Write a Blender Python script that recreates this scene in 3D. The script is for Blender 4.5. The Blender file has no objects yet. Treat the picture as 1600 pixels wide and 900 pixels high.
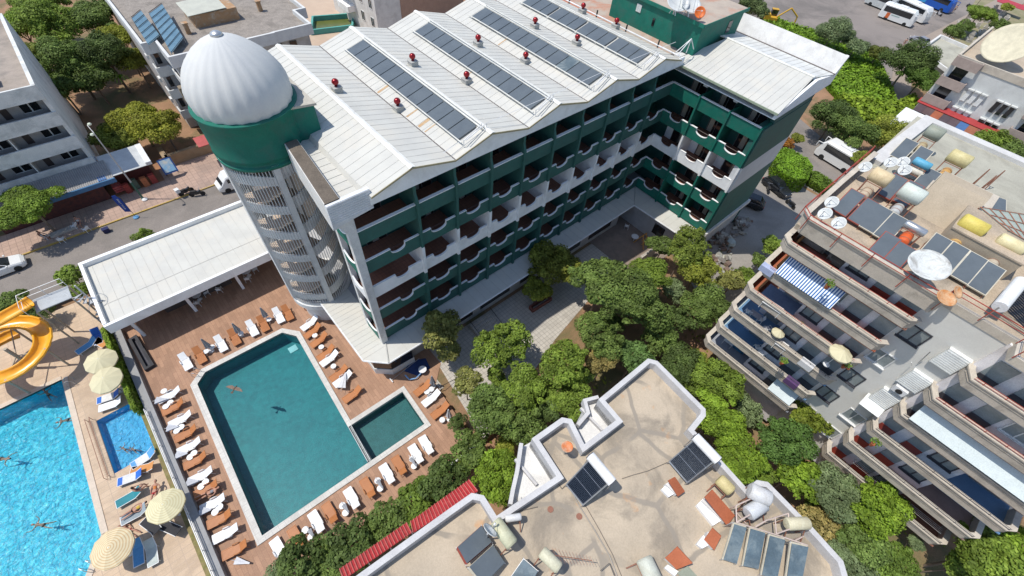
import bpy, math, random
from mathutils import Matrix, Vector, Euler
R_ = math.radians
rnd = random.Random(7)
scene = bpy.context.scene
COL = scene.collection
# ---------------------------------------------------------------- camera
CAMPOS = Vector((-6.967, -21.517, 38.645))
CAMROT = Euler((0.659, -0.072, -0.716), 'XYZ')
cd = bpy.data.cameras.new('camera'); cam = bpy.data.objects.new('camera', cd); COL.objects.link(cam)
cam.location = CAMPOS; cam.rotation_euler = CAMROT
cd.sensor_width = 36.0; cd.lens = 695.69 / 1600 * 36.0; cd.clip_start = 0.5; cd.clip_end = 900
scene.camera = cam
# ---------------------------------------------------------------- sky and sun
SUN_EL = 66.0
SUN_TO = Vector((0.81, -0.59, 0)).normalized()          # direction shadows fall on the ground
w = bpy.data.worlds.new("World"); scene.world = w; w.use_nodes = True
nt = w.node_tree; bg = nt.nodes['Background']
sky = nt.nodes.new('ShaderNodeTexSky'); sky.sky_type = 'NISHITA'; sky.sun_disc = False
sky.sun_elevation = R_(SUN_EL)
sky.sun_rotation = math.atan2(-SUN_TO.x, -SUN_TO.y)
sky.air_density = 1.0; sky.dust_density = 0.6; sky.ozone_density = 1.0
nt.links.new(sky.outputs[0], bg.inputs[0]); bg.inputs[1].default_value = 0.15
sl = bpy.data.lights.new('sun', 'SUN'); sl.energy = 3.6; sl.angle = R_(0.53); sl.color = (1.0, 0.955, 0.88)
so = bpy.data.objects.new('sun', sl); COL.objects.link(so)
d = Vector((SUN_TO.x * math.cos(R_(SUN_EL)), SUN_TO.y * math.cos(R_(SUN_EL)), -math.sin(R_(SUN_EL))))
so.rotation_euler = d.to_track_quat('-Z', 'Y').to_euler(); so.location = (0, 0, 80)
scene.view_settings.view_transform = 'Standard'; scene.view_settings.look = 'None'
scene.view_settings.exposure = 0.22; scene.view_settings.gamma = 1.0
scene.render.engine = 'CYCLES'
scene.render.resolution_x = 1024; scene.render.resolution_y = 576
try:
    scene.cycles.max_bounces = 6; scene.cycles.transparent_max_bounces = 8; scene.cycles.use_denoising = True
except Exception: pass

# ---------------------------------------------------------------- helpers
_RM = CAMROT.to_matrix()
def at(u, v, z):
    """world point at height z seen at photo pixel (u, v) of 1600 x 900"""
    dr = _RM @ Vector(((u - 800) / 695.69, (450 - v) / 695.69, -1.0))
    t = (z - CAMPOS.z) / dr.z
    return CAMPOS + dr * t

class MB:
    def __init__(s): s.v = []; s.f = []; s.m = []
    def add(s, vs, fs, m=0):
        n = len(s.v); s.v += [tuple(p) for p in vs]
        for f in fs: s.f.append(tuple(i + n for i in f)); s.m.append(m)
        return s
    def box(s, x0, x1, y0, y1, z0, z1, m=0):
        if x0 > x1: x0, x1 = x1, x0
        if y0 > y1: y0, y1 = y1, y0
        if z0 > z1: z0, z1 = z1, z0
        return s.add([(x0,y0,z0),(x1,y0,z0),(x1,y1,z0),(x0,y1,z0),(x0,y0,z1),(x1,y0,z1),(x1,y1,z1),(x0,y1,z1)],
              [(0,3,2,1),(4,5,6,7),(0,1,5,4),(1,2,6,5),(2,3,7,6),(3,0,4,7)], m)
    def prism(s, poly, z0, z1, m=0, caps=True):
        """vertical prism over a counter-clockwise xy polygon; z0/z1 numbers or lists"""
        n = len(poly)
        a = [z0]*n if not isinstance(z0, (list, tuple)) else z0
        b = [z1]*n if not isinstance(z1, (list, tuple)) else z1
        vs = [(p[0],p[1],a[i]) for i,p in enumerate(poly)] + [(p[0],p[1],b[i]) for i,p in enumerate(poly)]
        fs = [(i,(i+1)%n,(i+1)%n+n,i+n) for i in range(n)]
        if caps: fs += [tuple(range(n-1,-1,-1)), tuple(range(n,2*n))]
        return s.add(vs, fs, m)
    def extr(s, pts, vec, m=0):
        """extrude a 3-D polygon along vec"""
        n = len(pts); vec = Vector(vec)
        vs = [tuple(p) for p in pts] + [tuple(Vector(p)+vec) for p in pts]
        return s.add(vs, [(i,(i+1)%n,(i+1)%n+n,i+n) for i in range(n)] + [tuple(range(n-1,-1,-1)), tuple(range(n,2*n))], m)
    def quad(s, *p, m=0): return s.add(p, [tuple(range(len(p)))], m)
    def slab(s, a, b, c, e, t, m=0):
        """four corner points, thickened by t along the normal"""
        a,b,c,e = map(Vector,(a,b,c,e)); n = (b-a).cross(e-a).normalized()*t
        return s.extr([a,b,c,e], n, m)
    def tube(s, p0, p1, r, n=6, m=0, r1=None):
        p0 = Vector(p0); p1 = Vector(p1); d = p1 - p0
        if d.length < 1e-6: return s
        q = d.to_track_quat('Z','Y'); r1 = r if r1 is None else r1
        vs = []
        for k in range(n):
            a = 2*math.pi*k/n; vs.append(p0 + q @ Vector((r*math.cos(a), r*math.sin(a), 0)))
        for k in range(n):
            a = 2*math.pi*k/n; vs.append(p1 + q @ Vector((r1*math.cos(a), r1*math.sin(a), 0)))
        return s.add(vs, [(i,(i+1)%n,(i+1)%n+n,i+n) for i in range(n)] + [tuple(range(n-1,-1,-1)), tuple(range(n,2*n))], m)
    def path(s, pts, r, n=6, m=0):
        for a, b in zip(pts, pts[1:]): s.tube(a, b, r, n, m)
        return s
    def lathe(s, prof, c=(0,0,0), n=24, m=0, axis='Z', cap=True):
        vs = []; fs = []
        for r, z in prof:
            for k in range(n):
                a = 2*math.pi*k/n
                p = (r*math.cos(a), r*math.sin(a), z)
                if axis == 'X': p = (z, p[0], p[1])
                if axis == 'Y': p = (p[0], z, p[1])
                vs.append((p[0]+c[0], p[1]+c[1], p[2]+c[2]))
        for i in range(len(prof)-1):
            for k in range(n):
                fs.append((i*n+k, i*n+(k+1)%n, (i+1)*n+(k+1)%n, (i+1)*n+k))
        if cap:
            fs.append(tuple(range(n-1,-1,-1))); fs.append(tuple(range((len(prof)-1)*n, len(prof)*n)))
        return s.add(vs, fs, m)
    def xf(s, M, start=0):
        for i in range(start, len(s.v)): s.v[i] = tuple(M @ Vector(s.v[i]))
        return s
    def build(s, name, mats, parent=None, smooth=False, loc=None, fixn=True):
        me = bpy.data.meshes.new(name); me.from_pydata(s.v, [], s.f)
        if not isinstance(mats, (list, tuple)): mats = [mats]
        for m in mats: me.materials.append(m)
        if len(mats) > 1: me.polygons.foreach_set('material_index', [min(i, len(mats)-1) for i in s.m])
        if smooth: me.polygons.foreach_set('use_smooth', [True]*len(me.polygons))
        if fixn:
            import bmesh
            bm = bmesh.new(); bm.from_mesh(me); bmesh.ops.recalc_face_normals(bm, faces=bm.faces); bm.to_mesh(me); bm.free()
        me.update()
        o = bpy.data.objects.new(name, me); COL.objects.link(o)
        if loc is not None: o.location = loc
        if parent is not None:
            o.parent = parent
            if not parent.get('_local'):
                o.matrix_parent_inverse = Matrix.Translation(-WP(parent))
        return o
def WP(o):
    v = Vector(o.location)
    if o.parent is not None: v = v if o.type == 'MESH' else v + WP(o.parent)
    return v
def tag(o, label, cat=None, group=None, kind=None):
    if label: o['label'] = label
    if cat: o['category'] = cat
    if group: o['group'] = group
    if kind: o['kind'] = kind
    return o
def thing(name, label, cat, loc=(0,0,0), group=None, local=False, rz=0):
    """an Empty at the base; with local=True its parts are modelled round the origin"""
    o = bpy.data.objects.new(name, None); COL.objects.link(o); o.location = loc; o.empty_display_size = .2
    if rz: o.rotation_euler = (0,0,rz)
    if local: o['_local'] = 1
    return tag(o, label, cat, group)
def struct(name, mb, m, **k):
    o = mb.build(name, m, **k); o['kind'] = 'structure'; return o
def dup(root, loc, rz=0, label=None, group=None, sc=None, color=None):
    def cp(o, par):
        c = o.copy(); COL.objects.link(c)
        if par is not None: c.parent = par
        if color is not None and c.type == 'MESH': c.color = color
        for ch in KIDS.get(o.name, []): cp(ch, c)
        return c
    r = cp(root, None); r.location = loc; r.rotation_euler = (0,0,rz)
    if sc: r.scale = sc if isinstance(sc, (tuple, list)) else (sc,)*3
    if label: r['label'] = label
    if group: r['group'] = group
    return r
KIDS = {}
def register(root):
    """remember the children of a prototype so that copies can be made quickly"""
    allo = list(bpy.data.objects)
    for o in allo:
        if o.parent is not None: KIDS.setdefault(o.parent.name, [])
    def rec(o):
        ch = [c for c in allo if c.parent == o]; KIDS[o.name] = ch
        for c in ch: rec(c)
    rec(root); return root
ORD = ['first','second','third','fourth','fifth','sixth','seventh','eighth','ninth','tenth','eleventh','twelfth','thirteenth','fourteenth','fifteenth','sixteenth']

# ---------------------------------------------------------------- materials
def M(name, col, rough=.65, col2=None, scale=1.2, mix=.5, metal=0, bump=0, bscale=20, spec=.4, stain=None, sscale=.25, samt=.35, fine=.12, objcolor=False, emis=None):
    m = bpy.data.materials.new(name); m.use_nodes = True; n = m.node_tree.nodes; l = m.node_tree.links
    b = n['Principled BSDF']; b.inputs['Roughness'].default_value = rough; b.inputs['Metallic'].default_value = metal
    b.inputs['Specular IOR Level'].default_value = spec
    geo = n.new('ShaderNodeNewGeometry')
    tx = n.new('ShaderNodeTexNoise'); tx.inputs['Scale'].default_value = scale; tx.inputs['Detail'].default_value = 6
    tx.inputs['Roughness'].default_value = .6
    l.new(geo.outputs['Position'], tx.inputs['Vector'])
    c1 = tuple(col) + (1,); c2 = (tuple(col2) if col2 else tuple(max(0, c*(1-.22)) for c in col)) + (1,)
    rp = n.new('ShaderNodeValToRGB'); rp.color_ramp.elements[0].position = .5 - .25*mix - .1; rp.color_ramp.elements[1].position = .5 + .25*mix
    rp.color_ramp.elements[0].color = c2; rp.color_ramp.elements[1].color = c1
    l.new(tx.outputs['Fac'], rp.inputs[0]); out = rp.outputs[0]
    if stain:
        t2 = n.new('ShaderNodeTexNoise'); t2.inputs['Scale'].default_value = sscale; t2.inputs['Detail'].default_value = 8; t2.inputs['Roughness'].default_value = .65
        t2.inputs['Distortion'].default_value = .6
        l.new(geo.outputs['Position'], t2.inputs['Vector'])
        r2 = n.new('ShaderNodeValToRGB'); r2.color_ramp.elements[0].position = .48; r2.color_ramp.elements[1].position = .62
        l.new(t2.outputs['Fac'], r2.inputs[0])
        mu = n.new('ShaderNodeMath'); mu.operation = 'MULTIPLY'; mu.inputs[1].default_value = samt; l.new(r2.outputs[0], mu.inputs[0])
        mx = n.new('ShaderNodeMixRGB'); mx.inputs[2].default_value = tuple(stain)+(1,); l.new(mu.outputs[0], mx.inputs[0]); l.new(out, mx.inputs[1]); out = mx.outputs[0]
    if fine:
        t3 = n.new('ShaderNodeTexNoise'); t3.inputs['Scale'].default_value = 14; t3.inputs['Detail'].default_value = 4
        l.new(geo.outputs['Position'], t3.inputs['Vector'])
        mr = n.new('ShaderNodeMapRange'); mr.inputs[1].default_value = .3; mr.inputs[2].default_value = .7
        mr.inputs[3].default_value = 1 - fine; mr.inputs[4].default_value = 1 + fine*.5; l.new(t3.outputs['Fac'], mr.inputs[0])
        mv = n.new('ShaderNodeMixRGB'); mv.blend_type = 'MULTIPLY'; mv.inputs[0].default_value = 1
        l.new(out, mv.inputs[1]); l.new(mr.outputs[0], mv.inputs[2]); out = mv.outputs[0]
    if objcolor:
        oi = n.new('ShaderNodeObjectInfo'); mo = n.new('ShaderNodeMixRGB'); mo.blend_type = 'MULTIPLY'; mo.inputs[0].default_value = 1
        l.new(out, mo.inputs[1]); l.new(oi.outputs['Color'], mo.inputs[2]); out = mo.outputs[0]
    l.new(out, b.inputs['Base Color'])
    if bump:
        bt = n.new('ShaderNodeTexNoise'); bt.inputs['Scale'].default_value = bscale; bt.inputs['Detail'].default_value = 5
        l.new(geo.outputs['Position'], bt.inputs['Vector'])
        bu = n.new('ShaderNodeBump'); bu.inputs['Strength'].default_value = bump; bu.inputs['Distance'].default_value = .05
        l.new(bt.outputs['Fac'], bu.inputs['Height']); l.new(bu.outputs[0], b.inputs['Normal'])
    if emis: b.inputs['Emission Color'].default_value = tuple(emis)+(1,); b.inputs['Emission Strength'].default_value = 1
    return m

def tiles(m, w, h, mortar, mcol, rot=0, off=.0, var=.15, msize=.02):
    """lay a grid of tiles or planks (world xy) over a material made by M"""
    n = m.node_tree.nodes; l = m.node_tree.links; b = n['Principled BSDF']
    src = b.inputs['Base Color'].links[0].from_socket
    geo = n.new('ShaderNodeNewGeometry'); mp = n.new('ShaderNodeMapping'); mp.inputs['Rotation'].default_value = (0,0,rot)
    l.new(geo.outputs['Position'], mp.inputs[0])
    br = n.new('ShaderNodeTexBrick'); br.inputs['Scale'].default_value = 1; br.offset = off
    br.inputs['Brick Width'].default_value = w; br.inputs['Row Height'].default_value = h
    br.inputs['Mortar Size'].default_value = msize; br.inputs['Mortar Smooth'].default_value = .1
    br.inputs['Color1'].default_value = (1,1,1,1); br.inputs['Color2'].default_value = (1-var,)*3+(1,); br.inputs['Mortar'].default_value = (0,0,0,1)
    l.new(mp.outputs[0], br.inputs['Vector'])
    mx = n.new('ShaderNodeMixRGB'); mx.blend_type = 'MULTIPLY'; mx.inputs[0].default_value = 1
    l.new(src, mx.inputs[1]); l.new(br.outputs['Color'], mx.inputs[2])
    m2 = n.new('ShaderNodeMixRGB'); m2.inputs[2].default_value = tuple(mcol)+(1,)
    l.new(br.outputs['Fac'], m2.inputs[0]); l.new(mx.outputs[0], m2.inputs[1]); l.new(m2.outputs[0], b.inputs['Base Color'])
    return m

WHITE = M('white_paint', (.88,.88,.87), .55, (.80,.80,.79), fine=.03, stain=(.45,.42,.38), samt=.25, sscale=.5)
WHITE2 = M('white_plaster', (.70,.69,.66), .8, (.60,.59,.57), stain=(.42,.40,.37), samt=.35, sscale=.7, bump=.15)
WHITED = M('dome_white', (.60,.60,.58), .68, (.53,.54,.54), scale=.6, fine=.03, spec=.25, stain=(.52,.53,.53), sscale=.9, samt=.3)
SHEET = M('roof_sheet', (.56,.55,.50), .5, (.49,.48,.44), scale=.5, fine=.03, stain=(.60,.56,.48), samt=.45, sscale=.35, spec=.35)
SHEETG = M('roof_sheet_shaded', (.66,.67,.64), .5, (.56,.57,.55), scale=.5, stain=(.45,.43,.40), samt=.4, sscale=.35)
RIB = M('roof_seam', (.50,.49,.45), .6)
RIDGE = M('ridge_cap', (.80,.79,.74), .5)
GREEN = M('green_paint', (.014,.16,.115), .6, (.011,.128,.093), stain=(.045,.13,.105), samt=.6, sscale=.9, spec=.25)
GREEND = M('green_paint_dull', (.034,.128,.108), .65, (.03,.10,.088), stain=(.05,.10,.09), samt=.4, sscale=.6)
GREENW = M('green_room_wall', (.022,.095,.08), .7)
BROWN = M('balcony_tile', (.30,.135,.085), .6, (.25,.11,.07)); tiles(BROWN, .33, .33, .02, (.18,.09,.065), var=.12)
DGLASS = M('dark_glass', (.012,.015,.018), .08, (.02,.02,.022), spec=.8)
DARK = M('dark_recess', (.03,.028,.027), .8)
STEEL = M('galvanised_steel', (.55,.56,.57), .35, (.42,.43,.44), metal=.7)
WMET = M('white_metal', (.78,.78,.77), .4)
BEIGEC = M('terrace_concrete', (.44,.37,.30), .85, (.36,.30,.25), scale=.8, stain=(.45,.17,.09), samt=.7, sscale=.22, bump=.2)
CONC = M('concrete', (.37,.33,.28), .85, (.30,.27,.23), scale=.6, stain=(.20,.18,.155), samt=.6, sscale=.3, bump=.25)
BARK = M('bark', (.22,.17,.13), .9, (.14,.11,.085), bump=.5)
# ================================================================ SETTING: ground
import math as _m
def gh(x, y):
    # the garden south of the hotel lies about a metre below the pool terrace
    def ss(a, b, t):
        t = max(0, min(1, (t-a)/(b-a))); return t*t*(3-2*t)
    if x <= 1 and -11 < y <= 24 or x <= -20 and -38 < y <= 24: return -2.2
    inx = (1 - ss(17, 30, x)) if (y < -11.55 and x > -19) else 0
    return -0.06 - 1.3*inx
m = MB(); xs = [-260,-120,-60,-40,-30] + [x for x in range(-28, 60, 2)] + [60,70,80,100,130,170,220,320]
ys = [-160,-90,-60,-50,-44,-40,-36,-32,-28,-26,-24,-22,-20,-18,-16,-14,-12,-11.62,-11.5,-10,0,10,20,30,40,60,90,140,220,330]
for y in ys:
    for x in xs: m.v.append((x, y, gh(x, y)))
for j in range(len(ys)-1):
    for i in range(len(xs)-1):
        a = j*len(xs)+i; m.f.append((a, a+1, a+1+len(xs), a+len(xs))); m.m.append(0)
SOIL = M('soil', (.33,.19,.11), .95, (.22,.135,.075), scale=.35, stain=(.10,.115,.045), samt=.75, sscale=.16, bump=.5, bscale=6, fine=.25)
struct('ground', m, SOIL)
ASPH = M('asphalt', (.245,.215,.19), .85, (.205,.18,.16), scale=.5, stain=(.15,.135,.12), samt=.5, sscale=.18, bump=.3, bscale=40, fine=.2)
ASPH2 = M('old_asphalt', (.26,.225,.20), .88, (.22,.19,.17), scale=.12, stain=(.11,.10,.09), samt=.6, sscale=.07, bump=.3, fine=.2)
PAVE = M('pink_paving', (.46,.32,.25), .85, (.40,.28,.22), scale=.7, stain=(.24,.19,.16), samt=.5, sscale=.35); tiles(PAVE, .6,.6,.02,(.24,.17,.14), var=.1)
KERBY = M('yellow_kerb', (.50,.33,.06), .7, (.40,.30,.16)); KERBW = M('pale_kerb', (.45,.42,.38), .8)
WDECK = M('deck_boards', (.43,.25,.155), .7, (.36,.205,.125), scale=.8, stain=(.30,.165,.10), samt=.45, sscale=.5, fine=.18)
tiles(WDECK, 1.2, .30, .02, (.26,.14,.09), rot=R_(90), off=.5, var=.22, msize=.012)
STONEDK = M('travertine_deck', (.60,.455,.32), .8, (.52,.39,.27), scale=.7, stain=(.38,.28,.195), samt=.45, sscale=.4); tiles(STONEDK, .9,.45,.02,(.42,.32,.24), var=.1)
PATHC = M('pale_concrete_path', (.52,.48,.42), .85, (.45,.415,.36), scale=.6, stain=(.33,.30,.26), samt=.5, sscale=.3); tiles(PATHC, .4,.4,.01,(.27,.25,.22), var=.1)
def sheet(name, poly, z, mat, th=None):
    mb = MB(); mb.prism(poly, z-(th or .08), z); return struct(name, mb, mat)
# street north-west of the hotel
sheet('street', [(-90,26.2),(60,26.2),(60,34.3),(-90,34.3)], -.02, ASPH)
sheet('pavement', [(-90,34.45),(-4,34.45),(12,34.45),(12,41),(-8.3,41),(-8.3,38.6),(-90,38.6)], .10, PAVE, .2)
mb = MB()
x = -60
while x < 12:
    mb.box(x, x+1.98, 34.3, 34.45, -.1, .115); x += 2
tag(mb.build('kerb', KERBY), None, None, None, 'structure')
sheet('side_yard', [(-14,38.6),(-2.4,38.6),(-2.4,44),(-14,44)], .02, M('orange_yard', (.34,.17,.09),.9,(.25,.14,.08),scale=.5))
# terrace around the green pool, pool decks
def ring(name, outer, inner, z0, z1, mat):
    """deck rectangle (x0,x1,y0,y1) with rectangular holes, cut into strips"""
    x0,x1,y0,y1 = outer; mb = MB(); xs = sorted({x0,x1} | {h[i] for h in inner for i in (0,1)}); ys = sorted({y0,y1} | {h[i] for h in inner for i in (2,3)})
    xs = [a for a in xs if x0 <= a <= x1]; ys = [a for a in ys if y0 <= a <= y1]
    for j in range(len(ys)-1):
        i = 0
        while i < len(xs)-1:
            cx, cy = (xs[i]+xs[i+1])/2, (ys[j]+ys[j+1])/2
            if any(h[0] < cx < h[1] and h[2] < cy < h[3] for h in inner): i += 1; continue
            k = i
            while k+1 < len(xs)-1:
                cx = (xs[k+1]+xs[k+2])/2
                if any(h[0] < cx < h[1] and h[2] < cy < h[3] for h in inner): break
                k += 1
            mb.box(xs[i], xs[k+1], ys[j], ys[j+1], z0, z1); i = k+1
    return struct(name, mb, mat)
from mathutils.geometry import tessellate_polygon
def holed(name, outer, holes, z, mat, th=.12):
    """flat slab with polygon holes and vertical edges"""
    mb = MB(); polys = [[Vector((p[0],p[1],0)) for p in outer]] + [[Vector((p[0],p[1],0)) for p in h] for h in holes]
    flat = [p for q in polys for p in q]; tr = tessellate_polygon(polys)
    mb.v = [(p.x,p.y,z) for p in flat]
    for t in tr: mb.f.append(tuple(t)); mb.m.append(0)
    n = len(mb.v)
    for q in polys:
        k = len(q)
        base = len(mb.v); mb.v += [(p.x,p.y,z) for p in q] + [(p.x,p.y,z-th) for p in q]
        for i in range(k): mb.f.append((base+i, base+(i+1)%k, base+(i+1)%k+k, base+i+k)); mb.m.append(0)
    return struct(name, mb, mat, fixn=False)
POOL_O = [(-15.66,-7.29),(-.78,-7.84),(-.6,-3.21),(-5.91,-3.07),(-5.27,8.02),(-6.43,9.41),(-13.82,9.64),(-15.09,8.65)]
POOL_I = [(-15.14,-6.85),(-1.18,-7.38),(-1.02,-3.62),(-6.36,-3.50),(-5.76,7.70),(-6.62,8.92),(-13.66,9.12),(-14.58,8.36)]
holed('pool_terrace', [(-18.0,-11.45),(1.2,-11.85),(1.75,-4.9),(3.4,-3.4),(3.4,26.2),(-18.0,26.2)], [POOL_O], 0, WDECK, 1.5)
POOLT = M('pool_mosaic_green', (.010,.205,.215), .5, (.005,.15,.165), scale=2.2, stain=(.004,.11,.13), samt=.35, sscale=.5, fine=.35)
POOLD = M('pool_mosaic_grey', (.03,.14,.135), .5, (.018,.10,.098), scale=2.5, fine=.35)
POOLB = M('pool_mosaic_blue_caustics', (.015,.52,.66), .5, (.006,.37,.58), scale=2.6, mix=.3, fine=.3, stain=(.16,.74,.84), samt=.85, sscale=2.3)  # the pale cyan blotches are caustic light painted into the mosaic colour
def basin(name, poly, zt, zb, mat):
    mb = MB(); n = len(poly)
    mb.v = [(p[0],p[1],zt) for p in poly] + [(p[0],p[1],zb) for p in poly]
    mb.f = [(i+n,(i+1)%n+n,(i+1)%n,i) for i in range(n)] + [tuple(range(n,2*n))]; mb.m = [0]*(n+1)
    return struct(name, mb, mat, fixn=False)
def water_mat(name, tint, bump, scale, rough=.03, glos=.5):
    m = bpy.data.materials.new(name); m.use_nodes = True; n = m.node_tree.nodes; l = m.node_tree.links; n.clear()
    o = n.new('ShaderNodeOutputMaterial'); tr = n.new('ShaderNodeBsdfTransparent'); tr.inputs[0].default_value = tuple(tint)+(1,)
    gl = n.new('ShaderNodeBsdfGlossy'); gl.inputs['Roughness'].default_value = rough
    fr = n.new('ShaderNodeFresnel'); fr.inputs[0].default_value = 1.33
    geo = n.new('ShaderNodeNewGeometry'); tx = n.new('ShaderNodeTexNoise'); tx.inputs['Scale'].default_value = scale; tx.inputs['Detail'].default_value = 4; tx.inputs['Distortion'].default_value = 1.0
    l.new(geo.outputs['Position'], tx.inputs['Vector'])
    bu = n.new('ShaderNodeBump'); bu.inputs['Strength'].default_value = bump; bu.inputs['Distance'].default_value = .1 if bump < .9 else .34; l.new(tx.outputs['Fac'], bu.inputs['Height'])
    l.new(bu.outputs[0], gl.inputs['Normal']); l.new(bu.outputs[0], fr.inputs['Normal'])
    mm = n.new('ShaderNodeMath'); mm.operation = 'MULTIPLY_ADD'; mm.inputs[1].default_value = glos; mm.inputs[2].default_value = .01; l.new(fr.outputs[0], mm.inputs[0])
    mx = n.new('ShaderNodeMixShader'); l.new(mm.outputs[0], mx.inputs[0]); l.new(tr.outputs[0], mx.inputs[1]); l.new(gl.outputs[0], mx.inputs[2]); l.new(mx.outputs[0], o.inputs[0])
    return m
big = [POOL_I[0], (-6.58,-7.17), (-6.36,-3.5)] + POOL_I[4:]
small = [(-6.20,-7.18), POOL_I[1], POOL_I[2], (-6.02,-3.5)]
basin('green_pool_basin', big, .1, -1.5, POOLT); basin('small_pool_basin', small, .1, -1.0, POOLD)
WG = water_mat('calm_water', (.80,.93,.95), .11, 5, .09, .5); WB = water_mat('splashing_water', (.80,.95,.98), 1.0, 2.8, .12, .8)
def water(name, poly, z, m):
    mb = MB(); mb.v = [(p[0],p[1],z) for p in poly]; mb.f = [tuple(range(len(poly)))]; mb.m = [0]; return struct(name, mb, m, fixn=False)
water('green_pool_water', big, -.10, WG); water('small_pool_water', small, -.10, WG)
COP = M('pale_stone_coping', (.62,.60,.55), .7, (.52,.50,.46), stain=(.40,.38,.34), samt=.35, sscale=.8); tiles(COP, .5,.5,.01,(.45,.43,.4), var=.06)
mb = MB(); n = 8
mb.v = [(p[0],p[1],z) for z in (.09,-.1) for p in POOL_O] + [(p[0],p[1],z) for z in (.09,-.22) for p in POOL_I]
for i in range(n):
    j = (i+1)%n; mb.f += [(i,j,j+16,i+16),(i,i+8,j+8,j),(i+16,j+16,j+24,i+24)]; mb.m += [0]*3
struct('pool_coping', mb, COP)
mb = MB(); mb.prism([(-6.58,-7.17),(-6.20,-7.18),(-6.02,-3.5),(-6.36,-3.5)], -1.5, -.02); struct('pool_divider', mb, M('divider_stone',(.28,.30,.29),.6))
t = thing('divider_rail', 'low grey steel rail along the narrow wall between the two green pools', 'rail', (-6.3,-5.3,0))
mb = MB(); 
for dx in (-.12,.12): mb.tube((-6.42+dx,-7.1,.12),(-6.2+dx,-3.5,.12), .035)
mb.build('tube', STEEL, t)
mb = MB()
for k in range(7): mb.tube((-6.42+.22*k/6,-7.1+3.6*k/6,-.05),(-6.42+.22*k/6,-7.1+3.6*k/6,.12), .02)
mb.build('upright', STEEL, t)
mb = MB(); mb.box(-7.0,-6.2,7.35,8.05,-1.49,-1.44); struct('drain_cover', mb, M('drain_white', (.35,.62,.62), .5))
# west complex
LP = [(-60,-14),(-27.2,-4.6),(-23.75,.55),(-23.25,16.0),(-60,16.0)]
KP = [(-21.95,4.6),(-19.05,4.6),(-19.05,10.1),(-21.95,10.1)]
SP = [(-22.75,-40),(-22.75,24.5)]
holed('west_pool_deck', [(-75,-40),SP[0],SP[1],(-75,24.5)], [LP], 0, STONEDK, .04)
ring('children_pool_deck', (-22.75,-18.95,-40,24.5), [(-21.95,-19.05,4.6,10.1)], -.04, 0, STONEDK)
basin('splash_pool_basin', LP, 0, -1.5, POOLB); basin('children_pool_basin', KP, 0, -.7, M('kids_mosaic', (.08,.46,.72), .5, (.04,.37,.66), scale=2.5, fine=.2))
water('splash_pool_water', LP, -.12, WB); water('children_pool_water', KP, -.1, WB)
mb = MB()   # pale overflow kerb round the splash pool
for a, b in ((LP[1],LP[2]),(LP[2],LP[3]),(LP[3],(-60,16.0))):
    a = Vector(a); b = Vector(b); dv = (b-a).normalized(); nn = Vector((dv.y,-dv.x))
    mb.prism([(a.x,a.y),(a.x+nn.x*.42,a.y+nn.y*.42),(b.x+nn.x*.42,b.y+nn.y*.42),(b.x,b.y)], -.15, .045)
struct('pool_kerb', mb, M('pool_kerb_stone', (.60,.50,.40), .7, (.50,.42,.33)))
# yards, path, alley, streets to the east
sheet('garden_path', [(2.0,-11.6),(7.6,-11.4),(10,-9.6),(14,-8.4),(18,-7.6),(22,-6.8),(27,-5.5),(33,-4),(33,-1.5),(3.4,-1.5)], -.03, PATHC, .9)
sheet('courtyard', [(27,-8.5),(36,-8.5),(36,0),(27,0)], -.015, M('courtyard_paving', (.27,.21,.17), .85, (.20,.16,.13)), .1)
sheet('alley', [(33.4,-18.4),(47,-18.4),(60,-18.4),(60,-1),(33.4,-10.4),(31,-14)], -.02, M('alley_concrete', (.30,.275,.245), .88, (.25,.23,.205), scale=.3, stain=(.19,.17,.155), samt=.5, sscale=.2, fine=.2))
ST2 = [(66,-60),(74.5,-60),(74.5,-10),(84,10),(70,24),(62.5,-2),(66,-18)]
sheet('east_street', ST2, .0, ASPH)
sheet('west_verge', [(60.6,-18.4),(65.6,-18),(64.5,-2),(60.6,-2)], .02, PATHC)
sheet('parking_lot', [(92,-4),(100,-12),(118,-6),(126,-4.5),(240,-14),(330,60),(150,110),(108,36),(100,12)], .0, ASPH2)
sheet('lot_road', [(100,-14),(118,-8),(126,-6.5),(330,-26),(330,-16),(126,-3.2),(118,-4.6),(100,-10)], .03, M('sandy_road', (.33,.27,.22), .9, (.27,.22,.18), scale=.2))
sheet('north_yard', [(17,48),(44,48),(44,110),(17,110)], .0, M('sand_paving', (.52,.40,.30), .9, (.44,.33,.25), scale=.3, fine=.15))
# ================================================================ HOTEL
PX = [0] + [4.80 + 3.405*k for k in range(9)] + [35.6]       # posts along the long wing
LX = 35.6
WY = [0, -3.33, -6.72, -10.1]
FZ = [4,7,10,13,16]
H = thing('hotel_building', 'L-shaped five-storey green and white hotel with curved balcony parapets and white ribbed roofs', 'hotel', (18,4,0))
BD = 2.25
ROWMAT = {4:(GREEND,GREEN),7:(GREEND,GREEN),10:(WHITE,WHITE),13:(GREEND,GREEN),16:(GREEND,GREEN)}
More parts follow.
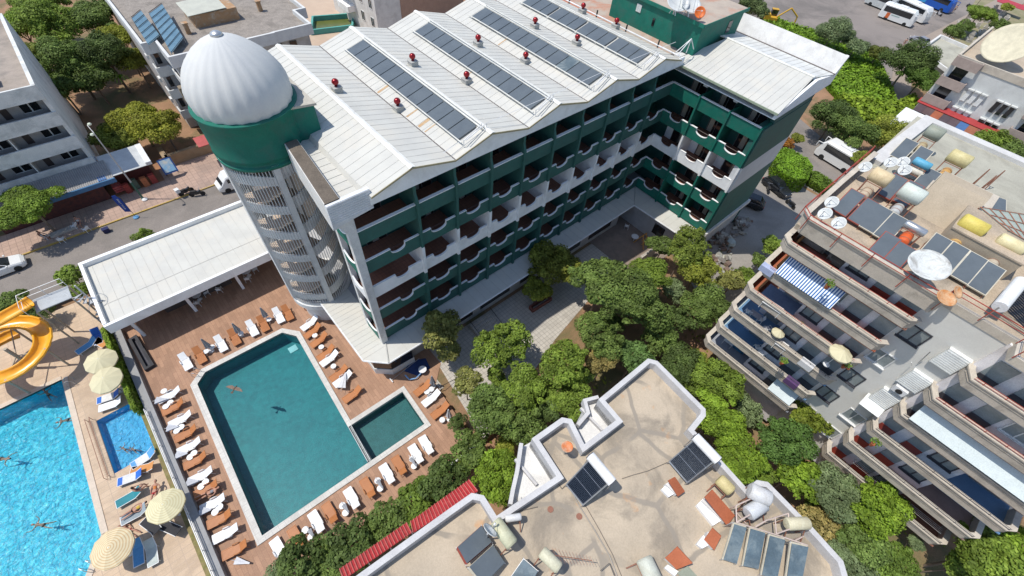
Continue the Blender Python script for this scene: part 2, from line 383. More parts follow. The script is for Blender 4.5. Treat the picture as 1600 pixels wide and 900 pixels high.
# bodies
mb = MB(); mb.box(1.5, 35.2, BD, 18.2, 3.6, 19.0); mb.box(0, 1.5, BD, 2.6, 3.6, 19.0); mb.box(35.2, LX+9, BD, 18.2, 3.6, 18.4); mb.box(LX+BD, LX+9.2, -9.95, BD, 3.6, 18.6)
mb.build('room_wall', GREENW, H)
mb = MB(); mb.box(0, LX+8.5, 3.0, 18.0, 0, 3.5); mb.box(LX-2.0, LX+9.0, -9.9, 3.0, 0, 3.5)
mb.build('ground_floor_wall', M('ground_floor_grey', (.45,.45,.45), .8, (.38,.38,.38), stain=(.3,.29,.28), samt=.4, sscale=.5), H)
mb = MB(); mb.box(1.3,1.6,2.6,18.2,3.55,19.4); mb.build('west_wall', M('shaded_corridor_wall', (.10,.085,.07), .9), H)  # shade of the tower interior is put into this wall's dark colour
mb = MB(); mb.box(0, LX, 18.2, 20.7, 0, 17.55); mb.build('rear_block', WHITE2, H)
mb = MB(); mb.box(-3.5, LX, 20.2, 20.75, 17.55, 18.75); mb.build('rear_parapet', M('brown_parapet', (.23,.18,.12), .85, (.18,.14,.10)), H)
# podium roof with seams
PODP = [(-2.57,7.5),(-2.57,-.69),(-1.0,-2.22),(4,-2.32),(32.8,-2.15),(33.2,-10.6),(LX+.3,-10.4),(LX+.3,1.5),(.2,1.5),(.2,7.5)]
mb = MB(); mb.prism(PODP, 3.42, 3.55); mb.build('podium_roof', SHEET, H)
mb = MB()
y = -.6
while y < 7.4: mb.box(-2.57, .0, y, y+.025, 3.55, 3.565); y += .52
x = .9
while x < 34: mb.box(x, x+.025, -2.2, 0, 3.55, 3.565); x += .9
y = -10.3
while y < -2.4: mb.box(33.1, LX, y, y+.025, 3.55, 3.565); y += .85
mb.tube((-.05,-.1,3.57),(-1.0,-2.22,3.57), .07, 6); mb.tube((LX,0,3.57),(32.8,-2.15,3.57), .05, 6)
mb.build('roof_seam', RIB, H)
mb = MB(); E_ = [(-2.57,7.5),(-2.57,-.69),(-1.0,-2.22),(4,-2.32),(32.8,-2.15),(33.2,-10.6)]
for a, b in zip(E_, E_[1:]):
    mb.tube((a[0],a[1],3.48),(b[0],b[1],3.48), .085, 6)
mb.build('gutter', WMET, H)
mb = MB(); mb.prism([(-1.9,6.9),(-1.9,-.5),(-.7,-1.6),(1.6,-1.75),(1.6,6.9)], 0, .9); mb.prism([(-1.9,6.9),(-1.9,-.5),(-.7,-1.6),(1.6,-1.75),(1.6,6.9)], 2.7, 3.4)
mb.build('lobby_wall', WHITE2, H)
mb = MB(); mb.prism([(-1.85,6.8),(-1.85,-.45),(-.68,-1.55),(1.5,-1.7),(1.5,6.8)], .9, 2.7); mb.build('lobby_glass', DGLASS, H)
mb = MB()
for (x0,x1) in ((4.5,9),(10,14),(15.5,20),(21.5,25)): mb.box(x0,x1,2.98-4.2,3.0-4.2,.9,2.6)
mb2 = MB(); mb2.box(1.6,32,-1.15,3.2,0,3.4); mb2.build('ground_front_wall', bpy.data.materials['ground_floor_grey'], H)
mb = MB()
for (x0,x1) in ((4.5,9),(10,14),(15.5,20),(21.5,25),(26.5,30.5)): mb.box(x0,x1,-1.2,-1.14,.7,2.7)
mb.build('ground_window', DGLASS, H)
mb = MB(); mb.box(33.55,33.62,-6.7,-5.2,1.0,2.5); mb.build('ground_window', DGLASS, H)
# helper frames: (origin, direction along the facade, outward normal)
def parapet(mb, cop, o, s, nrm, w, zf, style, copm=True, flip=False):
    """o=(x,y) start on facade line, s=unit dir, nrm=outward normal; builds scooped parapet"""
    top = zf+1.0; bot = zf-.32; th = .13
    if style == 'straight': prof = [(0,top),(w,top)]
    else:
        a, b = w*.29, w*.71
        if w > 4: a, b = w*.46, w*.72
        dd = .46; prof = [(0,top),(a,top)]
        for k in range(1, 12):
            t = k/12; ang = math.pi*t
            prof.append((a+(b-a)*(1-math.cos(ang))/2, top-.12-dd*math.sin(ang)**.75))
        prof += [(b,top),(w,top)]
    def P(q, off): return (o[0]+s[0]*q[0]+nrm[0]*off, o[1]+s[1]*q[0]+nrm[1]*off, q[1])
    n = len(prof)
    vs = [P(q, th*.5) for q in prof] + [P(q, -th*.5) for q in prof] + [P((q[0],bot), th*.5) for q in prof] + [P((q[0],bot), -th*.5) for q in prof]
    fs = []
    for i in range(n-1):
        fs += [(i,i+1,n+i+1,n+i),(i,2*n+i,2*n+i+1,i+1),(n+i,n+i+1,3*n+i+1,3*n+i),(2*n+i,3*n+i,3*n+i+1,2*n+i+1)]
    fs += [(0,n,3*n,2*n),(n-1,3*n-1,4*n-1,2*n-1)]
    mb.add(vs, fs)
    # coping ribbon
    c = .085 if style != 'straight' else .13; vs = []
    for q in prof:
        for off, dz in ((c,.055),(-c,.055),(-c,-.01),(c,-.01)):
            p = P(q, off); vs.append((p[0],p[1],p[2]+dz))
    fs = []
    for i in range(n-1):
        for k in range(4): fs.append((4*i+k, 4*i+(k+1)%4, 4*i+4+(k+1)%4, 4*i+4+k))
    fs += [(0,3,2,1),(4*n-4,4*n-3,4*n-2,4*n-1)]
    cop.add(vs, fs)
crnd_ = random.Random(21); CURTM = M('beige_curtain', (.42,.36,.28), .9, (.34,.29,.23))
WCOP = M('white_coping', (.90,.90,.89), .5, (.82,.82,.81), fine=.02); RAILB = M('brown_rail', (.06,.035,.028), .5)
def balcony(o, s, nrm, w, zf, first, last, wing):
    par_m = ROWMAT[zf][1] if wing else ROWMAT[zf][0]
    if zf != 10 and not wing: par_m = GREEND
    style = 'straight' if zf == 16 else 'scoop'
    mb, cp = MB(), MB(); parapet(mb, cp, o, s, nrm, w, zf, style)
    p = mb.build('balcony_parapet', par_m, H); cp.build('coping', WCOP, p)
    if style == 'scoop':
        q0, q1 = (w*.29, w*.71) if w < 4 else (w*.46, w*.72); rb = MB(); f_ = lambda q: (o[0]+s[0]*q-nrm[0]*.12, o[1]+s[1]*q-nrm[1]*.12, zf+.86); rb.tube(f_(q0-.35), f_(q1+.45), .028, 4); rb.build('rail_bar', RAILB, p)
    mb = MB(); a = Vector((o[0],o[1])); S = Vector(s); N = Vector(nrm)
    def bx(q0,q1,d0,d1,z0,z1,m=0):
        c = [a+S*q0-N*d0, a+S*q1-N*d0, a+S*q1-N*d1, a+S*q0-N*d1]; mb.prism([(v.x,v.y) for v in c], z0, z1, m)
    bx(.0,w,.02,BD,zf-.2,zf); mb.build('balcony_floor', BROWN, H)
    # back: door, window, curtain
    mb = MB(); q = w*.30; 
    bx(q, q+1.7, BD-.05, BD-.01, zf, zf+2.15); d = mb.build('balcony_door', DGLASS, H)
    mb = MB()
    if (crnd_.random() < .45) or wing:
        c0_ = q + crnd_.choice((.08,.5,.95)); mc = MB(); mc_n = [a+S*c0_-N*(BD-.10), a+S*(c0_+.5)-N*(BD-.10), a+S*(c0_+.5)-N*(BD-.06), a+S*c0_-N*(BD-.06)]; mc.prism([(v.x,v.y) for v in mc_n], zf+.1, zf+2.1); mc.build('curtain', CURTM, d)
    for qq in (q-.04, q+.83, q+1.68): bx(qq, qq+.06, BD-.09, BD-.02, zf, zf+2.2)
    bx(q, q+1.7, BD-.09, BD-.02, zf+2.12, zf+2.2); mb.build('door_frame', M_FR, d)
M_FR = M('door_frame', (.16,.15,.14), .5)
def fin(x, y, axis, zf, wing=False):
    """room divider with a fin carrying the front post, one storey high"""
    pass
for i in range(len(PX)-1):
    for zf in FZ: balcony((PX[i],0),(1,0),(0,-1),PX[i+1]-PX[i],zf,i==0,i==9,False)
for j in range(3):
    for zf in FZ: balcony((LX,WY[j]),(0,-1),(-1,0),WY[j]-WY[j+1],zf,j==0,j==2,True)
# dividers, one continuous wall per post; the third storey painted white
for i, x in enumerate(PX[1:-1]):
    mb = MB(); mb.box(x-.08,x+.08,0,BD+.02,3.6,19.05)
    # front fin with a bend below the top parapet
    mb.extr([(x-.11,-.28,3.6),(x-.11,.01,3.6),(x-.11,.01,19.05),(x-.11,-.05,19.05),(x-.11,-.05,17.9),(x-.11,-.28,17.2)],(.22,0,0))
    d = mb.build('divider_wall', GREEND, H)
    mb = MB(); mb.box(x-.125,x+.125,-.295,BD+.03,9.65,12.7); mb.build('white_divider', WHITE, d)
for j, y in enumerate(WY[1:]):
    mb = MB(); yy = y
    mb.box(LX-.26,LX+BD,yy-.09,yy+.09,3.6,17.1)
    d = mb.build('divider_wall', GREEN, H)
    mb = MB(); mb.box(LX-.27,LX+BD,yy-.105,yy+.105,9.65,12.7); mb.build('white_divider', WHITE, d)
# white storey back walls
for i in range(len(PX)-1):
    x0, x1 = PX[i], PX[i+1]; w = x1-x0
    mb = MB(); mb.box(x0+w*.30+1.76, x1-.1, BD-.06, BD+.02, 10, 12.65); mb.build('white_room_wall', WHITE, H)
    mb = MB(); mb.box(x0+.1, x0+w*.28, BD-.06, BD+.02, 10, 12.65); mb.build('white_room_wall', WHITE, H)
for j in range(3):
    y0, y1 = WY[j+1], WY[j]; w = y1-y0
    mb = MB(); mb.box(LX+BD-.06, LX+BD+.02, y1-w*.28, y1-.1, 10, 12.65); mb.build('white_room_wall', WHITE, H)
    mb = MB(); mb.box(LX+BD-.06, LX+BD+.02, y0+.1, y1-w*.30-1.76, 10, 12.65); mb.build('white_room_wall', WHITE, H)
# ceilings of the last storey
mb = MB(); mb.box(.35,LX,0,BD,19.0,19.1); mb.build('ceiling', WHITE, H)
# corner posts on the west end
mb = MB(); mb.extr([(-.42,-.32,3.55),(.12,-.32,3.55),(.12,-.32,18.6),(-1.1,-.32,18.6),(-.5,-.32,17.4)],(0,.45,0)); mb.build('corner_post', WHITE2, H)
mb = MB(); mb.box(-.4,0,2.15,2.55,3.55,19.4); mb.build('corner_post', WHITE2, H)
for zf in FZ:
    mb = MB(); z = zf
    pts = []
    for k in range(9):
        t = k/8; pts.append((t*1.85+.25, z+.95-.55*math.sin(math.pi*t*.9)))
    vs = []
    for s_, zz in pts: vs += [(-.42,s_,zz),(-.30,s_,zz),(-.42,s_,z-.3),(-.30,s_,z-.3)]
    fs = []
    for k in range(8):
        b = 4*k; fs += [(b,b+4,b+5,b+1),(b,b+2,b+6,b+4),(b+1,b+5,b+7,b+3)]
    mb.add(vs, fs); p = mb.build('side_parapet', WHITE if zf == 10 else GREEN, H)
    mb = MB()
    for (s0,z0),(s1,z1) in zip(pts, pts[1:]): mb.tube((-.36,s0,z0+.03),(-.36,s1,z1+.03), .075, 6)
    mb.build('side_coping', WCOP, p)
    mb = MB(); mb.box(-.3,.1,.25,2.1,zf-.2,zf); mb.build('side_floor', BROWN, H)
# east end wall of the short wing with its white band
def wedge(z0, z1, mat, nm='end_wall', pr=.0):
    mb = MB(); mb.prism([(LX-.05,-10.12-pr),(LX-.05,-10.35-pr),(45.2+pr,-10.35-pr),(45.2+pr,-9.5),(LX+.1,-9.5)], z0, z1); return mb.build(nm, mat, H)
wedge(3.75,9.65,GREEND); wedge(9.65,12.7,M('band_white',(.62,.63,.64),.7,(.55,.56,.58),fine=.05),'end_wall_band',.01); wedge(12.7,17.0,GREEND); wedge(3.3,3.75,WHITE2,'end_wall_base',.25)
mb = MB(); mb.box(44.9,45.15,-10.3,18,0,18.6); mb.build('rear_wall', GREEND, H)
mb = MB(); mb.box(35.6,45.1,-10.2,-9.5,0,3.3); mb.build('end_ground_wall', bpy.data.materials['ground_floor_grey'], H)
# ---- sawtooth roof of the long wing
VX = [1.35,7.73,14.43,20.91,27.49,33.93]; RX = [4.41,10.93,17.6,24.24,30.93]; ZV, ZR = 19.95, 20.82
Y0, Y1 = -.85, 18.7
for k in range(5):
    for (xa,za,xb,zb,m,nm) in ((VX[k],ZV,RX[k],ZR,SHEET,'roof_slope'),(RX[k],ZR,VX[k+1],ZV,SHEETG if False else SHEET,'roof_slope')):
        mb = MB(); mb.slab((xa,Y0,za),(xb,Y0,zb),(xb,Y1,zb),(xa,Y1,za),-.09)
        p = mb.build(nm, m, H)
        mb = MB(); y = Y0+.45; sl_ = Vector((xb-xa,0,zb-za)); L = sl_.length
        nrm = Vector((-(zb-za),0,xb-xa)).normalized()
        while y < Y1:
            a = Vector((xa,y,za)); b = Vector((xb,y,zb))
            mb.add([a,b,b+Vector((0,.028,0)),a+Vector((0,.028,0)),a+nrm*.014,b+nrm*.014,b+Vector((0,.028,0))+nrm*.014,a+Vector((0,.028,0))+nrm*.014],
                   [(4,5,6,7),(0,1,5,4),(3,7,6,2),(0,4,7,3),(1,2,6,5)]); y += .72
        mb.build('roof_seam', RIB, p)
    mb = MB(); x = RX[k]; mb.extr([(x-.22,Y0-.03,ZR-.02),(x,Y0-.03,ZR+.07),(x+.22,Y0-.03,ZR-.02),(x,Y0-.03,ZR+.02)],(0,Y1-Y0+.06,0)); mb.build('ridge_cap', RIDGE, H)
mb = MB()
for x in VX[1:5]: mb.box(x-.07,x+.07,Y0,Y1,ZV-.02,ZV+.012)
mb.build('valley_gutter', M('dark_gutter',(.12,.10,.09),.7), H)
# front fascia following the zigzag
mb = MB(); z0 = 19.13
zz = [(VX[0],ZV)]
for k in range(5): zz += [(RX[k],ZR),(VX[k+1],ZV)]
for (xa,za),(xb,zb) in zip(zz, zz[1:]): mb.extr([(xa,-.62,z0),(xb,-.62,z0),(xb,-.62,zb-.10),(xa,-.62,za-.10)],(0,.2,0))
mb.box(VX[5],34.9,-.62,-.42,z0,ZV-.1); mb.box(VX[0],34.9,-.4,BD,z0,z0+.08)
mb.build('fascia', WHITE, H)
mb = MB()
for (xa,za),(xb,zb) in zip(zz, zz[1:]): mb.extr([(xa,Y0-.04,za-.13),(xb,Y0-.04,zb-.13),(xb,Y0-.04,zb+.0),(xa,Y0-.04,za+.0)],(0,.05,0))
mb.build('eave_trim', M('yellowed_trim',(.42,.36,.22),.7), H)
# ribs bridging roof to facade at the back
mb = MB(); mb.box(1.35,34.5,17.9,18.3,17.5,19.95); mb.build('rear_gable_wall', WHITE2, H)
# west end: low roof, parapet with brown top, boarded corner box
mb = MB(); mb.box(-.3,1.33,-.2,18.6,19.45,19.6); mb.build('low_roof', SHEET, H)
mb = MB(); y = .4
while y < 18: mb.box(-.2,1.2,y,y+.04,19.6,19.625); y += .72
mb.build('roof_seam', RIB, H)
mb = MB(); mb.slab((1.15,-.2,19.6),(1.37,-.2,19.93),(1.37,18.6,19.93),(1.15,18.6,19.6),-.05); mb.build('roof_upstand', SHEET, H)
mb = MB(); mb.prism([(-1.3,-.31),(-.33,-.31),(.25,6.6),(-.62,6.6)],18.2,20.3); mb.build('west_parapet', WHITE2, H)
mb = MB(); mb.prism([(-1.25,-.26),(-.36,-.26),(.22,6.6),(-.56,6.6)],20.3,20.34); mb.build('parapet_top', M('brown_roofing',(.16,.13,.10),.9,(.11,.09,.07),fine=.3), H)
SHIP = M('white_boards',(.72,.73,.74),.6)
mb = MB(); mb.extr([(-1.3,-.5,18.45),(.0,-.5,18.6),(1.5,-.5,18.75),(1.5,-.5,20.3),(-1.3,-.5,20.3)],(0,.3,0))
for k in range(9): mb.box(-1.31,1.51,-.53,-.49,18.78+.17*k,18.9+.17*k)
mb.build('corner_box', SHIP, H)
RUSTS = M('rust_streak', (.45,.27,.13), .8, (.52,.42,.28), scale=3)
for b_, y_, wd in ((1,9.2,.22),(1,5.2,.14),(1,3.6,.26),(1,2.9,.1),(2,7.4,.12),(3,10.5,.12)):
    xa, xb = VX[b_]+.12, VX[b_]+1.3; k_ = (ZR-ZV)/(RX[b_]-VX[b_]); mb = MB(); mb.slab((xa,y_,ZV+.12*k_+.006),(xb,y_+.05,ZV+1.3*k_+.006),(xb,y_+wd+.05,ZV+1.3*k_+.006),(xa,y_+wd,ZV+.12*k_+.006),.004); mb.build('rust_streak', RUSTS, H)
# ---- short wing roof
WR = [(34.8,19.15),(40.85,20.45),(45.2,19.75)]; ya, yb = -10.85, .45
mb = MB(); mb.slab((WR[0][0],ya,WR[0][1]),(WR[1][0],ya+.5,WR[1][1]),(WR[1][0],yb-1.6,WR[1][1]),(WR[0][0],yb,WR[0][1]),-.1); p = mb.build('wing_roof_slope', SHEET, H)
mb = MB(); y = ya+.5
while y < yb:
    y2 = max(min(y, yb-1.6), ya+.5) if False else y
    f = 1.0 if y < yb-1.7 else max(.15, (yb-y)/2.0)
    xa_, za_ = WR[0]; xb_ = WR[0][0]+(WR[1][0]-WR[0][0])*f; zb_ = WR[0][1]+(WR[1][1]-WR[0][1])*f
    mb.add([(xa_,y,za_+.0),(xb_,y,zb_),(xb_,y+.03,zb_),(xa_,y+.03,za_),(xa_,y,za_+.016),(xb_,y,zb_+.016),(xb_,y+.03,zb_+.016),(xa_,y+.03,za_+.025)],[(4,5,6,7),(0,1,5,4),(3,7,6,2),(0,4,7,3),(1,2,6,5)]); y += .62
mb.build('roof_seam', RIB, p)
mb = MB(); mb.slab((WR[1][0],ya+.5,WR[1][1]),(WR[2][0],ya,WR[2][1]),(WR[2][0],yb,WR[2][1]),(WR[1][0],yb-.8,WR[1][1]),-.1); p = mb.build('wing_roof_slope', SHEETG, H)
mb = MB(); y = ya+.5
while y < yb:
    a = (WR[1][0],y,WR[1][1]); b = (WR[2][0],y,WR[2][1])
    mb.add([a,b,(b[0],y+.03,b[2]),(a[0],y+.03,a[2]),(a[0],y,a[2]+.016),(b[0],y,b[2]+.016),(b[0],y+.03,b[2]+.016),(a[0],y+.03,a[2]+.016)],[(4,5,6,7),(0,1,5,4),(3,7,6,2)]); y += .62
mb.build('roof_seam', RIB, p)
mb = MB(); mb.tube((WR[1][0],ya+.45,WR[1][1]+.03),(WR[1][0],yb-1.2,WR[1][1]+.03),.1,6); mb.build('ridge_cap', RIDGE, H)
mb = MB(); mb.box(45.0,45.3,ya,yb,19.7,19.78); mb.build('valley_gutter', bpy.data.materials['dark_gutter'], H)
mb = MB(); mb.slab((45.3,ya,19.7),(46.2,ya,21.2),(46.2,1.2,21.2),(45.3,1.2,19.7),-.2); mb.build('rear_upstand', WHITE2, H)
mb = MB(); mb.box(34.75,34.95,ya,yb,18.95,19.14); mb.build('gutter', M('green_gutter',(.36,.42,.30),.6), H)
# gable end of the wing
mb = MB(); mb.extr([(34.9,ya+.05,18.5),(46.2,ya+.05,18.5),(46.3,ya+.05,21.2),(45.2,ya+.05,19.65),(40.85,ya+.05,20.35),(34.9,ya+.05,19.05)],(0,.25,0)); mb.build('gable', WHITE, H)
mb = MB(); mb.box(35.0,46.0,ya+.1,1.0,18.42,18.5); mb.build('soffit', WHITE, H)
mb = MB(); mb.box(37.2,45.1,-10.3,-9.9,17.0,18.5); mb.build('end_wall_top', GREEND, H)
# terrace and penthouse
mb = MB(); mb.box(33.9,46.2,1.0,20.2,19.2,19.5); mb.build('roof_terrace', BEIGEC, H)
mb = MB(); mb.box(35.6,45,.2,1.0,18.5,19.4); mb.build('terrace_edge', WHITE2, H)
PH = MB(); PH.box(36.5,44.0,-.45,10.4,19.5,22.1); ph = PH.build('penthouse', GREEN, H)
mb = MB(); mb.box(36.35,44.2,-.65,10.6,22.1,22.35); mb.build('penthouse_roof', BEIGEC, ph)
mb = MB(); mb.box(36.28,36.36,-.7,10.65,22.1,22.42); mb.box(36.28,44.25,-.74,-.66,22.1,22.42); mb.build('roof_trim', GREEN, ph)
mb = MB(); mb.box(36.44,36.5,6.6,7.2,21.0,21.7); mb.build('meter_box', M('plate',(.6,.62,.6),.5), ph)
mb = MB(); mb.box(36.44,36.5,4.7,4.95,20.4,21.1); mb.build('window', DGLASS, ph)
mb = MB(); mb.box(41.5,42.2,-.5,-.43,20.5,21.6); mb.build('window', DGLASS, ph)
mb = MB(); mb.box(33.9,35.6,10.4,20.2,19.5,19.52); mb.build('red_patch', M('red_waterproofing',(.42,.13,.07),.8,(.5,.25,.16)), H)
# railing pipe along the roof edge
mb = MB(); mb.tube((33.95,-.6,20.15),(33.95,18,20.15),.07); mb.build('rail_pipe', WMET, H)
mb = MB()
for y in (2,6,10,14,17): mb.box(33.9,34.0,y,y+.12,19.5,20.6)
mb.build('rail_post', DARK, H)
# curved white parapet on the east side
mb = MB(); mb.box(45.9,46.2,1.2,20,19.5,21.0); mb.build('east_parapet', WHITE2, H)
# ================================================================ stair tower with dome
T = thing('stair_tower', 'round white slatted stair tower with green drum and big white dome at the hotel corner', 'tower', (-1.3,9.6,0))
TC = (-1.3,9.6); TR = 2.85
def tp(a, r, z): return (TC[0]+r*math.cos(a), TC[1]+r*math.sin(a), z)
mb = MB(); mb.lathe([(TR+.1,2.6),(TR+.1,3.2),(TR,3.25),(TR,3.6),(TR-.3,3.6),(TR-.3,2.6)], (TC[0],TC[1],0), 40); mb.build('base_ring', WHITE2, T)
mb = MB(); mb.lathe([(TR-.5,0),(TR-.5,2.6)], (TC[0],TC[1],0), 32); mb.build('base_wall', WHITE2, T)
mb = MB(); mb.lathe([(.6,3.0),(.6,19)], (TC[0],TC[1],0), 16); mb.build('core', WHITE2, T)
ZB, ZT = 3.5, 19.0
LATT = M('tower_white',(.66,.66,.65),.7,(.57,.57,.57),stain=(.45,.44,.43),samt=.3,sscale=.8)
mb = MB(); nb = 84
for k in range(nb):
    a = 2*math.pi*k/nb
    if 0.2 < a < 1.35: continue
    mb.tube(tp(a,TR,ZB), tp(a,TR,ZT), .028, 4)
mb.build('vertical_bars', LATT, T)
for a in (-1.70, -3.05, -.35, 2.3):
    mb = MB(); c = tp(a, TR-.02, 0); q = Matrix.Rotation(a,4,'Z')
    n0 = len(mb.v); mb.box(-.16,.16,-.22,.22,ZB,ZT); mb.xf(Matrix.Translation((c[0],c[1],0)) @ q, n0); mb.build('pilaster', LATT, T)
# helical white bands: flat one on the west, rising wave on the front
def band(a0, a1, zfun, h, r, name, mat, th=.12):
    mb = MB(); n = 28; vs = []
    for k in range(n+1):
        a = a0+(a1-a0)*k/n; z = zfun(k/n)
        for rr, dz in ((r,0),(r,h if not callable(h) else h(k/n)),(r-th,h if not callable(h) else h(k/n)),(r-th,0)): vs.append(tp(a,rr,z+dz))
    fs = []
    for k in range(n):
        for q in range(4): fs.append((4*k+q,4*k+(q+1)%4,4*k+4+(q+1)%4,4*k+4+q))
    fs += [(0,1,2,3),(4*n,4*n+3,4*n+2,4*n+1)]
    mb.add(vs, fs); return mb.build(name, mat, T)
for i in range(6):
    z = 4.0+2.66*i
    sm = lambda t: t*t*(3-2*t)
    band(-1.70+math.radians(4), -.38, lambda t, z=z: z+ .9*sm(min(1,t*1.2))+.35, 1.0, TR-.03, 'stair_band', LATT)
    band(-3.0, -1.70-math.radians(4), lambda t, z=z: z-.1+.25*math.sin(t*3), lambda t: .95-.2*t, TR-.03, 'stair_band', LATT)
    band(2.0, 3.3, lambda t, z=z: z, 1.0, TR-.03, 'stair_band', LATT)
    # landing slab and sloped flight behind the bars
    mb = MB(); pts = [tp(-3.3+k*.2, TR-.2, 0) for k in range(12)]
    pts = [(TC[0],TC[1])] + [(p[0],p[1]) for p in pts]
    mb.prism(pts, z+.55, z+.7); mb.build('landing', M('stair_beige',(.66,.52,.40),.8) if i == 0 else bpy.data.materials['stair_beige'], T)
    mb = MB()
    for k in range(9):
        a = -2.75+k*.12; p0 = [tp(a,.9,0)[:2], tp(a,TR-.25,0)[:2], tp(a+.13,TR-.25,0)[:2], tp(a+.13,.9,0)[:2]]
        mb.prism(p0, z+.45+k*.18, z+.62+k*.18)
    mb.build('stair_flight', bpy.data.materials['stair_beige'], T)
# drum
mb = MB(); mb.lathe([(TR-.2,18.7),(TR+.16,18.72),(TR+.20,18.95),(TR+.08,19.05),(TR+.10,19.3),(TR+.24,19.38),(TR+.20,19.55),(TR+.22,22.0),(TR+.34,22.1),(TR+.34,22.2),(TR,22.22)], (TC[0],TC[1],0), 64)
dr = mb.build('drum', GREEN, T, smooth=True)
for p_ in dr.data.polygons: p_.use_smooth = abs(p_.normal.z) < .3
mb = MB(); mb.prism([(-.2,7.6),(2.1,7.0),(2.1,11.6),(0,12)], 18.7, 21.95); mb.build('drum_annex', GREEN, T)
mb = MB(); mb.prism([(-.3,7.5),(2.25,6.88),(2.25,11.7),(0,12.1)], 21.95, 22.1); mb.build('annex_roof', M('annex_roofing',(.45,.42,.36),.8), T)
# ribbed dome: 24 gores, slightly facetted, with a silver cap
mb = MB(); NG = 24; sub = 4; prof = [(2.90,22.2),(2.98,22.55),(3.0,22.95),(2.95,23.4),(2.80,23.9),(2.54,24.4),(2.18,24.88),(1.72,25.33),(1.17,25.74),(.58,26.03),(.3,26.12)]
n = NG*sub; vs = []
for r, z in prof:
    for k in range(n):
        a = 2*math.pi*k/n; t = (k % sub)/sub
        bul = 1 + .026*(1-abs(2*t-1))
        vs.append(tp(a, r*(bul-.007), z))
fs = [(i*n+k, i*n+(k+1)%n, (i+1)*n+(k+1)%n, (i+1)*n+k) for i in range(len(prof)-1) for k in range(n)]
fs.append(tuple(range((len(prof)-1)*n, len(prof)*n))); mb.add(vs, fs)
do = mb.build('dome', WHITED, T, smooth=True)
mb = MB(); mb.lathe([(.34,26.1),(.34,26.22),(.22,26.3),(.08,26.36)], (TC[0],TC[1],0), 20); mb.build('dome_cap', STEEL, T, smooth=True)
# ================================================================ NEIGHBOURING BUILDINGS
def offs(pts, d, closed=False):
    """offset an open/closed 2-D polyline to its left by d with mitres"""
    n = len(pts); out = []
    P = [Vector(p[:2]) for p in pts]
    for i in range(n):
        a = P[i-1] if (i > 0 or closed) else None; b = P[i]; c = P[(i+1)%n] if (i < n-1 or closed) else None
        ns = []
        for u, v in ((a,b),(b,c)):
            if u is not None and v is not None:
                t = (v-u).normalized(); ns.append(Vector((-t.y,t.x)))
        m = sum(ns, Vector((0,0))).normalized(); k = m.dot(ns[0]); out.append(b + m*(d/max(.35,k)))
    return out
def wallpath(mb, pts, d, z0, z1, closed=False, m=0):
    q = offs(pts, d, closed); n = len(pts); vs = []
    for i in range(n):
        vs += [(pts[i][0],pts[i][1],z0),(pts[i][0],pts[i][1],z1),(q[i].x,q[i].y,z1),(q[i].x,q[i].y,z0)]
    fs = []
    for i in range(n if closed else n-1):
        j = (i+1)%n
        for k in range(4): fs.append((4*i+k,4*i+(k+1)%4,4*j+(k+1)%4,4*j+k))
    if not closed: fs += [(0,1,2,3),(4*n-1,4*n-2,4*n-3,4*n-4)]
    return mb.add(vs, fs, m)
def window_x(parent, x, y, z, w, h, frame, glass=DGLASS, out=-1, sill=True, nm='window'):
    """window in a wall facing -x (out=-1) at x"""
    mb = MB(); mb.box(x+out*.03, x-out*.05, y-w/2, y+w/2, z, z+h); g = mb.build(nm, glass, parent)
    mb = MB(); f = .07
    for (a,b,c,d_) in ((y-w/2-f,y+w/2+f,z-f,z),(y-w/2-f,y+w/2+f,z+h,z+h+f),(y-w/2-f,y-w/2,z,z+h),(y+w/2,y+w/2+f,z,z+h),(y-.03,y+.03,z,z+h)): mb.box(x+out*.08, x, a, b, c, d_)
    if sill: mb.box(x+out*.2, x, y-w/2-.12, y+w/2+.12, z-f-.07, z-f)
    mb.build('frame', frame, g); return g
TAUPE = M('taupe_render', (.50,.44,.365), .9, (.43,.38,.315), stain=(.21,.185,.155), samt=.45, sscale=.8, bump=.4, bscale=30)
CREAM = M('cream_cap', (.56,.50,.41), .8, (.46,.41,.34), stain=(.35,.30,.25), samt=.4, sscale=.9)
LILAC = M('lilac_grey_wall', (.76,.72,.71), .85, (.69,.65,.64), stain=(.26,.24,.23), samt=.3, sscale=.6)
GREYW = M('grey_gable', (.66,.645,.595), .85, (.60,.585,.54), scale=.3, stain=(.54,.52,.48), samt=.4, sscale=.25, fine=.05)
WROOF = M('weathered_roof', (.50,.405,.30), .9, (.385,.315,.235), scale=.35, stain=(.235,.20,.155), samt=.75, sscale=.22, bump=.25, fine=.2)
PALEROOF = M('pale_roof', (.42,.405,.33), .9, (.35,.335,.275), scale=.5, stain=(.26,.245,.20), samt=.6, sscale=.3)
REDR = M('red_rail', (.36,.055,.035), .6)
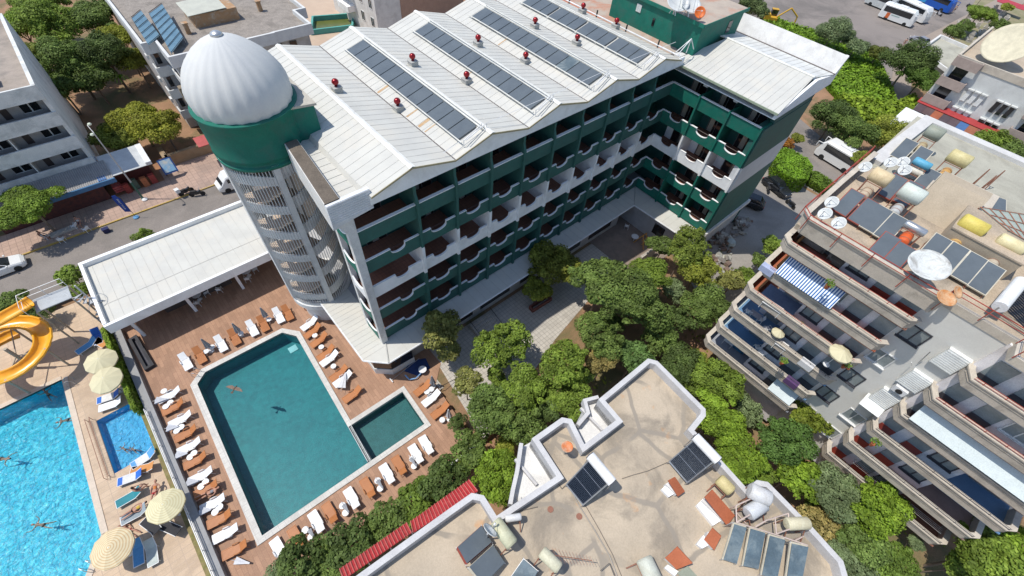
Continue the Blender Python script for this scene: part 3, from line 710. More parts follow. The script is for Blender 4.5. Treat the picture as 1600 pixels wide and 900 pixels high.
# ---------------------------------------------------------------- apartment block with terraces
A = thing('apartment_block', 'taupe apartment block with stacked balconies, grey gable and solar panels on the roof', 'apartment block', (34,-30,0))
mb = MB(); mb.prism([(24.6,-20.4),(24.6,-22.4),(23.35,-22.4),(23.35,-27.2),(44.8,-27.2),(44.8,-20.4)],0,19.2); mb.build('wall', LILAC, A)
mb = MB(); mb.prism([(23.35,-31.1),(23.35,-36.6),(24.9,-36.6),(24.9,-41),(44.8,-41),(44.8,-31.1)],0,19.2); mb.build('wall', LILAC, A)
mb = MB(); mb.box(23.6,26,-31.25,-27.15,0,19.2); mb.build('gable_wall', GREYW, A)
RPOLY = [(28,-18.75),(22.6,-18.75),(22.3,-19.1),(22.3,-27.3),(23.65,-27.35),(23.65,-31.25),(22.3,-31.3),(22.3,-41),(45,-41),(45,-19.4)]
mb = MB(); mb.prism([(28,-18.7),(22.35,-18.7),(22.25,-27.3),(23.7,-27.4),(23.7,-31.2),(22.3,-31.3),(22.3,-41),(43,-41),(43,-19)], 19.0, 19.4); mb.build('roof', WROOF, A)
mb = MB(); mb.prism([(33,-18.75),(45,-18.75),(45,-41),(36,-41),(36,-25)], 19.2, 19.43); mb.build('pale_roof_area', PALEROOF, A)
mb = MB(); wallpath(mb, [(34,-18.7),(28,-18.6),(22.7,-18.6),(22.2,-19.1),(22.2,-27.25),(22.75,-27.5)], .22, 19.0, 20.15); mb.build('roof_parapet', TAUPE, A)
mb = MB(); wallpath(mb, [(34,-18.64),(28,-18.54),(22.66,-18.54),(22.14,-19.08),(22.14,-27.3)], .36, 20.15, 20.24); mb.build('parapet_cap', CREAM, A)
mb = MB(); wallpath(mb, [(22.7,-27.32),(23.55,-27.38),(23.55,-31.2),(22.2,-31.3),(22.2,-41)], .25, 18.95, 19.5); mb.build('roof_parapet', CREAM, A)
mb = MB(); wallpath(mb, [(45.1,-41),(45.1,-19.2),(34,-18.7)], .9, 19.0, 19.75); mb.build('rear_parapet', M('white_roof_edge',(.60,.585,.56),.8,(.50,.49,.47)), A)
mb = MB(); pts = [(34,-18.5,20.6),(28,-18.45,20.6),(22.66,-18.42,20.6),(22.05,-19.06,20.6),(22.05,-27.2,20.6),(23.4,-27.35,20.4),(23.4,-31.2,20.4),(22.1,-31.3,20.4),(22.1,-41,20.4)]
mb.path(pts, .03, 5, 0); mb.path([(a,b,c-.28) for a,b,c in pts], .022, 5)
for a, b in zip(pts, pts[1:]):
    L = (Vector(b)-Vector(a)).length; k = max(1, int(L/1.9))
    for i in range(k): p = Vector(a).lerp(Vector(b), i/k); mb.tube((p.x,p.y,19.4),(p.x,p.y,p.z), .028, 5)
mb.build('roof_railing', REDR, A)
FLOORC = {'g': M('grey_floor',(.32,.34,.38),.7), 'b': M('blue_floor',(.14,.27,.44),.7,(.12,.23,.38)), 'r': M('red_floor',(.40,.13,.065),.6,(.32,.10,.055)), 'w': M('brown_floor',(.30,.145,.10),.7), 'o': M('ochre_floor',(.45,.20,.07),.7), 'p': M('plum_floor',(.34,.23,.20),.7)}
TRIM = M('pale_blue_trim', (.50,.60,.64), .7); OCHRE = M('ochre_inner_wall', (.52,.25,.09), .8)
WFR = M('white_frame', (.72,.72,.70), .5); DFR = M('dark_frame', (.06,.06,.07), .5)
REDPAN = M('red_panel', (.33,.05,.03), .6); GLASSB = M('grey_window', (.27,.30,.30), .2, (.19,.22,.22), spec=.6)
LZ = [4.95,7.5,10.05,12.75,15.3,18.0]; RZ = [3.5,6.2,8.85,11.5,14.15,16.85]
lf = ['g','b','b','r','r','w']; rf_ = ['w','p','b','w','p','g']
for k in range(6):
    z = LZ[k]; P = [(28,-18.6),(22.7,-18.6),(22.2,-19.1),(22.2,-27.15),(22.6,-27.5)]
    mb = MB(); wallpath(mb, P, .16, z-.82, z-.06); wallpath(mb, [(28,-18.56),(22.68,-18.56),(22.16,-19.08),(22.16,-27.2)], .1, z-.30, z-.26)
    p = mb.build('balcony_parapet', TAUPE, A)
    mb = MB(); wallpath(mb, [(28,-18.5),(22.64,-18.5),(22.1,-19.06),(22.1,-27.1),(22.6,-27.6)], .36, z-.06, z+.03); mb.build('parapet_cap', CREAM, p)
    mb = MB(); mb.prism([(28,-18.72),(22.75,-18.72),(22.3,-19.15),(22.3,-27.4),(24.6,-27.4),(24.6,-20.3),(28,-20.3)], z-.95, z-.85); mb.build('balcony_floor', FLOORC[lf[k]], A)
    if lf[k] == 'b':
        mb = MB(); wallpath(mb, [(28,-18.85),(22.8,-18.85),(22.4,-19.2),(22.4,-27.3)], .32, z-.845, z-.82); mb.build('floor_trim', TRIM, A)
    if k in (3,4,5):
        mb = MB(); mb.box(23.3,27.5,-19.45,-19.3,z-1.05,z-.35); mb.build('ochre_wall', OCHRE, A)
    mb = MB(); 
    for q in range(7): y = -19.6-q*1.2; mb.tube((22.2,y,z),(22.2,y,z+.22),.02,4)
    mb.tube((22.2,-19.1,z+.22),(22.2,-27.1,z+.22),.022,4); mb.build('balcony_rail', REDR if k > 2 else DFR, p)
    zf = z-.85
    # rear wall openings
    window_x(A, 23.35, -23.3, zf+.9, 1.2, 1.1, DFR if k != 4 else WFR, GLASSB)
    for (yc, w_) in ((-25.0,1.1),(-26.6,1.1)):
        mb = MB(); mb.box(23.28,23.4,yc-w_/2,yc+w_/2,zf,zf+2.1); g = mb.build('balcony_door', GLASSB, A)
        mb = MB(); mb.box(23.24,23.28,yc-w_/2,yc+w_/2,zf,zf+.75); mb.build('door_panel', REDPAN if k == 5 else DFR, g)
    mb = MB(); mb.box(24.5,24.65,-22.1,-20.9,zf,zf+2.05); mb.build('balcony_door', GLASSB, A)
    z = RZ[k]
    mb = MB(); wallpath(mb, [(24.3,-31.0),(23.0,-31.05),(22.2,-31.4),(22.2,-39.9),(22.6,-40.3),(24.5,-40.3)], .16, z-.82, z-.06); wallpath(mb, [(22.9,-31.05),(22.16,-31.38),(22.16,-39.9)], .1, z-.30, z-.26)
    p = mb.build('balcony_parapet', TAUPE, A)
    mb = MB(); wallpath(mb, [(24.3,-30.9),(23.0,-30.95),(22.1,-31.35),(22.1,-39.95),(22.55,-40.4),(24.5,-40.4)], .36, z-.06, z+.03); mb.build('parapet_cap', CREAM, p)
    mb = MB(); mb.prism([(25,-31.1),(23.0,-31.15),(22.3,-31.45),(22.3,-40.2),(25,-40.2)], z-.95, z-.85); mb.build('balcony_floor', FLOORC[rf_[k]], A)
    mb = MB()
    for q in range(8): y = -31.9-q*1.15; mb.tube((22.2,y,z),(22.2,y,z+.25),.02,4)
    mb.tube((22.2,-31.4,z+.25),(22.2,-40,z+.25),.022,4); mb.tube((22.2,-31.4,z+.13),(22.2,-40,z+.13),.018,4); mb.build('balcony_rail', REDR if k > 3 else DFR, p)
    zf = z-.85
    for (yc, w_) in ((-32.1,1.0),(-33.9,1.1)):
        mb = MB(); mb.box(23.28,23.4,yc-w_/2,yc+w_/2,zf,zf+2.1); g = mb.build('balcony_door', GLASSB, A)
        mb = MB(); mb.box(23.24,23.28,yc-w_/2,yc+w_/2,zf,zf+.75); mb.build('door_panel', REDPAN if k < 3 else DFR, g)
    window_x(A, 23.35, -35.5, zf+.9, 1.3, 1.1, WFR if k > 3 else DFR, GLASSB)
    mb = MB(); mb.box(24.8,24.95,-39.5,-37.6,zf,zf+2.1); mb.build('balcony_door', GLASSB, A)
# windows in the gable
for k, z in enumerate([4.5,7.45,10.4,13.35,16.3]):
    window_x(A, 23.6, -28.15, z-.65, 1.15, 1.15, WFR if k == 3 else M('pale_frame%s' % '', (.50,.49,.44), .6) if k == 0 else DFR, GLASSB)
    if k < 3 and k != 2: window_x(A, 23.6, -30.45, z-.9, 1.15, 1.15, WFR, GLASSB)
SHUT = M('white_shutter', (.78,.79,.76), .5)
for k, z in enumerate([10.9,13.6,16.4]):
    mb = MB(); mb.box(23.3,23.62,-31.0,-29.75,z-1.0,z+.55)
    for q in range(9): mb.box(23.27,23.30,-30.95,-29.8,z-.95+q*.16,z-.86+q*.16)
    mb.build('shutter', SHUT, A)
mb = MB(); mb.slab((22.6,-31.0,9.55),(22.6,-29.6,9.55),(23.6,-29.6,10.0),(23.6,-31.0,10.0),.05); mb.build('window_canopy', SHUT, A)
mb = MB(); mb.slab((22.0,-31.7,11.75),(22.0,-38.6,11.75),(23.4,-38.6,13.3),(23.4,-31.7,13.3),.06); mb.build('sheet_awning', M('pale_sheet',(.60,.66,.65),.5,(.52,.58,.57)), A)
mb = MB(); mb.slab((22.1,-25.0,5.1),(22.1,-27.0,5.1),(23.3,-27.0,6.2),(23.3,-25.0,6.2),.05); mb.build('sheet_awning', bpy.data.materials['pale_sheet'], A)
# striped awning: blue and white cloth over the fourth balcony from the ground
AWN = M('striped_awning', (.72,.76,.80), .8, fine=.05); n_ = AWN.node_tree.nodes; l_ = AWN.node_tree.links
g_ = n_.new('ShaderNodeNewGeometry'); sp = n_.new('ShaderNodeSeparateXYZ'); l_.new(g_.outputs['Position'], sp.inputs[0])
m1 = n_.new('ShaderNodeMath'); m1.operation = 'MULTIPLY'; m1.inputs[1].default_value = 5.6; l_.new(sp.outputs['Y'], m1.inputs[0])
m2 = n_.new('ShaderNodeMath'); m2.operation = 'FRACT'; l_.new(m1.outputs[0], m2.inputs[0]); m3 = n_.new('ShaderNodeMath'); m3.operation = 'GREATER_THAN'; m3.inputs[1].default_value = .52; l_.new(m2.outputs[0], m3.inputs[0])
mx = n_.new('ShaderNodeMixRGB'); mx.inputs[1].default_value = (.74,.78,.82,1); mx.inputs[2].default_value = (.03,.12,.32,1); l_.new(m3.outputs[0], mx.inputs[0]); l_.new(mx.outputs[0], n_['Principled BSDF'].inputs['Base Color'])
mb = MB(); vs = []; n = 10
for i in range(n+1):
    t = i/n; x = 23.7 - 1.75*t; z = 17.0 - 1.45*t**1.5
    vs += [(x,-19.6,z),(x,-23.7,z),(x,-23.7,z-.03),(x,-19.6,z-.03)]
fs = []
for i in range(n):
    for q in range(4): fs.append((4*i+q,4*i+(q+1)%4,4*i+4+(q+1)%4,4*i+4+q))
mb.add(vs, fs); aw = mb.build('striped_awning', AWN, A)
# ---------------------------------------------------------------- pale block in the foreground
B = thing('pale_apartment_block', 'cream apartment block with stained flat roof and thick white chamfered parapet beside the garden trees', 'apartment block', (3,-24,0))
ZR_ = 13.3; ZP = 14.0
def a2_(u, v, z): p = at(u, v, z); return (p.x, p.y)
main = [(470,965),(560,897),(700,796),(737,770),(756,774),(776,806),(801,789),(869,744),(831,685),(878,652),(893.5,655),(913,694),(962.5,656.5),(935,624),(1012.5,560),(1027.5,564),(1102.5,639),(1103,650),(1085,672.5),(1167,763),(1182.5,750),(1200,753),(1269.5,823.5),(1317.7,876.5),(1326,905),(1330,990),(470,1010)]
MP = [a2_(u, v, ZP) for u, v in main]
mb = MB(); mb.prism(MP, -1.6, ZR_); mb.build('wall', WHITE2, B)
ROOF2 = M('patched_roof', (.49,.405,.30), .9, (.385,.32,.24), scale=.5, stain=(.24,.205,.16), samt=.8, sscale=.3, bump=.2, fine=.1)
# sealant patches: wandering dark-grey bands, part of the roof coating
n_ = ROOF2.node_tree.nodes; l_ = ROOF2.node_tree.links; bs = n_['Principled BSDF']; src = bs.inputs['Base Color'].links[0].from_socket
g_ = n_.new('ShaderNodeNewGeometry'); nz = n_.new('ShaderNodeTexNoise'); nz.inputs['Scale'].default_value = .5; nz.inputs['Detail'].default_value = 3
l_.new(g_.outputs['Position'], nz.inputs['Vector']); ad = n_.new('ShaderNodeMixRGB'); ad.blend_type = 'ADD'; ad.inputs[0].default_value = .6; l_.new(g_.outputs['Position'], ad.inputs[1]); l_.new(nz.outputs['Color'], ad.inputs[2])
vo = n_.new('ShaderNodeTexVoronoi'); vo.feature = 'DISTANCE_TO_EDGE'; vo.inputs['Scale'].default_value = .33; l_.new(ad.outputs[0], vo.inputs['Vector'])
rr = n_.new('ShaderNodeValToRGB'); rr.color_ramp.elements[0].position = .03; rr.color_ramp.elements[0].color = (1,1,1,1); rr.color_ramp.elements[1].position = .05; rr.color_ramp.elements[1].color = (0,0,0,1)
l_.new(vo.outputs['Distance'], rr.inputs[0]); mu = n_.new('ShaderNodeMath'); mu.operation = 'MULTIPLY'; l_.new(rr.outputs[0], mu.inputs[0])
n5 = n_.new('ShaderNodeTexNoise'); n5.inputs['Scale'].default_value = .35; l_.new(g_.outputs['Position'], n5.inputs['Vector']); r5 = n_.new('ShaderNodeValToRGB'); r5.color_ramp.elements[0].position = .38; r5.color_ramp.elements[1].position = .48; r5.color_ramp.elements[1].color = (.85,.85,.85,1); l_.new(n5.outputs['Fac'], r5.inputs[0])
l_.new(r5.outputs[0], mu.inputs[1])
mx = n_.new('ShaderNodeMixRGB'); mx.inputs[2].default_value = (.27,.235,.19,1); l_.new(mu.outputs[0], mx.inputs[0]); l_.new(src, mx.inputs[1])
n6 = n_.new('ShaderNodeTexNoise'); n6.inputs['Scale'].default_value = .8; n6.inputs['Detail'].default_value = 5; l_.new(g_.outputs['Position'], n6.inputs['Vector']); r6 = n_.new('ShaderNodeValToRGB'); r6.color_ramp.elements[0].position = .66; r6.color_ramp.elements[1].position = .74; r6.color_ramp.elements[1].color = (.6,.6,.6,1); l_.new(n6.outputs['Fac'], r6.inputs[0])
my = n_.new('ShaderNodeMixRGB'); my.inputs[2].default_value = (.55,.27,.10,1); l_.new(r6.outputs[0], my.inputs[0]); l_.new(mx.outputs[0], my.inputs[1]); l_.new(my.outputs[0], bs.inputs['Base Color'])
mb = MB(); q = offs(MP, -.25, True); mb.prism([(p.x,p.y) for p in q], ZR_, ZR_+.02); mb.build('roof', ROOF2, B)
PAR = M('white_parapet', (.56,.55,.54), .75, (.47,.46,.455), stain=(.42,.40,.39), samt=.35, sscale=.9)
mb = MB(); wallpath(mb, MP, -.30, ZR_-.6, ZP, True); mb.build('parapet', PAR, B)
# two white light-well balconies outside the parapet
for nm, pp in (('a',[(868,745),(831,687),(817,695),(811,737),(804,768),(800,790)]),('b',[(912,694),(961,656),(935,625),(916,630),(921,648),(904,668)])):
    P = [a2_(u, v, 12.9) for u, v in pp]
    mb = MB(); mb.prism(P, 6, 12.55); bq = mb.build('stair_balcony', WHITE2, B)
    mb = MB(); wallpath(mb, P[2:], -.22, 12.5, 13.15); mb.build('balcony_edge', PAR, bq)
    mb = MB(); c = sum((Vector(p) for p in P), Vector((0,0)))/len(P); mb.box(c.x-.08,c.x+.06,c.y-.9,c.y+.9,12.55,12.8); mb.build('cable_duct', PAR, bq)
REDT = M('red_sheet', (.42,.03,.035), .5, (.34,.025,.03), stain=(.5,.12,.10), samt=.3, sscale=2)
for k, pp in enumerate(([(529,887.5),(634,815),(644,834),(540,906)],[(641,812.5),(732.5,747.5),(746,770),(647,834)])):
    P = [at(u, v, 11.6) for u, v in pp]; t = thing('corrugated_canopy', ('long red corrugated metal canopy, the lower left one beside the pale parapet','shorter red corrugated metal canopy, the upper right one beside the pale parapet')[k], 'canopy', P[0], 'red canopies')
    P[0].z = P[1].z = 11.3; P[2].z = P[3].z = 12.0
    mb = MB(); mb.slab(P[0], P[1], P[2], P[3], .04); mb.build('sheet', REDT, t)
    mb = MB(); n = 20
    for i in range(n+1): a = P[0].lerp(P[1], i/n)+Vector((0,0,.06)); b = P[3].lerp(P[2], i/n)+Vector((0,0,.06)); mb.tube(a, b, .03, 4)
    mb.build('rib', M('red_rib',(.62,.16,.14),.5) if k == 0 else bpy.data.materials['red_rib'], t)
    mb = MB()
    for i in (0,.33,.66,1): a = P[0].lerp(P[1], i); b = P[3].lerp(P[2], i); mb.tube(a-Vector((0,0,.06)), b-Vector((0,0,.9)), .03, 4)
    mb.build('bracket', WMET, t)
# ---------------------------------------------------------------- pool bar under the long white roof
C = thing('pool_bar', 'long low pool bar under a flat white ribbed roof between street and pool terrace', 'bar', (-10,20,0))
mb = MB(); mb.box(-17.75,-.5,15.6,24.3,3.45,3.62); mb.build('roof', SHEET, C)
mb = MB(); x = -17.2
while x < -1: mb.box(x,x+.025,15.9,24.1,3.62,3.635); x += .78
mb.box(-17.5,-1,18.35,18.39,3.62,3.645); mb.build('roof_seam', RIB, C)
mb = MB(); mb.box(-17.95,-.4,15.45,15.72,3.0,4.0); mb.build('front_fascia', WHITE, C)
mb = MB(); mb.box(-17.95,-.4,24.1,24.45,3.2,4.1); mb.build('street_fascia', WHITE, C)
mb = MB(); mb.box(-17.95,-17.68,15.72,24.1,3.0,4.08); mb.build('side_fascia', WHITE, C)
mb = MB(); mb.box(-17.6,-.6,23.6,23.9,0,3.4); mb.build('street_wall', WHITE2, C)
mb = MB(); mb.box(-16.4,-14.9,19.0,23.6,0,3.3); mb.build('kitchen_wall', M('red_tile_wall',(.20,.05,.04),.6), C)
mb = MB(); mb.box(-14.2,-13.7,18.2,22,0,1.1); mb.box(-14.2,-8,17.9,18.4,0,1.1); mb.build('counter', M('dark_counter',(.10,.08,.07),.5), C)
for x in (-16.6,-12,-7.4,-3.2):
    mb = MB(); mb.box(x-.13,x+.13,16.4,16.66,0,3.4); mb.build('post', WHITE, C)
# ---------------------------------------------------------------- gallery block north-west
D = thing('gallery_block', 'grey-white block with four long access galleries behind the street at the left edge', 'apartment block', (-30,50,0))
GWL = M('gallery_white', (.70,.70,.67), .85, (.61,.62,.60), stain=(.34,.36,.35), samt=.5, sscale=.5)
GWI = M('gallery_inner', (.46,.43,.41), .9, (.40,.375,.36))
mb = MB(); mb.box(-60,-13.3,42.6,60.5,0,12.0); mb.build('wall', GWI, D)
mb = MB(); mb.box(-60,-13.5,41.2,60.3,12.0,12.25); mb.build('roof', WROOF if False else M('pinkish_roof',(.36,.30,.25),.9,(.28,.24,.20),stain=(.18,.16,.14),samt=.6,sscale=.3), D)
mb = MB(); mb.box(-13.5,-13.15,41.0,60.5,0,12.7); mb.build('side_wall', GWL, D)
mb = MB(); mb.box(-60,-13.5,60.2,60.5,0,12.7); mb.build('rear_wall', GWL, D)
for k, zt in enumerate([12.7,9.85,7.0,4.2]):
    mb = MB(); mb.box(-60,-13.15,40.85,41.05,zt-1.45,zt); mb.build('gallery_parapet', GWL, D)
    mb = MB(); mb.box(-60,-13.5,41.05,42.6,zt-1.45,zt-1.3); mb.build('gallery_floor', M('gallery_floor_mat',(.24,.22,.22),.9) if k == 0 else bpy.data.materials['gallery_floor_mat'], D)
    if k < 3:
        zf = zt-4.2
        for x in (-14.9,-19.3,-23.9,-28.5):
            mb = MB(); mb.box(x-.75,x+.7,42.52,42.62,zf+1.15,zf+2.15); g = mb.build('window', DGLASS, D)
            mb = MB(); mb.box(x-.08,x+.04,42.48,42.6,zf+1.15,zf+2.15); mb.box(x-.8,x+.75,42.48,42.6,zf+1.08,zf+1.15); mb.build('frame', WFR, g)
            mb = MB(); mb.box(x-2.4,x-1.8,42.52,42.62,zf+.9,zf+2.15); mb.build('door', M('brown_door',(.08,.06,.055),.6) if (k == 0 and x > -15) else bpy.data.materials['brown_door'], D)
            mb = MB(); mb.box(x-3.3,x-3.2,41.1,42.6,zf,zf+2.6); mb.build('partition', GWL, D)
mb = MB(); mb.box(-16.6,-15.9,43.2,44.6,12.25,13.0); mb.build('roof_hatch', M('maroon_metal',(.10,.04,.035),.7), D)
# striped awning over the shops
t = thing('shop_awning', 'grey corrugated shop awning with blue fascia below the gallery block', 'awning', (-16,39,2.5))
mb = MB(); mb.slab((-21.8,37.75,2.85),(-12.5,37.75,2.85),(-12.5,40.8,3.5),(-21.8,40.8,3.5),.05); mb.build('sheet', M('grey_corrugated',(.30,.29,.28),.6), t)
mb = MB(); x = -21.7
while x < -12.5: mb.tube((x,37.75,2.93),(x,40.8,3.58),.035,4); x += .2
mb.build('corrugation', M('grey_ridge',(.40,.39,.38),.6), t)
mb = MB(); mb.box(-21.9,-12.4,37.55,37.75,2.5,3.0); mb.build('fascia', M('blue_fascia',(.06,.17,.32),.5), t)
t = thing('souvenir_shop', 'small shop with pale metal roof and red goods under it beside the gallery block', 'shop', (-10.8,40,0))
mb = MB(); mb.slab((-13.0,38.1,2.9),(-8.5,38.1,2.9),(-8.6,42.2,3.3),(-13.0,42.2,3.3),.06); mb.build('roof', M('grey_white_sheet',(.52,.53,.52),.5,(.42,.43,.43)), t)
mb = MB(); mb.box(-9.0,-8.4,38.0,42.3,2.95,3.35); mb.build('roof_edge', WMET, t)
mb = MB(); mb.slab((-13.9,37.9,2.95),(-13.1,37.9,2.95),(-13.1,42.2,3.4),(-13.9,42.2,3.4),.06); mb.build('blue_valance', M('blue_cloth',(.05,.13,.30),.7), t)
mb = MB(); mb.box(-12.6,-9,40.6,41.8,0,2.8); mb.build('wall', M('dark_red_shop',(.14,.04,.035),.8), t)
for k, (x, y, c) in enumerate(((-12.1,38.6,(.30,.05,.04)),(-11.2,39.0,(.12,.16,.12)),(-10.2,38.7,(.50,.18,.08)),(-9.3,38.8,(.34,.06,.05)))):
    mb = MB(); mb.box(x-.3,x+.3,y-.2,y+.25,0,1.3)
    for q in range(4): mb.box(x-.33,x+.33,y-.24,y+.28,.25+q*.3,.28+q*.3)
    tag(mb.build('display_rack', M('rack_%s' % ['red','olive','orange','crimson'][k], c, .7)), '%s goods rack standing under the small shop roof' % ['red','olive','orange','crimson'][k], 'display rack', 'racks of the souvenir shop')
mb = MB(); mb.box(-24,-14,38.7,39.2,0,2.3); tag(mb.build('clothes_shop', M('dark_shopfront',(.06,.025,.025),.7,(.14,.04,.03),scale=3)), 'dark red shop front in the shade of the blue-edged awning', 'shop')
# ---------------------------------------------------------------- block behind the dome
E_ = thing('balcony_block', 'light grey block with small corner balconies and cluttered roof behind the white dome', 'apartment block', (7,50,0))
PB = [(-2.35,75),(-2.35,46.95),(-.88,46.95),(-.88,42.1),(10.8,42.1),(10.8,42.2),(15.7,42.25),(15.7,47.1),(17.2,47.1),(17.2,75)]
mb = MB(); mb.prism([(-2.2,75),(-2.2,48.3),(-.7,48.3),(-.7,43.4),(10.2,43.8),(10.8,43.8),(15.6,43.5),(15.6,47.2),(17.1,47.2),(17.1,75)], 0, 11.3); mb.build('wall', M('block_wall',(.52,.51,.50),.85,(.44,.43,.42),stain=(.33,.32,.31),samt=.4,sscale=.5), E_)
mb = MB(); mb.prism(PB, 11.2, 11.45); mb.build('roof', M('gravel_roof',(.33,.29,.25),.95,(.25,.22,.19),scale=1.5,stain=(.16,.14,.12),samt=.5,sscale=.5,bump=.5,fine=.35), E_)
mb = MB(); wallpath(mb, PB, -.3, 10.7, 12.0); mb.build('parapet', M('pale_block_edge',(.64,.64,.62),.8,(.55,.55,.54)), E_)
for k, zt in enumerate([9.0,6.1,3.3]):
    for nm, P in (('a',[(-2.35,48.3),(-2.35,46.95),(-.88,46.95)]),('b',[(-.88,46.9),(-.88,42.1),(4.0,42.1),(4,43.5)])):
        mb = MB(); wallpath(mb, P, -.14, zt-1.15, zt); mb.build('balcony_parapet', bpy.data.materials['pale_block_edge'], E_)
    mb = MB(); mb.prism([(-.86,43.5),(-.86,42.15),(4,42.15),(4,43.5)], zt-1.2, zt-1.05); mb.build('balcony_floor', bpy.data.materials['gallery_floor_mat'], E_)
    mb = MB(); mb.box(-1.9,-1.4,48.2,48.32,zt-.2,zt+1.0); mb.build('window', DGLASS, E_)
    mb = MB(); mb.box(-.4,.4,43.32,43.42,zt-.9,zt+1.0); mb.build('window', DGLASS, E_)
    mb = MB(); mb.box(-2.6,-2.36,49.5,50.3,zt,zt+.5); mb.build('air_conditioner', WFR, E_)
mb = MB(); mb.box(6.2,7.9,43.7,43.85,9.0,10.6); mb.build('window', DGLASS, E_)
mb = MB(); mb.box(11.2,12.0,43.45,43.6,9.2,9.8); mb.build('window', DGLASS, E_)
mb = MB(); mb.box(13.0,13.9,43.45,43.6,9.2,9.8); mb.build('window', DGLASS, E_)
sh = MB(); sh.box(4.0,9.4,48.9,53,11.45,12.9); s1 = sh.build('roof_shed', M('ochre_shed',(.42,.25,.13),.9,(.33,.20,.11),stain=(.45,.42,.35),samt=.7,sscale=.9), E_)
mb = MB(); mb.slab((3.6,48.7,12.95),(8.2,48.7,13.1),(8.2,53,13.3),(3.6,53,13.1),.06); mb.build('shed_roof', M('pale_shed_sheet',(.50,.50,.42),.6,(.42,.42,.36)), s1)
for k, (u, v) in enumerate(((292,45),(405,10))):
    p = at(u, v, 12.0); mb = MB(); mb.box(p.x-.25,p.x+.25,p.y-.25,p.y+.25,11.45,12.6); mb.box(p.x-.33,p.x+.33,p.y-.33,p.y+.33,12.6,12.72); mb.build('chimney', bpy.data.materials['ochre_shed'], E_)
SOLB = M('blue_collector', (.15,.26,.33), .25, (.10,.19,.26), scale=.6, spec=.6)
for k, (P, lab) in enumerate(((((208,32),(222,20),(246,48),(228,63)),'front left'),(((235,25),(255,10),(283,52),(264,76)),'larger right'))):
    Q = [at(u, v, 12.6) for u, v in P]; Q[0].z = Q[1].z = 12.9; Q[2].z = Q[3].z = 12.1
    t = thing('solar_collector', 'blue striped solar collector, the %s one on the block behind the dome' % lab, 'solar collector', Q[0], 'blue collectors behind the dome')
    mb = MB(); mb.slab(*Q, .07); mb.build('panel', SOLB, t)
    mb = MB(); n = 7 if k else 5
    for i in range(n+1): mb.tube(Q[0].lerp(Q[3], i/n)+Vector((0,0,.08)), Q[1].lerp(Q[2], i/n)+Vector((0,0,.08)), .035, 4)
    mb.build('bar', DARK, t)
    mb = MB()
    for i in range(4): mb.tube(Q[i]-Vector((0,0,.02)), (Q[i].x,Q[i].y,11.45), .04, 4)
    mb.build('stand', STEEL, t)
# ---------------------------------------------------------------- little green pool and house at the top
mb = MB(); GP = [(24.6,66.2),(31.4,64.4),(34.0,68.6),(27.2,71.0)]
wallpath(mb, GP, -.35, -.2, .9, True); struct('green_tank_wall', mb, M('turquoise_wall',(.10,.36,.32),.7,(.08,.28,.25)))
mb = MB(); mb.prism(offs(GP,-.2,True), -.1, .05); struct('algae_water', mb, M('algae_water',(.10,.12,.03),.3,(.14,.15,.04),scale=.7,spec=.6))
t = thing('town_house', 'white three-storey house with salmon side wall at the top edge of the photo', 'house', (40,66,0))
x0, y0 = 34.6, 58.0
mb = MB(); mb.box(33.0,40.0,57.0,74,0,12); mb.build('wall', WHITE2, t)
mb = MB(); mb.box(38.0,52,56.9,57.05,0,12); mb.build('salmon_wall', M('salmon_render',(.42,.27,.20),.85,(.36,.23,.17)), t)
for yy in (58.6,62.0):
    for zz_ in (2.2,5.2,8.2): window_x(t, 33.0, yy, zz_, 1.0, 1.5, WFR, DGLASS, sill=False)
for zz_ in (2.6,5.6): mb = MB(); mb.box(31.6,33.0,65,69,zz_,zz_+1.0); mb.build('balcony', WHITE, t)
# ---------------------------------------------------------------- white house to the north-east and red canopy
F = thing('white_villa_block', 'white three-storey house with small shuttered windows and a huge cream dish on its roof', 'house', (100,-22,0))
VW = M('villa_white', (.62,.63,.61), .8, (.54,.55,.53), stain=(.42,.42,.40), samt=.3, sscale=.3)
mb = MB(); mb.box(93,112,-31,-15.0,0,10.8); mb.build('wall', VW, F)
mb = MB(); mb.box(93.1,112,-31,-15.1,10.8,11.0); mb.build('roof', WROOF, F)
mb = MB(); wallpath(mb, [(112,-14.9),(92.9,-14.9),(92.9,-31),(112,-31)], .3, 10.5, 11.5); mb.build('parapet', CREAM, F)
for k, zt in enumerate([11.5,8.5,5.6]):
    for yy0, yy1 in ((-15.0,-18.6),(-27.2,-31)):
        mb = MB(); mb.box(92.0,92.15,yy0,yy1,zt-1.3,zt); mb.box(92.15,93,yy0,yy0-.15,zt-1.3,zt); mb.box(92.15,93,yy1,yy1+.15,zt-1.3,zt); mb.build('balcony_parapet', M('mauve_render',(.40,.32,.28),.85) if (k == 0 and yy0 > -16) else bpy.data.materials['mauve_render'], F)
        if k: mb = MB(); mb.box(92.1,93,yy0,yy1,zt-1.35,zt-1.2); mb.build('balcony_floor', bpy.data.materials['gallery_floor_mat'], F)
        mb = MB(); mb.box(92.96,93.02,yy0-.8,yy0-2.6,zt-3.6,zt-1.6); mb.build('window', DGLASS, F)
    for g0, gl in ((-19.6,SHUT),(-23.6,DGLASS)):
        if k == 0: continue
        for q in range(3):
            y = g0 - q*.95; z = zt-.6
            mb = MB(); mb.box(92.7,93.0,y-.3,y+.3,z-1.7,z-.1); mb.build('window', gl, F)
            mb = MB(); mb.box(92.5,93.0,y-.42,y+.42,z-.02,z+.14); mb.build('window_hood', VW, F)
t = thing('huge_dish', 'huge cream satellite dish lying tilted on the white villa roof', 'satellite dish', (97,-19,11))
F2 = at(1548,78,13.5); dn = (CAMPOS-F2).normalized(); 
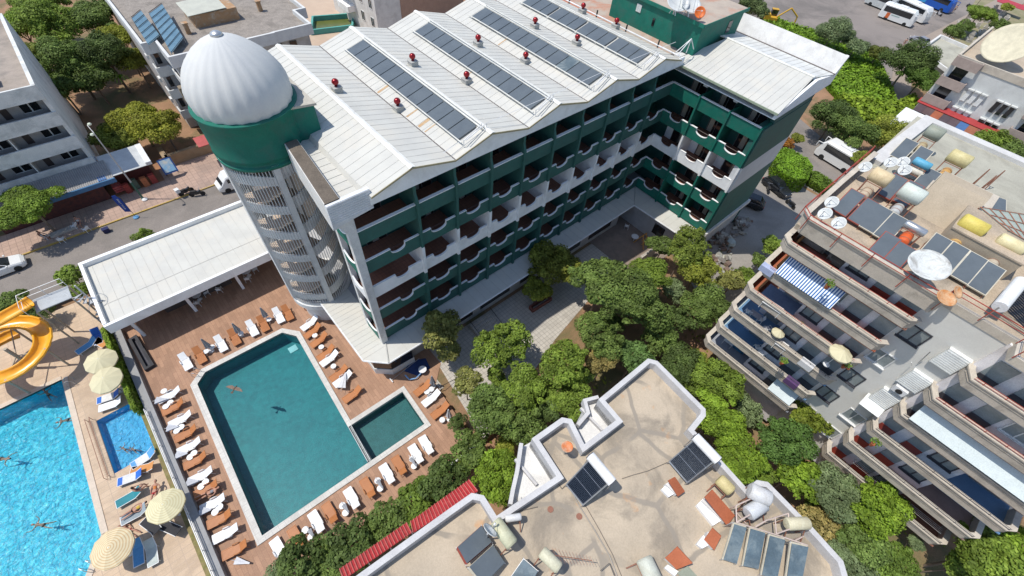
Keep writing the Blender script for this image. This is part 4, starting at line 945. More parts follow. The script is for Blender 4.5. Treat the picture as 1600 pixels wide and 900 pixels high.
mb = MB(); prof = [(.02,0)] + [(3.1*k/8, .55*(k/8)**2) for k in range(1,9)] + [(3.1*k/8, .55*(k/8)**2-.06) for k in range(8,0,-1)]
mb.lathe(prof, (0,0,0), 32, cap=False); mb.xf(Matrix.Translation((96.5,-19.2,13.6)) @ Vector((-.75,.25,.75)).to_track_quat('Z','Y').to_matrix().to_4x4()); mb.build('reflector', M('cream_dish',(.60,.55,.40),.6), t, smooth=True)
mb = MB(); mb.tube((97.3,-19.4,11),(96.9,-19.3,13.1),.18,8); mb.tube((98.4,-20.4,11),(97.2,-19.6,12.9),.1,6); mb.build('mount', STEEL, t)
t = thing('red_canopy', 'red and dark patchwork canopy along the foot of the white villa', 'canopy', (91,-21,3))
mb = MB(); mb.slab((91.6,-14.8,4.1),(91.6,-27,4.1),(92.9,-27,4.5),(92.9,-14.8,4.5),-.1); mb.build('red_strip', M('brick_red_sheet',(.38,.045,.045),.6), t)
for k in range(9):
    y = -15.2-k*1.28; c = [(.09,.06,.07),(.11,.07,.07),(.33,.10,.05),(.08,.06,.07),(.10,.07,.08),(.06,.14,.32),(.30,.11,.06),(.26,.12,.09),(.12,.06,.06)][k]
    mb = MB(); mb.slab((89.6,y,3.6),(89.6,y-1.26,3.6),(91.55,y-1.26,4.0),(91.55,y,4.0),-.08); mb.build('canopy_panel', M('canopy_panel_colour' if k == 0 else 'canopy_panel_colour.%03d' % k, c, .6), t)
t = thing('white_tent_roof', 'bright white tent roof in front of the red canopy beside the trees', 'tent', (87,-17,3))
for k, (y0_, y1_, xa) in enumerate(((-14.2,-18.2,82.5),(-18.3,-21.6,85.5),(-21.7,-24.6,87.2))):
    mb = MB(); mb.slab((xa,y0_,2.9),(xa+.3,y1_,2.9),(89.5,y1_,3.5),(89.5,y0_,3.5),-.08); mb.build('sheet', M('tent_white',(.80,.80,.80),.6) if k == 0 else bpy.data.materials['tent_white'], t)
mb = MB()
for y in (-14.4,-18.2,-21.6,-24.5): mb.tube((87.8,y,0),(87.8,y,3.1),.06,5); 
mb.build('pole', STEEL, t)
# low garage terrace behind the big bush
t = thing('garage', 'low flat-roofed garage with white balustrade beside the bus lot', 'garage', (124,-11,0))
GQ = [at(u, v, 3) for u, v in ((1437,82),(1468,60),(1510,78),(1478,112))]
mb = MB(); mb.prism([(p.x,p.y) for p in GQ], 0, 3.0); mb.build('wall', PALEROOF, t)
mb = MB(); wallpath(mb, [(p.x,p.y) for p in GQ], .4, 3.0, 3.6, True); mb.build('balustrade', WHITE2, t)
# ================================================================ ROOFTOP EQUIPMENT
PANEL = M('collector_glass', (.12,.14,.155), .25, (.095,.112,.125), scale=.8, stain=(.12,.14,.15), samt=.35, sscale=.8, spec=.55, fine=.05)
PANELP = M('pale_collector_glass', (.13,.165,.18), .3, (.08,.11,.125), scale=.9, stain=(.26,.29,.28), samt=.6, sscale=1.1, spec=.5, fine=.1)
OBJC = M('painted_tank', (.9,.9,.9), .55, (.78,.76,.72), stain=(.62,.55,.45), samt=.35, sscale=1.2, objcolor=True)
RUST = M('rusty_pipe', (.30,.14,.09), .7, (.22,.09,.06)); FRAMEC = M('collector_frame_cream', (.56,.52,.42), .6); FRAMER = M('collector_frame_red', (.30,.07,.05), .6)
DISHM = M('dish_white', (.60,.62,.61), .5, (.52,.54,.53), objcolor=True, stain=(.45,.45,.43), samt=.3, sscale=1.5)
# red ball ventilators on grey curbs
def vent(u, v, idx, lab):
    p = at(u, v, 20.9)
    # roof height under it
    x = p.x; z = ZV
    for k in range(5):
        if VX[k] <= x <= RX[k]: z = ZV + (ZR-ZV)*(x-VX[k])/(RX[k]-VX[k])
        elif RX[k] <= x <= VX[k+1]: z = ZR - (ZR-ZV)*(x-RX[k])/(VX[k+1]-RX[k])
    t = thing('roof_ventilator', lab, 'ventilator', (p.x,p.y,z-.25), 'red ball ventilators on the hotel roof', local=True)
    mb = MB(); mb.box(-.5,.5,-.5,.5,0,.95); mb.box(-.55,.55,-.55,.55,.95,1.05); mb.build('curb', CURB, t)
    t.scale = (.62,)*3
    mb = MB(); mb.lathe([(.18,1.05),(.18,1.25),(.30,1.32),(.40,1.48),(.41,1.62),(.34,1.80),(.2,1.92),(.02,1.96)], (0,0,0), 24); mb.build('turbine', REDB, t, smooth=True)
    return t
CURB = M('grey_curb', (.42,.42,.39), .7, (.36,.36,.34), stain=(.28,.27,.25), samt=.4, sscale=1.5); REDB = M('red_metallic', (.30,.008,.012), .22, (.22,.006,.01), metal=.5, spec=.7)
V_ = [(526,138,'nearest the dome on the first roof bay'),(620,154,'low on the second bay nearest the facade'),(645,96,'behind the first solar strip'),(729,112,'low at the edge of the second solar strip'),
      (747,66,'behind the second solar strip'),(822,81,'low at the edge of the third solar strip'),(836,36,'behind the third solar strip'),(903,54,'low on the fifth bay between the solar panels'),
      (911,12,'on the last slope at the photo edge'),(964,32,'on the last slope nearest the green penthouse')]
for i, (u, v, l) in enumerate(V_): vent(u, v, i, 'red ball ventilator on grey curb, ' + l)
# solar strips on the west slopes
NP = [12, 12, 12, 12]
for b in range(1,5):
    xa, xb = VX[b]+1.15, RX[b]-.45; sl = (ZR-ZV)/(RX[b]-VX[b]); zA = ZV+(xa-VX[b])*sl+.16; zB = ZV+(xb-VX[b])*sl+.16
    t = thing('solar_array', 'row of dark solar collectors on the %s roof bay from the dome' % ['','second','third','fourth','fifth'][b], 'solar array', ((xa+xb)/2, 8, ZV), 'solar rows on the hotel roof')
    ys0, ys1 = .35, 15.9; n = 12; st = (ys1-ys0)/n
    for k in range(n):
        gap = .09 if b < 4 or (k % 3) else .5
        y0 = ys0+k*st+gap/2; y1 = ys0+(k+1)*st-.045
        mb = MB(); mb.slab((xa,y0,zA),(xb,y0,zB),(xb,y1,zB),(xa,y1,zA),-.08); mb.build('panel', PANELP if (b == 3 and k == 2) else PANEL, t)
    mb = MB()
    for (x, z) in ((xa-.08,zA),(xb+.1,zB)):
        mb.tube((x,ys0-.5,z+.04),(x,ys1+.3,z+.04),.05,6)
        k = ys0
        while k < ys1: mb.tube((x,k,z+.04),(x-.02,k,z-.25),.025,4); k += st*2
    mb.tube((xb+.28,ys0-.5,zB+.1),(xb+.28,ys1+.3,zB+.1),.045,6)
    mb.build('pipe', M('lagged_pipe',(.70,.69,.63),.6) if b == 1 else bpy.data.materials['lagged_pipe'], t)
    mb = MB(); mb.tube((xb,ys0-.4,zB+.3),(xa-.1,ys0-.75,zA+.35),.035,6); mb.tube((xb+.2,ys0-.55,zB+.3),(xa,ys0-.9,zA+.45),.035,6); mb.tube((xa-.1,ys0-.75,zA-.1),(xa-.1,ys0-.75,zA+.4),.03,5); mb.tube((xb+.1,ys0-.4,zB-.1),(xb+.1,ys0-.4,zB+.4),.03,5)
    mb.build('pipe_bracket', WMET, t)
t = thing('cable', 'thin white cable running along the front roof bays', 'cable', (20,0,20))
mb = MB(); pts = [(7.2,-.2,20.35),(11,-.1,21.15),(17.7,.1,21.1),(24.3,.3,21.15),(31,.4,21.1),(34.4,.6,20.9)]
mb.path([Vector(p) for p in pts], .022, 4); mb.build('wire', WMET, t)
mb = MB()
for p in pts[1:-1]: mb.tube((p[0],p[1],20.8),(p[0],p[1],p[2]),.03,5)
mb.build('clip', WMET, t)
mb = MB(); mb.path([Vector(p) for p in ((33.7,-.4,20.3),(35.4,-.3,21.3),(36.3,-.45,20.2))], .045, 5); mb.path([Vector(p) for p in ((33.9,.0,20.3),(35.4,-.3,21.3),(35.4,-.3,20.0))], .04, 5); tag(mb.build('corner_frame', WMET), 'white triangular pipe frame at the corner between the two hotel roofs', 'frame')
# dishes
def dish_mesh(r, n=20, depth=.2):
    mb = MB(); prof = [(.01,0)] + [(r*k/6, depth*r*(k/6)**2*1.6) for k in range(1,7)] + [(r*k/6, depth*r*(k/6)**2*1.6-.035) for k in range(6,0,-1)]
    mb.lathe(prof, (0,0,0), n, cap=False); return mb
def dish(p, r, to, base_z, lab, color=(1,1,1,1), group='rooftop satellite dishes', horn=True, mat=None):
    r *= .8; p = Vector(p); to = Vector(to).normalized(); q = to.to_track_quat('Z','Y').to_matrix().to_4x4()
    t = thing('satellite_dish', lab, 'satellite dish', (p.x,p.y,base_z), group)
    mb = dish_mesh(r, 28 if r > .7 else 20); mb.xf(Matrix.Translation(p) @ q); o = mb.build('reflector', mat or DISHM, t, smooth=True); o.color = color
    if horn:
        f = p + to*r*1.05; mb = MB(); e = p + (q @ Vector((0,-r*.9,.2*r)))
        mb.tube(e, f, .022, 5); mb.tube(p + (q @ Vector((r*.8,.3*r,.2*r))), f, .012, 4); mb.tube(p + (q @ Vector((-r*.8,.3*r,.2*r))), f, .012, 4); mb.build('feed_arm', STEEL, t)
        mb = MB(); mb.tube(f-to*.02, f+to*.1, .05, 8); mb.build('receiver', WMET, t)
    bk = p - to*.12; mb = MB(); mb.tube((bk.x,bk.y,base_z), bk, .04 if r < .7 else .08, 6); mb.tube(bk, p-to*.02, .05 if r < .7 else .1, 6)
    if r > .7:
        for a in (0,2.1,4.2): mb.tube((bk.x+.4*math.cos(a),bk.y+.4*math.sin(a),base_z), bk, .04, 5)
    mb.build('mast', STEEL, t); return t
DT = (-.65,.35,.72)
p = at(1058,5,23.3); dish(p, 1.35, (-.3,-.35,.75), 22.35, 'large white dish on the green penthouse, the left one of the white pair', group='dishes on the green penthouse')
p = at(1078,10,23.2); dish(p, 1.2, (-.2,-.35,.75), 22.35, 'large white dish on the green penthouse, the right one of the white pair', group='dishes on the green penthouse')
p = at(1093,20,23.1); dish(p, .62, (-.5,-.5,.5), 22.35, 'small orange dish beside the white pair on the green penthouse', (1.2,.26,.05,1), group='dishes on the green penthouse')
DL = [(1352,262,'at the left parapet corner beside the cream tank'),(1300,317,'rusty-centred, behind the pair at the left roof corner'),(1289.5,335,'at the very corner of the roof above the brown terrace'),(1311,349.5,'second from the roof corner, nearest the first panel row'),
      (1392,255,'left one of the three beside the blue tank'),(1411,254,'middle one of the three beside the blue tank'),(1414,267,'lowest of the three beside the blue tank, partly hidden')]
for i, (u, v, l) in enumerate(DL): dish(at(u, v, 20.4), .52, DT, 19.4, 'white satellite dish ' + l)
BIGD = M('peeling_dish', (.60,.62,.60), .6, (.54,.55,.53), stain=(.16,.13,.10), samt=.55, sscale=1.1)
dish(at(1447,418,20.9), 1.3, (-.28,.05,.95), 19.4, 'big round white dish with peeling paint at the front roof edge', horn=False, mat=BIGD)
ORD_ = M('rusty_orange_dish', (.50,.20,.06), .7, (.58,.44,.28), scale=3)
dish(at(1476,467,20.7), .62, (-.2,-.1,.9), 19.4, 'orange rusty dish overhanging the grey gable, the left one of the orange pair', horn=False, mat=ORD_)
dish(at(1494,457,20.5), .45, (-.1,-.5,.8), 19.4, 'small orange rusty dish, the right one of the orange pair on the roof edge', horn=False, mat=ORD_)
dish(at(1286,542,10.6), .62, (-.5,.2,.8), 10.0, 'white dish with a brown stain fixed to the third balcony from the bottom', mat=M('stained_dish',(.62,.62,.60),.6,(.60,.40,.25),scale=1.2), horn=False, group='dishes on the balconies')
dish(at(1292,599,7.2), .42, (-.5,.2,.8), 6.5, 'small white dish near the lower right end of the left balconies', group='dishes on the balconies')
# flat collectors on the apartment block
def flat_collector(u, v, L, W_, frame, lab, z=20.1, ang=None, grp='solar collectors on the apartment block roof', glass=PANEL, tilt=.32, base=19.43):
    """collector centred at pixel (u,v); long side runs along world direction ang (0 = +x), high end first"""
    p = at(u, v, z); a = 0 if ang is None else ang
    t = thing('solar_collector', lab, 'solar collector', (p.x,p.y,base), grp, local=True, rz=a)
    h = L/2*math.sin(tilt); l = L/2*math.cos(tilt); z0 = z-base
    mb = MB(); mb.slab((-l,-W_/2,z0-h),(l,-W_/2,z0+h),(l,W_/2,z0+h),(-l,W_/2,z0-h),-.09); mb.build('frame', frame, t)
    mb = MB(); f = .05; k = f/l; up = .012
    mb.slab((-l*(1-k),-W_/2+f,z0-h*(1-k)+up),(l*(1-k),-W_/2+f,z0+h*(1-k)+up),(l*(1-k),W_/2-f,z0+h*(1-k)+up),(-l*(1-k),W_/2-f,z0-h*(1-k)+up),-.02); mb.build('glass', glass, t)
    mb = MB()
    for sx in (-1,1):
        for sy in (-1,1): mb.tube((sx*l*.9,sy*(W_/2-.06),0),(sx*l*.9,sy*(W_/2-.06),z0+sx*h*.9-.08),.025,4)
    for sy in (-1,1): mb.tube((-l,sy*(W_/2-.06),.05),(l,sy*(W_/2-.06),.05),.025,4)
    mb.build('stand', RUST, t); return t
FC = [(1326,316,FRAMER,'first from the left corner in the front row of four'),(1351,331,FRAMER,'second in the front row of four'),(1370,342,FRAMEC,'third in the front row of four'),(1392,355,FRAMEC,'fourth in the front row of four'),
      (1380,386,FRAMER,'left one of the pair below the steel cylinder'),(1402,402,FRAMER,'right one of the pair below the steel cylinder'),
      (1460,388,FRAMEC,'first in the row beside the big peeling dish'),(1487,402,FRAMEC,'second in the row beside the big peeling dish'),(1515,418,FRAMEC,'third in the row beside the big peeling dish'),(1542,434,FRAMEC,'last in the row beside the big peeling dish'),
      (1413,233,FRAMEC,'left one of the pair at the top parapet'),(1436,246,FRAMEC,'right one of the pair at the top parapet'),
      (1394,291,FRAMER,'left one of the pair between the cream and the white tank'),(1419,302,FRAMER,'right one of the pair, half under the white tank'),
      (1447,281,FRAMEC,'left one of the pair beside the stair hut'),(1468,293,FRAMEC,'right one of the pair beside the stair hut')]
for u, v, fm, l in FC: flat_collector(u, v, 2.3, 1.02, fm, 'dark flat collector, ' + l)
# water tanks on stands
def tank(u, v, r, L, color, lab, z=21.3, small=(.55,.45,.33,1), steel=False, ax='Y', base=19.43, lower=True, grp='water tanks on the apartment block roof', rz=0):
    r *= .8; L *= .88; z = base+(z-base)*.86; p = at(u, v, z); t = thing('water_tank', lab, 'water tank', (p.x,p.y,base), grp, local=True, rz=rz); zc = z-base
    mb = MB(); mb.lathe([(r*.1,-L/2-.02),(r*.8,-L/2-.01),(r,-L/2+.06),(r,L/2-.06),(r*.8,L/2+.01),(r*.1,L/2+.02)], (0,0,zc), 28, axis='Y')
    o = mb.build('barrel', STEEL if steel else OBJC, t, smooth=True); o.color = color
    for pl in o.data.polygons: pl.use_smooth = abs(pl.normal.y) < .5
    mb = MB()
    for sy in (-1,1):
        for sx in (-1,1): mb.tube((sx*r*.75,sy*L*.42,0),(sx*r*.75,sy*L*.42,zc-r*.55),.03,5)
        mb.tube((-r*.8,sy*L*.42,zc-r*.9),(r*.8,sy*L*.42,zc-r*.9),.03,5); mb.tube((-r-.4,sy*L*.42,.1),(-r*.75,sy*L*.42,zc-r),.03,5)
    mb.tube((-r*.75,-L*.42,zc-r*.9),(-r*.75,L*.42,zc-r*.9),.03,5)
    mb.build('stand', RUST, t)
    if lower:
        mb = MB(); mb.lathe([(.02,-.62),(.25,-.6),(.32,-.5),(.32,.5),(.25,.6),(.02,.62)], (-r-.35,0,.62), 18, axis='X'); o = mb.build('boiler', OBJC, t, smooth=True); o.color = small
        for a in (-.35,.2): mb = MB(); mb.lathe([(.33,a),(.34,a+.03),(.33,a+.06)], (-r-.35,0,.62), 18, axis='X', cap=False); mb.build('hoop', RUST, t)
    return t
tank(1376,277,.62,1.45,(.72,.58,.36,1),'cream water tank nearest the left parapet corner')
tank(1425,303,.66,1.6,(.66,.72,.66,1),'white water tank in the middle of the tank group',small=(.5,.52,.52,1))
tank(1499,248,.60,1.55,(.66,.58,.30,1),'pale yellow water tank with an orange boiler at the pale roof area',small=(.62,.36,.12,1))
tank(1520,353,.62,1.6,(.72,.60,.14,1),'bright yellow water tank near the right edge',small=(.62,.40,.14,1))
tank(1580,382,.50,1.6,(.78,.70,.42,1),'pale yellow water tank farthest right',small=(.55,.48,.38,1))
tank(1460,208,.62,1.3,(.33,.36,.30,1),'dull green-grey water tank at the top corner of the roof',small=(.5,.42,.25,1))
tank(1441,256,.36,1.3,(.12,.42,.62,1),'small light blue tank beside the three dishes',z=20.9,lower=False)
tank(1430,357,.33,1.4,(1,1,1,1),'small shiny steel cylinder between the two front panel groups',z=20.8,steel=True,small=(.75,.13,.03,1))
tank(1430,268,.30,1.2,(.7,.68,.6,1),'small dull white tank lying below the blue one',z=20.2,lower=False)
# stair hut with tapered roof and low box
t = thing('stair_hut', 'tapered beige stair hut with dark openings on the apartment block roof', 'hut', (40,-24.5,19.4))
h0 = at(1477,322,20); mb = MB(); x, y = h0.x, h0.y
mb.extr([(x-1.6,y-1.5,19.4),(x+1.6,y-1.5,19.4),(x+1.6,y-1.5,21.3),(x+.6,y-1.5,21.3)],(0,3.0,0)); mb.build('wall', M('hut_render',(.42,.35,.26),.9,(.36,.30,.22)), t)
mb = MB(); mb.box(x-.3,x+.3,y-1.56,y-1.48,19.5,20.3); mb.build('opening', DARK, t)
t = thing('stair_hut', 'larger flat beige stair hut casting a shadow behind the yellow tank', 'hut', (40,-27,19.4))
h0 = at(1545,372,20.6); mb = MB(); mb.box(h0.x-1.4,h0.x+2.0,h0.y-2.0,h0.y+1.9,19.4,20.8); mb.build('wall', bpy.data.materials['hut_render'], t)
mb = MB(); mb.box(h0.x-1.45,h0.x+2.05,h0.y-2.05,h0.y+1.95,20.8,20.9); mb.build('roof', WROOF, t)
h0 = at(1500,318,20); mb = MB(); mb.box(h0.x-.7,h0.x+3.0,h0.y-1.6,h0.y+2.2,19.4,20.2); tag(mb.build('roof_box', CREAM), 'low cream box with a dark slot behind the tapered hut', 'roof box')
# glazed pergola at the right
t = thing('pergola', 'grey-green translucent pergola with a dark grid at the right roof edge', 'pergola', (44,-29,19.4))
PQ = [at(u, v, 20.9) for u, v in ((1535,322),(1600,352),(1660,400),(1565,345))]
PQ = [at(1530,325,20.9), at(1575,362,20.9), at(1660,410,20.9), at(1650,345,20.9)]
mb = MB(); mb.slab(PQ[0], PQ[1], PQ[2], PQ[3], .05); mb.build('sheet', M('pergola_sheet',(.36,.41,.36),.5,(.30,.35,.31)), t)
mb = MB()
for i in range(9): mb.tube(PQ[0].lerp(PQ[3], i/8)+Vector((0,0,.08)), PQ[1].lerp(PQ[2], i/8)+Vector((0,0,.08)), .03, 4)
for i in range(4): mb.tube(PQ[0].lerp(PQ[1], i/3)+Vector((0,0,.09)), PQ[3].lerp(PQ[2], i/3)+Vector((0,0,.09)), .03, 4)
mb.build('grid', RUST, t)
mb = MB()
for q in PQ: mb.tube((q.x,q.y,19.4), q, .05, 5)
mb.build('post', RUST, t)
for i, (u, v) in enumerate(((1518,290),(1541,292),(1528,300))):
    p = at(u, v, 19.5); mb = MB(); mb.tube((p.x-.5,p.y,19.4),(p.x,p.y,21.0),.035,4); mb.tube((p.x+.5,p.y,19.4),(p.x,p.y,21.0),.035,4); mb.tube((p.x-.25,p.y,20.2),(p.x+.25,p.y,20.2),.03,4)
    tag(mb.build('trestle', RUST), 'rusty A-shaped trestle on the pale roof, %s' % ('the leftmost','the rightmost','the one in the middle')[i], 'trestle', 'rusty trestles on the pale roof')
flat_collector(1560,320,1.8,1.0,FRAMEC,'dark blue collector lying beside the trestles',ang=.3,tilt=.1)
# vacuum tube heater at far right roof (horizontal white tank)
t = thing('solar_heater', 'white tank with dark blue glass tubes at the right edge of the roof', 'solar heater', (30,-31,19.4), 'solar heaters')
a = at(1595,440,20.6); b = at(1562,480,20.4)
mb = MB(); mb.tube(b, a, .34, 18); mb.build('barrel', WMET, t, smooth=False)
c1, c2 = at(1575,470,20.3), at(1600,435,20.5); d1 = at(1625,500,19.8)
mb = MB(); off = Vector((0,-2.0,-.6))
for i in range(14): q = b.lerp(a, .1+.85*i/13)+Vector((0,-.3,-.1)); mb.tube(q, q+off, .05, 5)
mb.build('glass_tube', M('dark_blue_glass',(.018,.024,.035),.15,spec=.7), t)
mb = MB()
for q in (a, b): mb.tube((q.x,q.y,19.4), q, .04, 5)
mb.build('stand', STEEL, t)
# ---------------------------------------------------------------- on the pale block's roof (13.3)
ZB_ = 13.32
def tube_heater(A_, B_, C_, D_, lab):
    """A_,B_ ends of the white tank, C_,D_ low corners of the tube field (pixels)"""
    a, b = at(*A_, 15.0), at(*B_, 15.0); c, d_ = at(*C_, 13.75), at(*D_, 13.75)
    t = thing('solar_heater', lab, 'solar heater', ((a.x+b.x)/2,(a.y+b.y)/2,ZB_), 'solar heaters')
    mb = MB(); mb.tube(a, b, .27, 20); o = mb.build('barrel', WMET, t)
    mb = MB(); dd = (b-a).normalized(); mb.tube(a-dd*.05, a, .24, 16); mb.tube(b, b+dd*.04, .24, 16); mb.tube(a-dd*.09, a-dd*.04, .08, 10); mb.build('end_cap', M('dark_cap',(.10,.10,.11),.5) if 'left' in lab else bpy.data.materials['dark_cap'], t)
    u0, u1 = a+dd*.1-Vector((0,0,.15)), b-dd*.1-Vector((0,0,.15))
    mb = MB()
    for i in range(22): q = i/21; mb.tube(u0.lerp(u1, q), d_.lerp(c, q), .026, 6)
    mb.build('glass_tube', bpy.data.materials['dark_blue_glass'], t)
    mb = MB(); mb.slab(u0-Vector((0,0,.1)), u1-Vector((0,0,.1)), c-Vector((0,0,.06)), d_-Vector((0,0,.06)), -.02); mb.build('backing_sheet', M('backing_grey',(.30,.34,.38),.5) if 'left' in lab else bpy.data.materials['backing_grey'], t)
    mb = MB(); mb.tube(c, d_, .05, 5); mb.tube(u0, d_, .035, 4); mb.tube(u1, c, .035, 4)
    for q in (a, b): mb.tube((q.x,q.y,ZB_), q, .03, 4)
    for q in (c, d_): mb.tube((q.x,q.y,ZB_), q, .03, 4)
    for k in (.33,.66): mb.tube(u0.lerp(d_, k), u1.lerp(c, k), .02, 4)
    mb.build('frame', STEEL, t)
tube_heater((922,712),(957,754),(911,789),(885,757),'white barrel heater with dark glass tubes, the left one beside the orange dish')
tube_heater((1086,682),(1122,720),(1074,754),(1046,721),'white barrel heater with dark glass tubes, the right one along the parapet')
dish(at(886,699,14.4), .40, (.05,.1,1), ZB_, 'orange-rusted dish on the narrow roof corner of the pale block', mat=M('orange_dish',(.62,.18,.05),.6,(.55,.40,.28),scale=2.5), horn=False, group='dishes on the pale block')
def collector4(P, lab, glass, frame, zt, zl, grp='large collectors on the pale block'):
    Q = [at(P[0][0],P[0][1],zt), at(P[1][0],P[1][1],zt), at(P[2][0],P[2][1],zl), at(P[3][0],P[3][1],zl)]
    c = sum(Q, Vector())/4; t = thing('solar_collector', lab, 'solar collector', (c.x,c.y,ZB_), grp)
    mb = MB(); mb.slab(*Q, .1); mb.build('frame', frame, t)
    n = (Q[1]-Q[0]).cross(Q[3]-Q[0]).normalized(); n = n if n.z > 0 else -n
    G = [c+(q-c)*.95+n*(.115 if True else 0) for q in Q]; mb = MB(); mb.slab(*G, .01); mb.build('glass', glass, t)
    mb = MB()
    for q in Q: mb.tube((q.x,q.y,ZB_), q, .03, 4)
    mb.build('stand', STEEL, t); return t
PG2 = M('streaked_glass', (.12,.165,.19), .25, (.065,.09,.105), scale=1.2, stain=(.24,.28,.28), samt=.5, sscale=.9, spec=.6)
for k, P in enumerate((((1146,816),(1166,822),(1150,881),(1128,874)),((1171,823),(1195,830),(1184,889),(1159,884)),((1201,834),(1226,841),(1213,905),(1188,898)),((1235,846),(1262,852),(1250,915),(1226,908)))):
    collector4(P, 'tall grey-blue collector, %s from the left in the slanted row of four' % ORD[k], PG2, FRAMEC, 14.5, 13.6)
collector4(((752,821),(769,848),(728,883),(713,856)), 'dark collector with red frame, left one of the pair near the red canopy', PANEL, FRAMER, 13.75, 14.15)
collector4(((770,851),(789,880),(754,916),(731,887)), 'dark collector with grey frame, right one of the pair near the red canopy', PANEL, FRAMEC, 13.75, 14.15)
collector4(((818,872),(841,892),(822,925),(795,905)), 'small grey-blue collector at the lower edge beside the cream tank', PG2, STEEL, 14.1, 13.8)
dish(at(764,831,14.9), .5, (.75,.1,.45), ZB_, 'thin white dish beside the pair of dark collectors', group='dishes on the pale block')
def ztank(u, v, r, L, color, lab, rz, z=14.9):
    return tank(u, v, r, L, color, lab, z=z, base=ZB_, lower=False, grp='tanks on the pale block', rz=rz)
ztank(1133,758,.42,.95,(.66,.56,.28,1),'mustard yellow tank beside the terracotta boxes',-.05,14.2)
ztank(787,833,.42,1.5,(.60,.60,.42,1),'long pale olive tank beside the parapet notch',.0,14.6)
ztank(860,875,.36,1.2,(.66,.64,.48,1),'cream tank beside the small collector at the lower edge',.15,14.6)
ztank(1246,818,.38,1.35,(.68,.63,.45,1),'cream tank end-on to the parapet behind the four collectors',.9,14.7)
ztank(1187,773,.52,1.2,(.66,.66,.66,1),'upper dented white tank behind the four collectors',.4,14.9)
ztank(1181,795,.46,1.3,(.60,.62,.64,1),'lower dented white tank behind the four collectors',1.3,14.5)
ztank(1014,890,.52,1.15,(.62,.64,.56,1),'white-green tank at the lower edge of the roof',-.35,14.2)
ztank(802,809,.22,.9,(.74,.74,.74,1),'small white box tank at the parapet notch',1.0,14.2)
# terracotta skylight boxes
TERR = M('terracotta_sheet', (.42,.125,.055), .7, (.36,.105,.045)); 
def skylight(O, W_, lab):
    """O: 4 pixel corners of the orange slope (top pair high), W_: 4 corners of the white slope"""
    Z = [14.3,14.3,13.7,13.7]; A_ = [at(u, v, Z[i]) for i, (u, v) in enumerate(O)]; B_ = [at(u, v, 13.6) for u, v in W_]
    c = sum(A_, Vector())/4; t = thing('roof_skylight', lab, 'skylight box', (c.x,c.y,ZB_), 'terracotta boxes on the pale block')
    mb = MB(); mb.slab(*A_, .07); mb.build('terracotta_lid', TERR, t)
    mb = MB(); mb.prism([(q.x,q.y) for q in B_], ZB_, 13.55); mb.build('white_lid', WHITE, t)
    mb = MB(); mb.prism([((q-c)*.86+c).to_2d() for q in A_], ZB_, 13.72); mb.build('curb', WHITE2, t)
skylight(((1054,745),(1043,751),(1058,775),(1069,767)),((1042,757),(1034,764),(1046,776),(1055,770)), 'small terracotta and white box, uppermost beside the dark tube heater')
skylight(((1112,765),(1100,777),(1135,821),(1147,805)),((1099,779),(1089,789),(1115,821),(1129,812)), 'long terracotta and white box, the largest')
skylight(((1113,825),(1127,838),(1116,860),(1100,843)),((1100,836),(1089,850),(1098,857),(1111,850)), 'small terracotta and white box just below the long one')
skylight(((1058,854),(1082,880),(1057,890),(1039,872)),((1044,882),(1039,887),(1055,900),(1061,893)), 'square terracotta and white box nearest the lower edge')
mb = MB(); g0 = [at(u, v, 14.0) for u, v in ((1075,884),(1100,912),(1082,925),(1058,895))]; mb.slab(*g0, .04); tag(mb.build('glass_sheet', M('dusty_glass',(.30,.32,.24),.3,(.24,.25,.19))), 'dusty greenish glass sheet leaning below the square terracotta box', 'glass sheet')
# steel scaffold of the slanted row
t = thing('pipe_scaffold', 'pinkish steel scaffold carrying the tanks behind the four tall collectors', 'scaffold', (7,-28,ZB_))
mb = MB()
def seg(u0,v0,z0,u1,v1,z1,r=.035): mb.tube(at(u0,v0,z0), at(u1,v1,z1), r, 5)
for s_ in ((1150,790,14.6,1172,780,14.6),(1150,790,14.6,1151,816,14.5),(1151,816,14.5,1172,804,14.6),(1180,823,14.5,1198,813,14.6),(1198,813,14.6,1232,802,14.6),(1211,808,14.6,1213,834,14.5),(1213,834,14.5,1236,826,14.6),(1150,816,14.5,1214,836,14.5),(1232,802,14.6,1232,826,14.4),(1214,836,14.5,1262,852,14.5),(1240,846,14.4,1255,838,14.4),(1166,818,13.5,1150,800,13.5)): seg(*s_)
mb.build('pipe', M('pinkish_steel',(.55,.44,.38),.6), t)
for u, v in ((1150,790),(1172,780),(1151,816),(1211,808),(1232,802),(1213,834),(1255,838),(1262,852)): q = at(u, v, 14.5); mb = MB(); mb.tube((q.x,q.y,ZB_), q, .03, 5); mb.build('leg', bpy.data.materials['pinkish_steel'], t)
# antenna and bits
t = thing('tv_antenna', 'thin rusty television antenna lying over the roof at the lower edge', 'antenna', at(900,872,ZB_))
mb = MB(); a = at(868,868,14.5); b = at(925,876,14.6); mb.tube(a, b, .018, 4)
for i in range(12): q = a.lerp(b, i/11); w_ = Vector((.1,.35,0))*(1-.04*i); mb.tube(q-w_, q+w_, .008, 3)
mb.build('element_rods', RUST, t)
mb = MB(); mb.tube((a.x,a.y,ZB_), a, .02, 4); mb.build('mast', RUST, t)

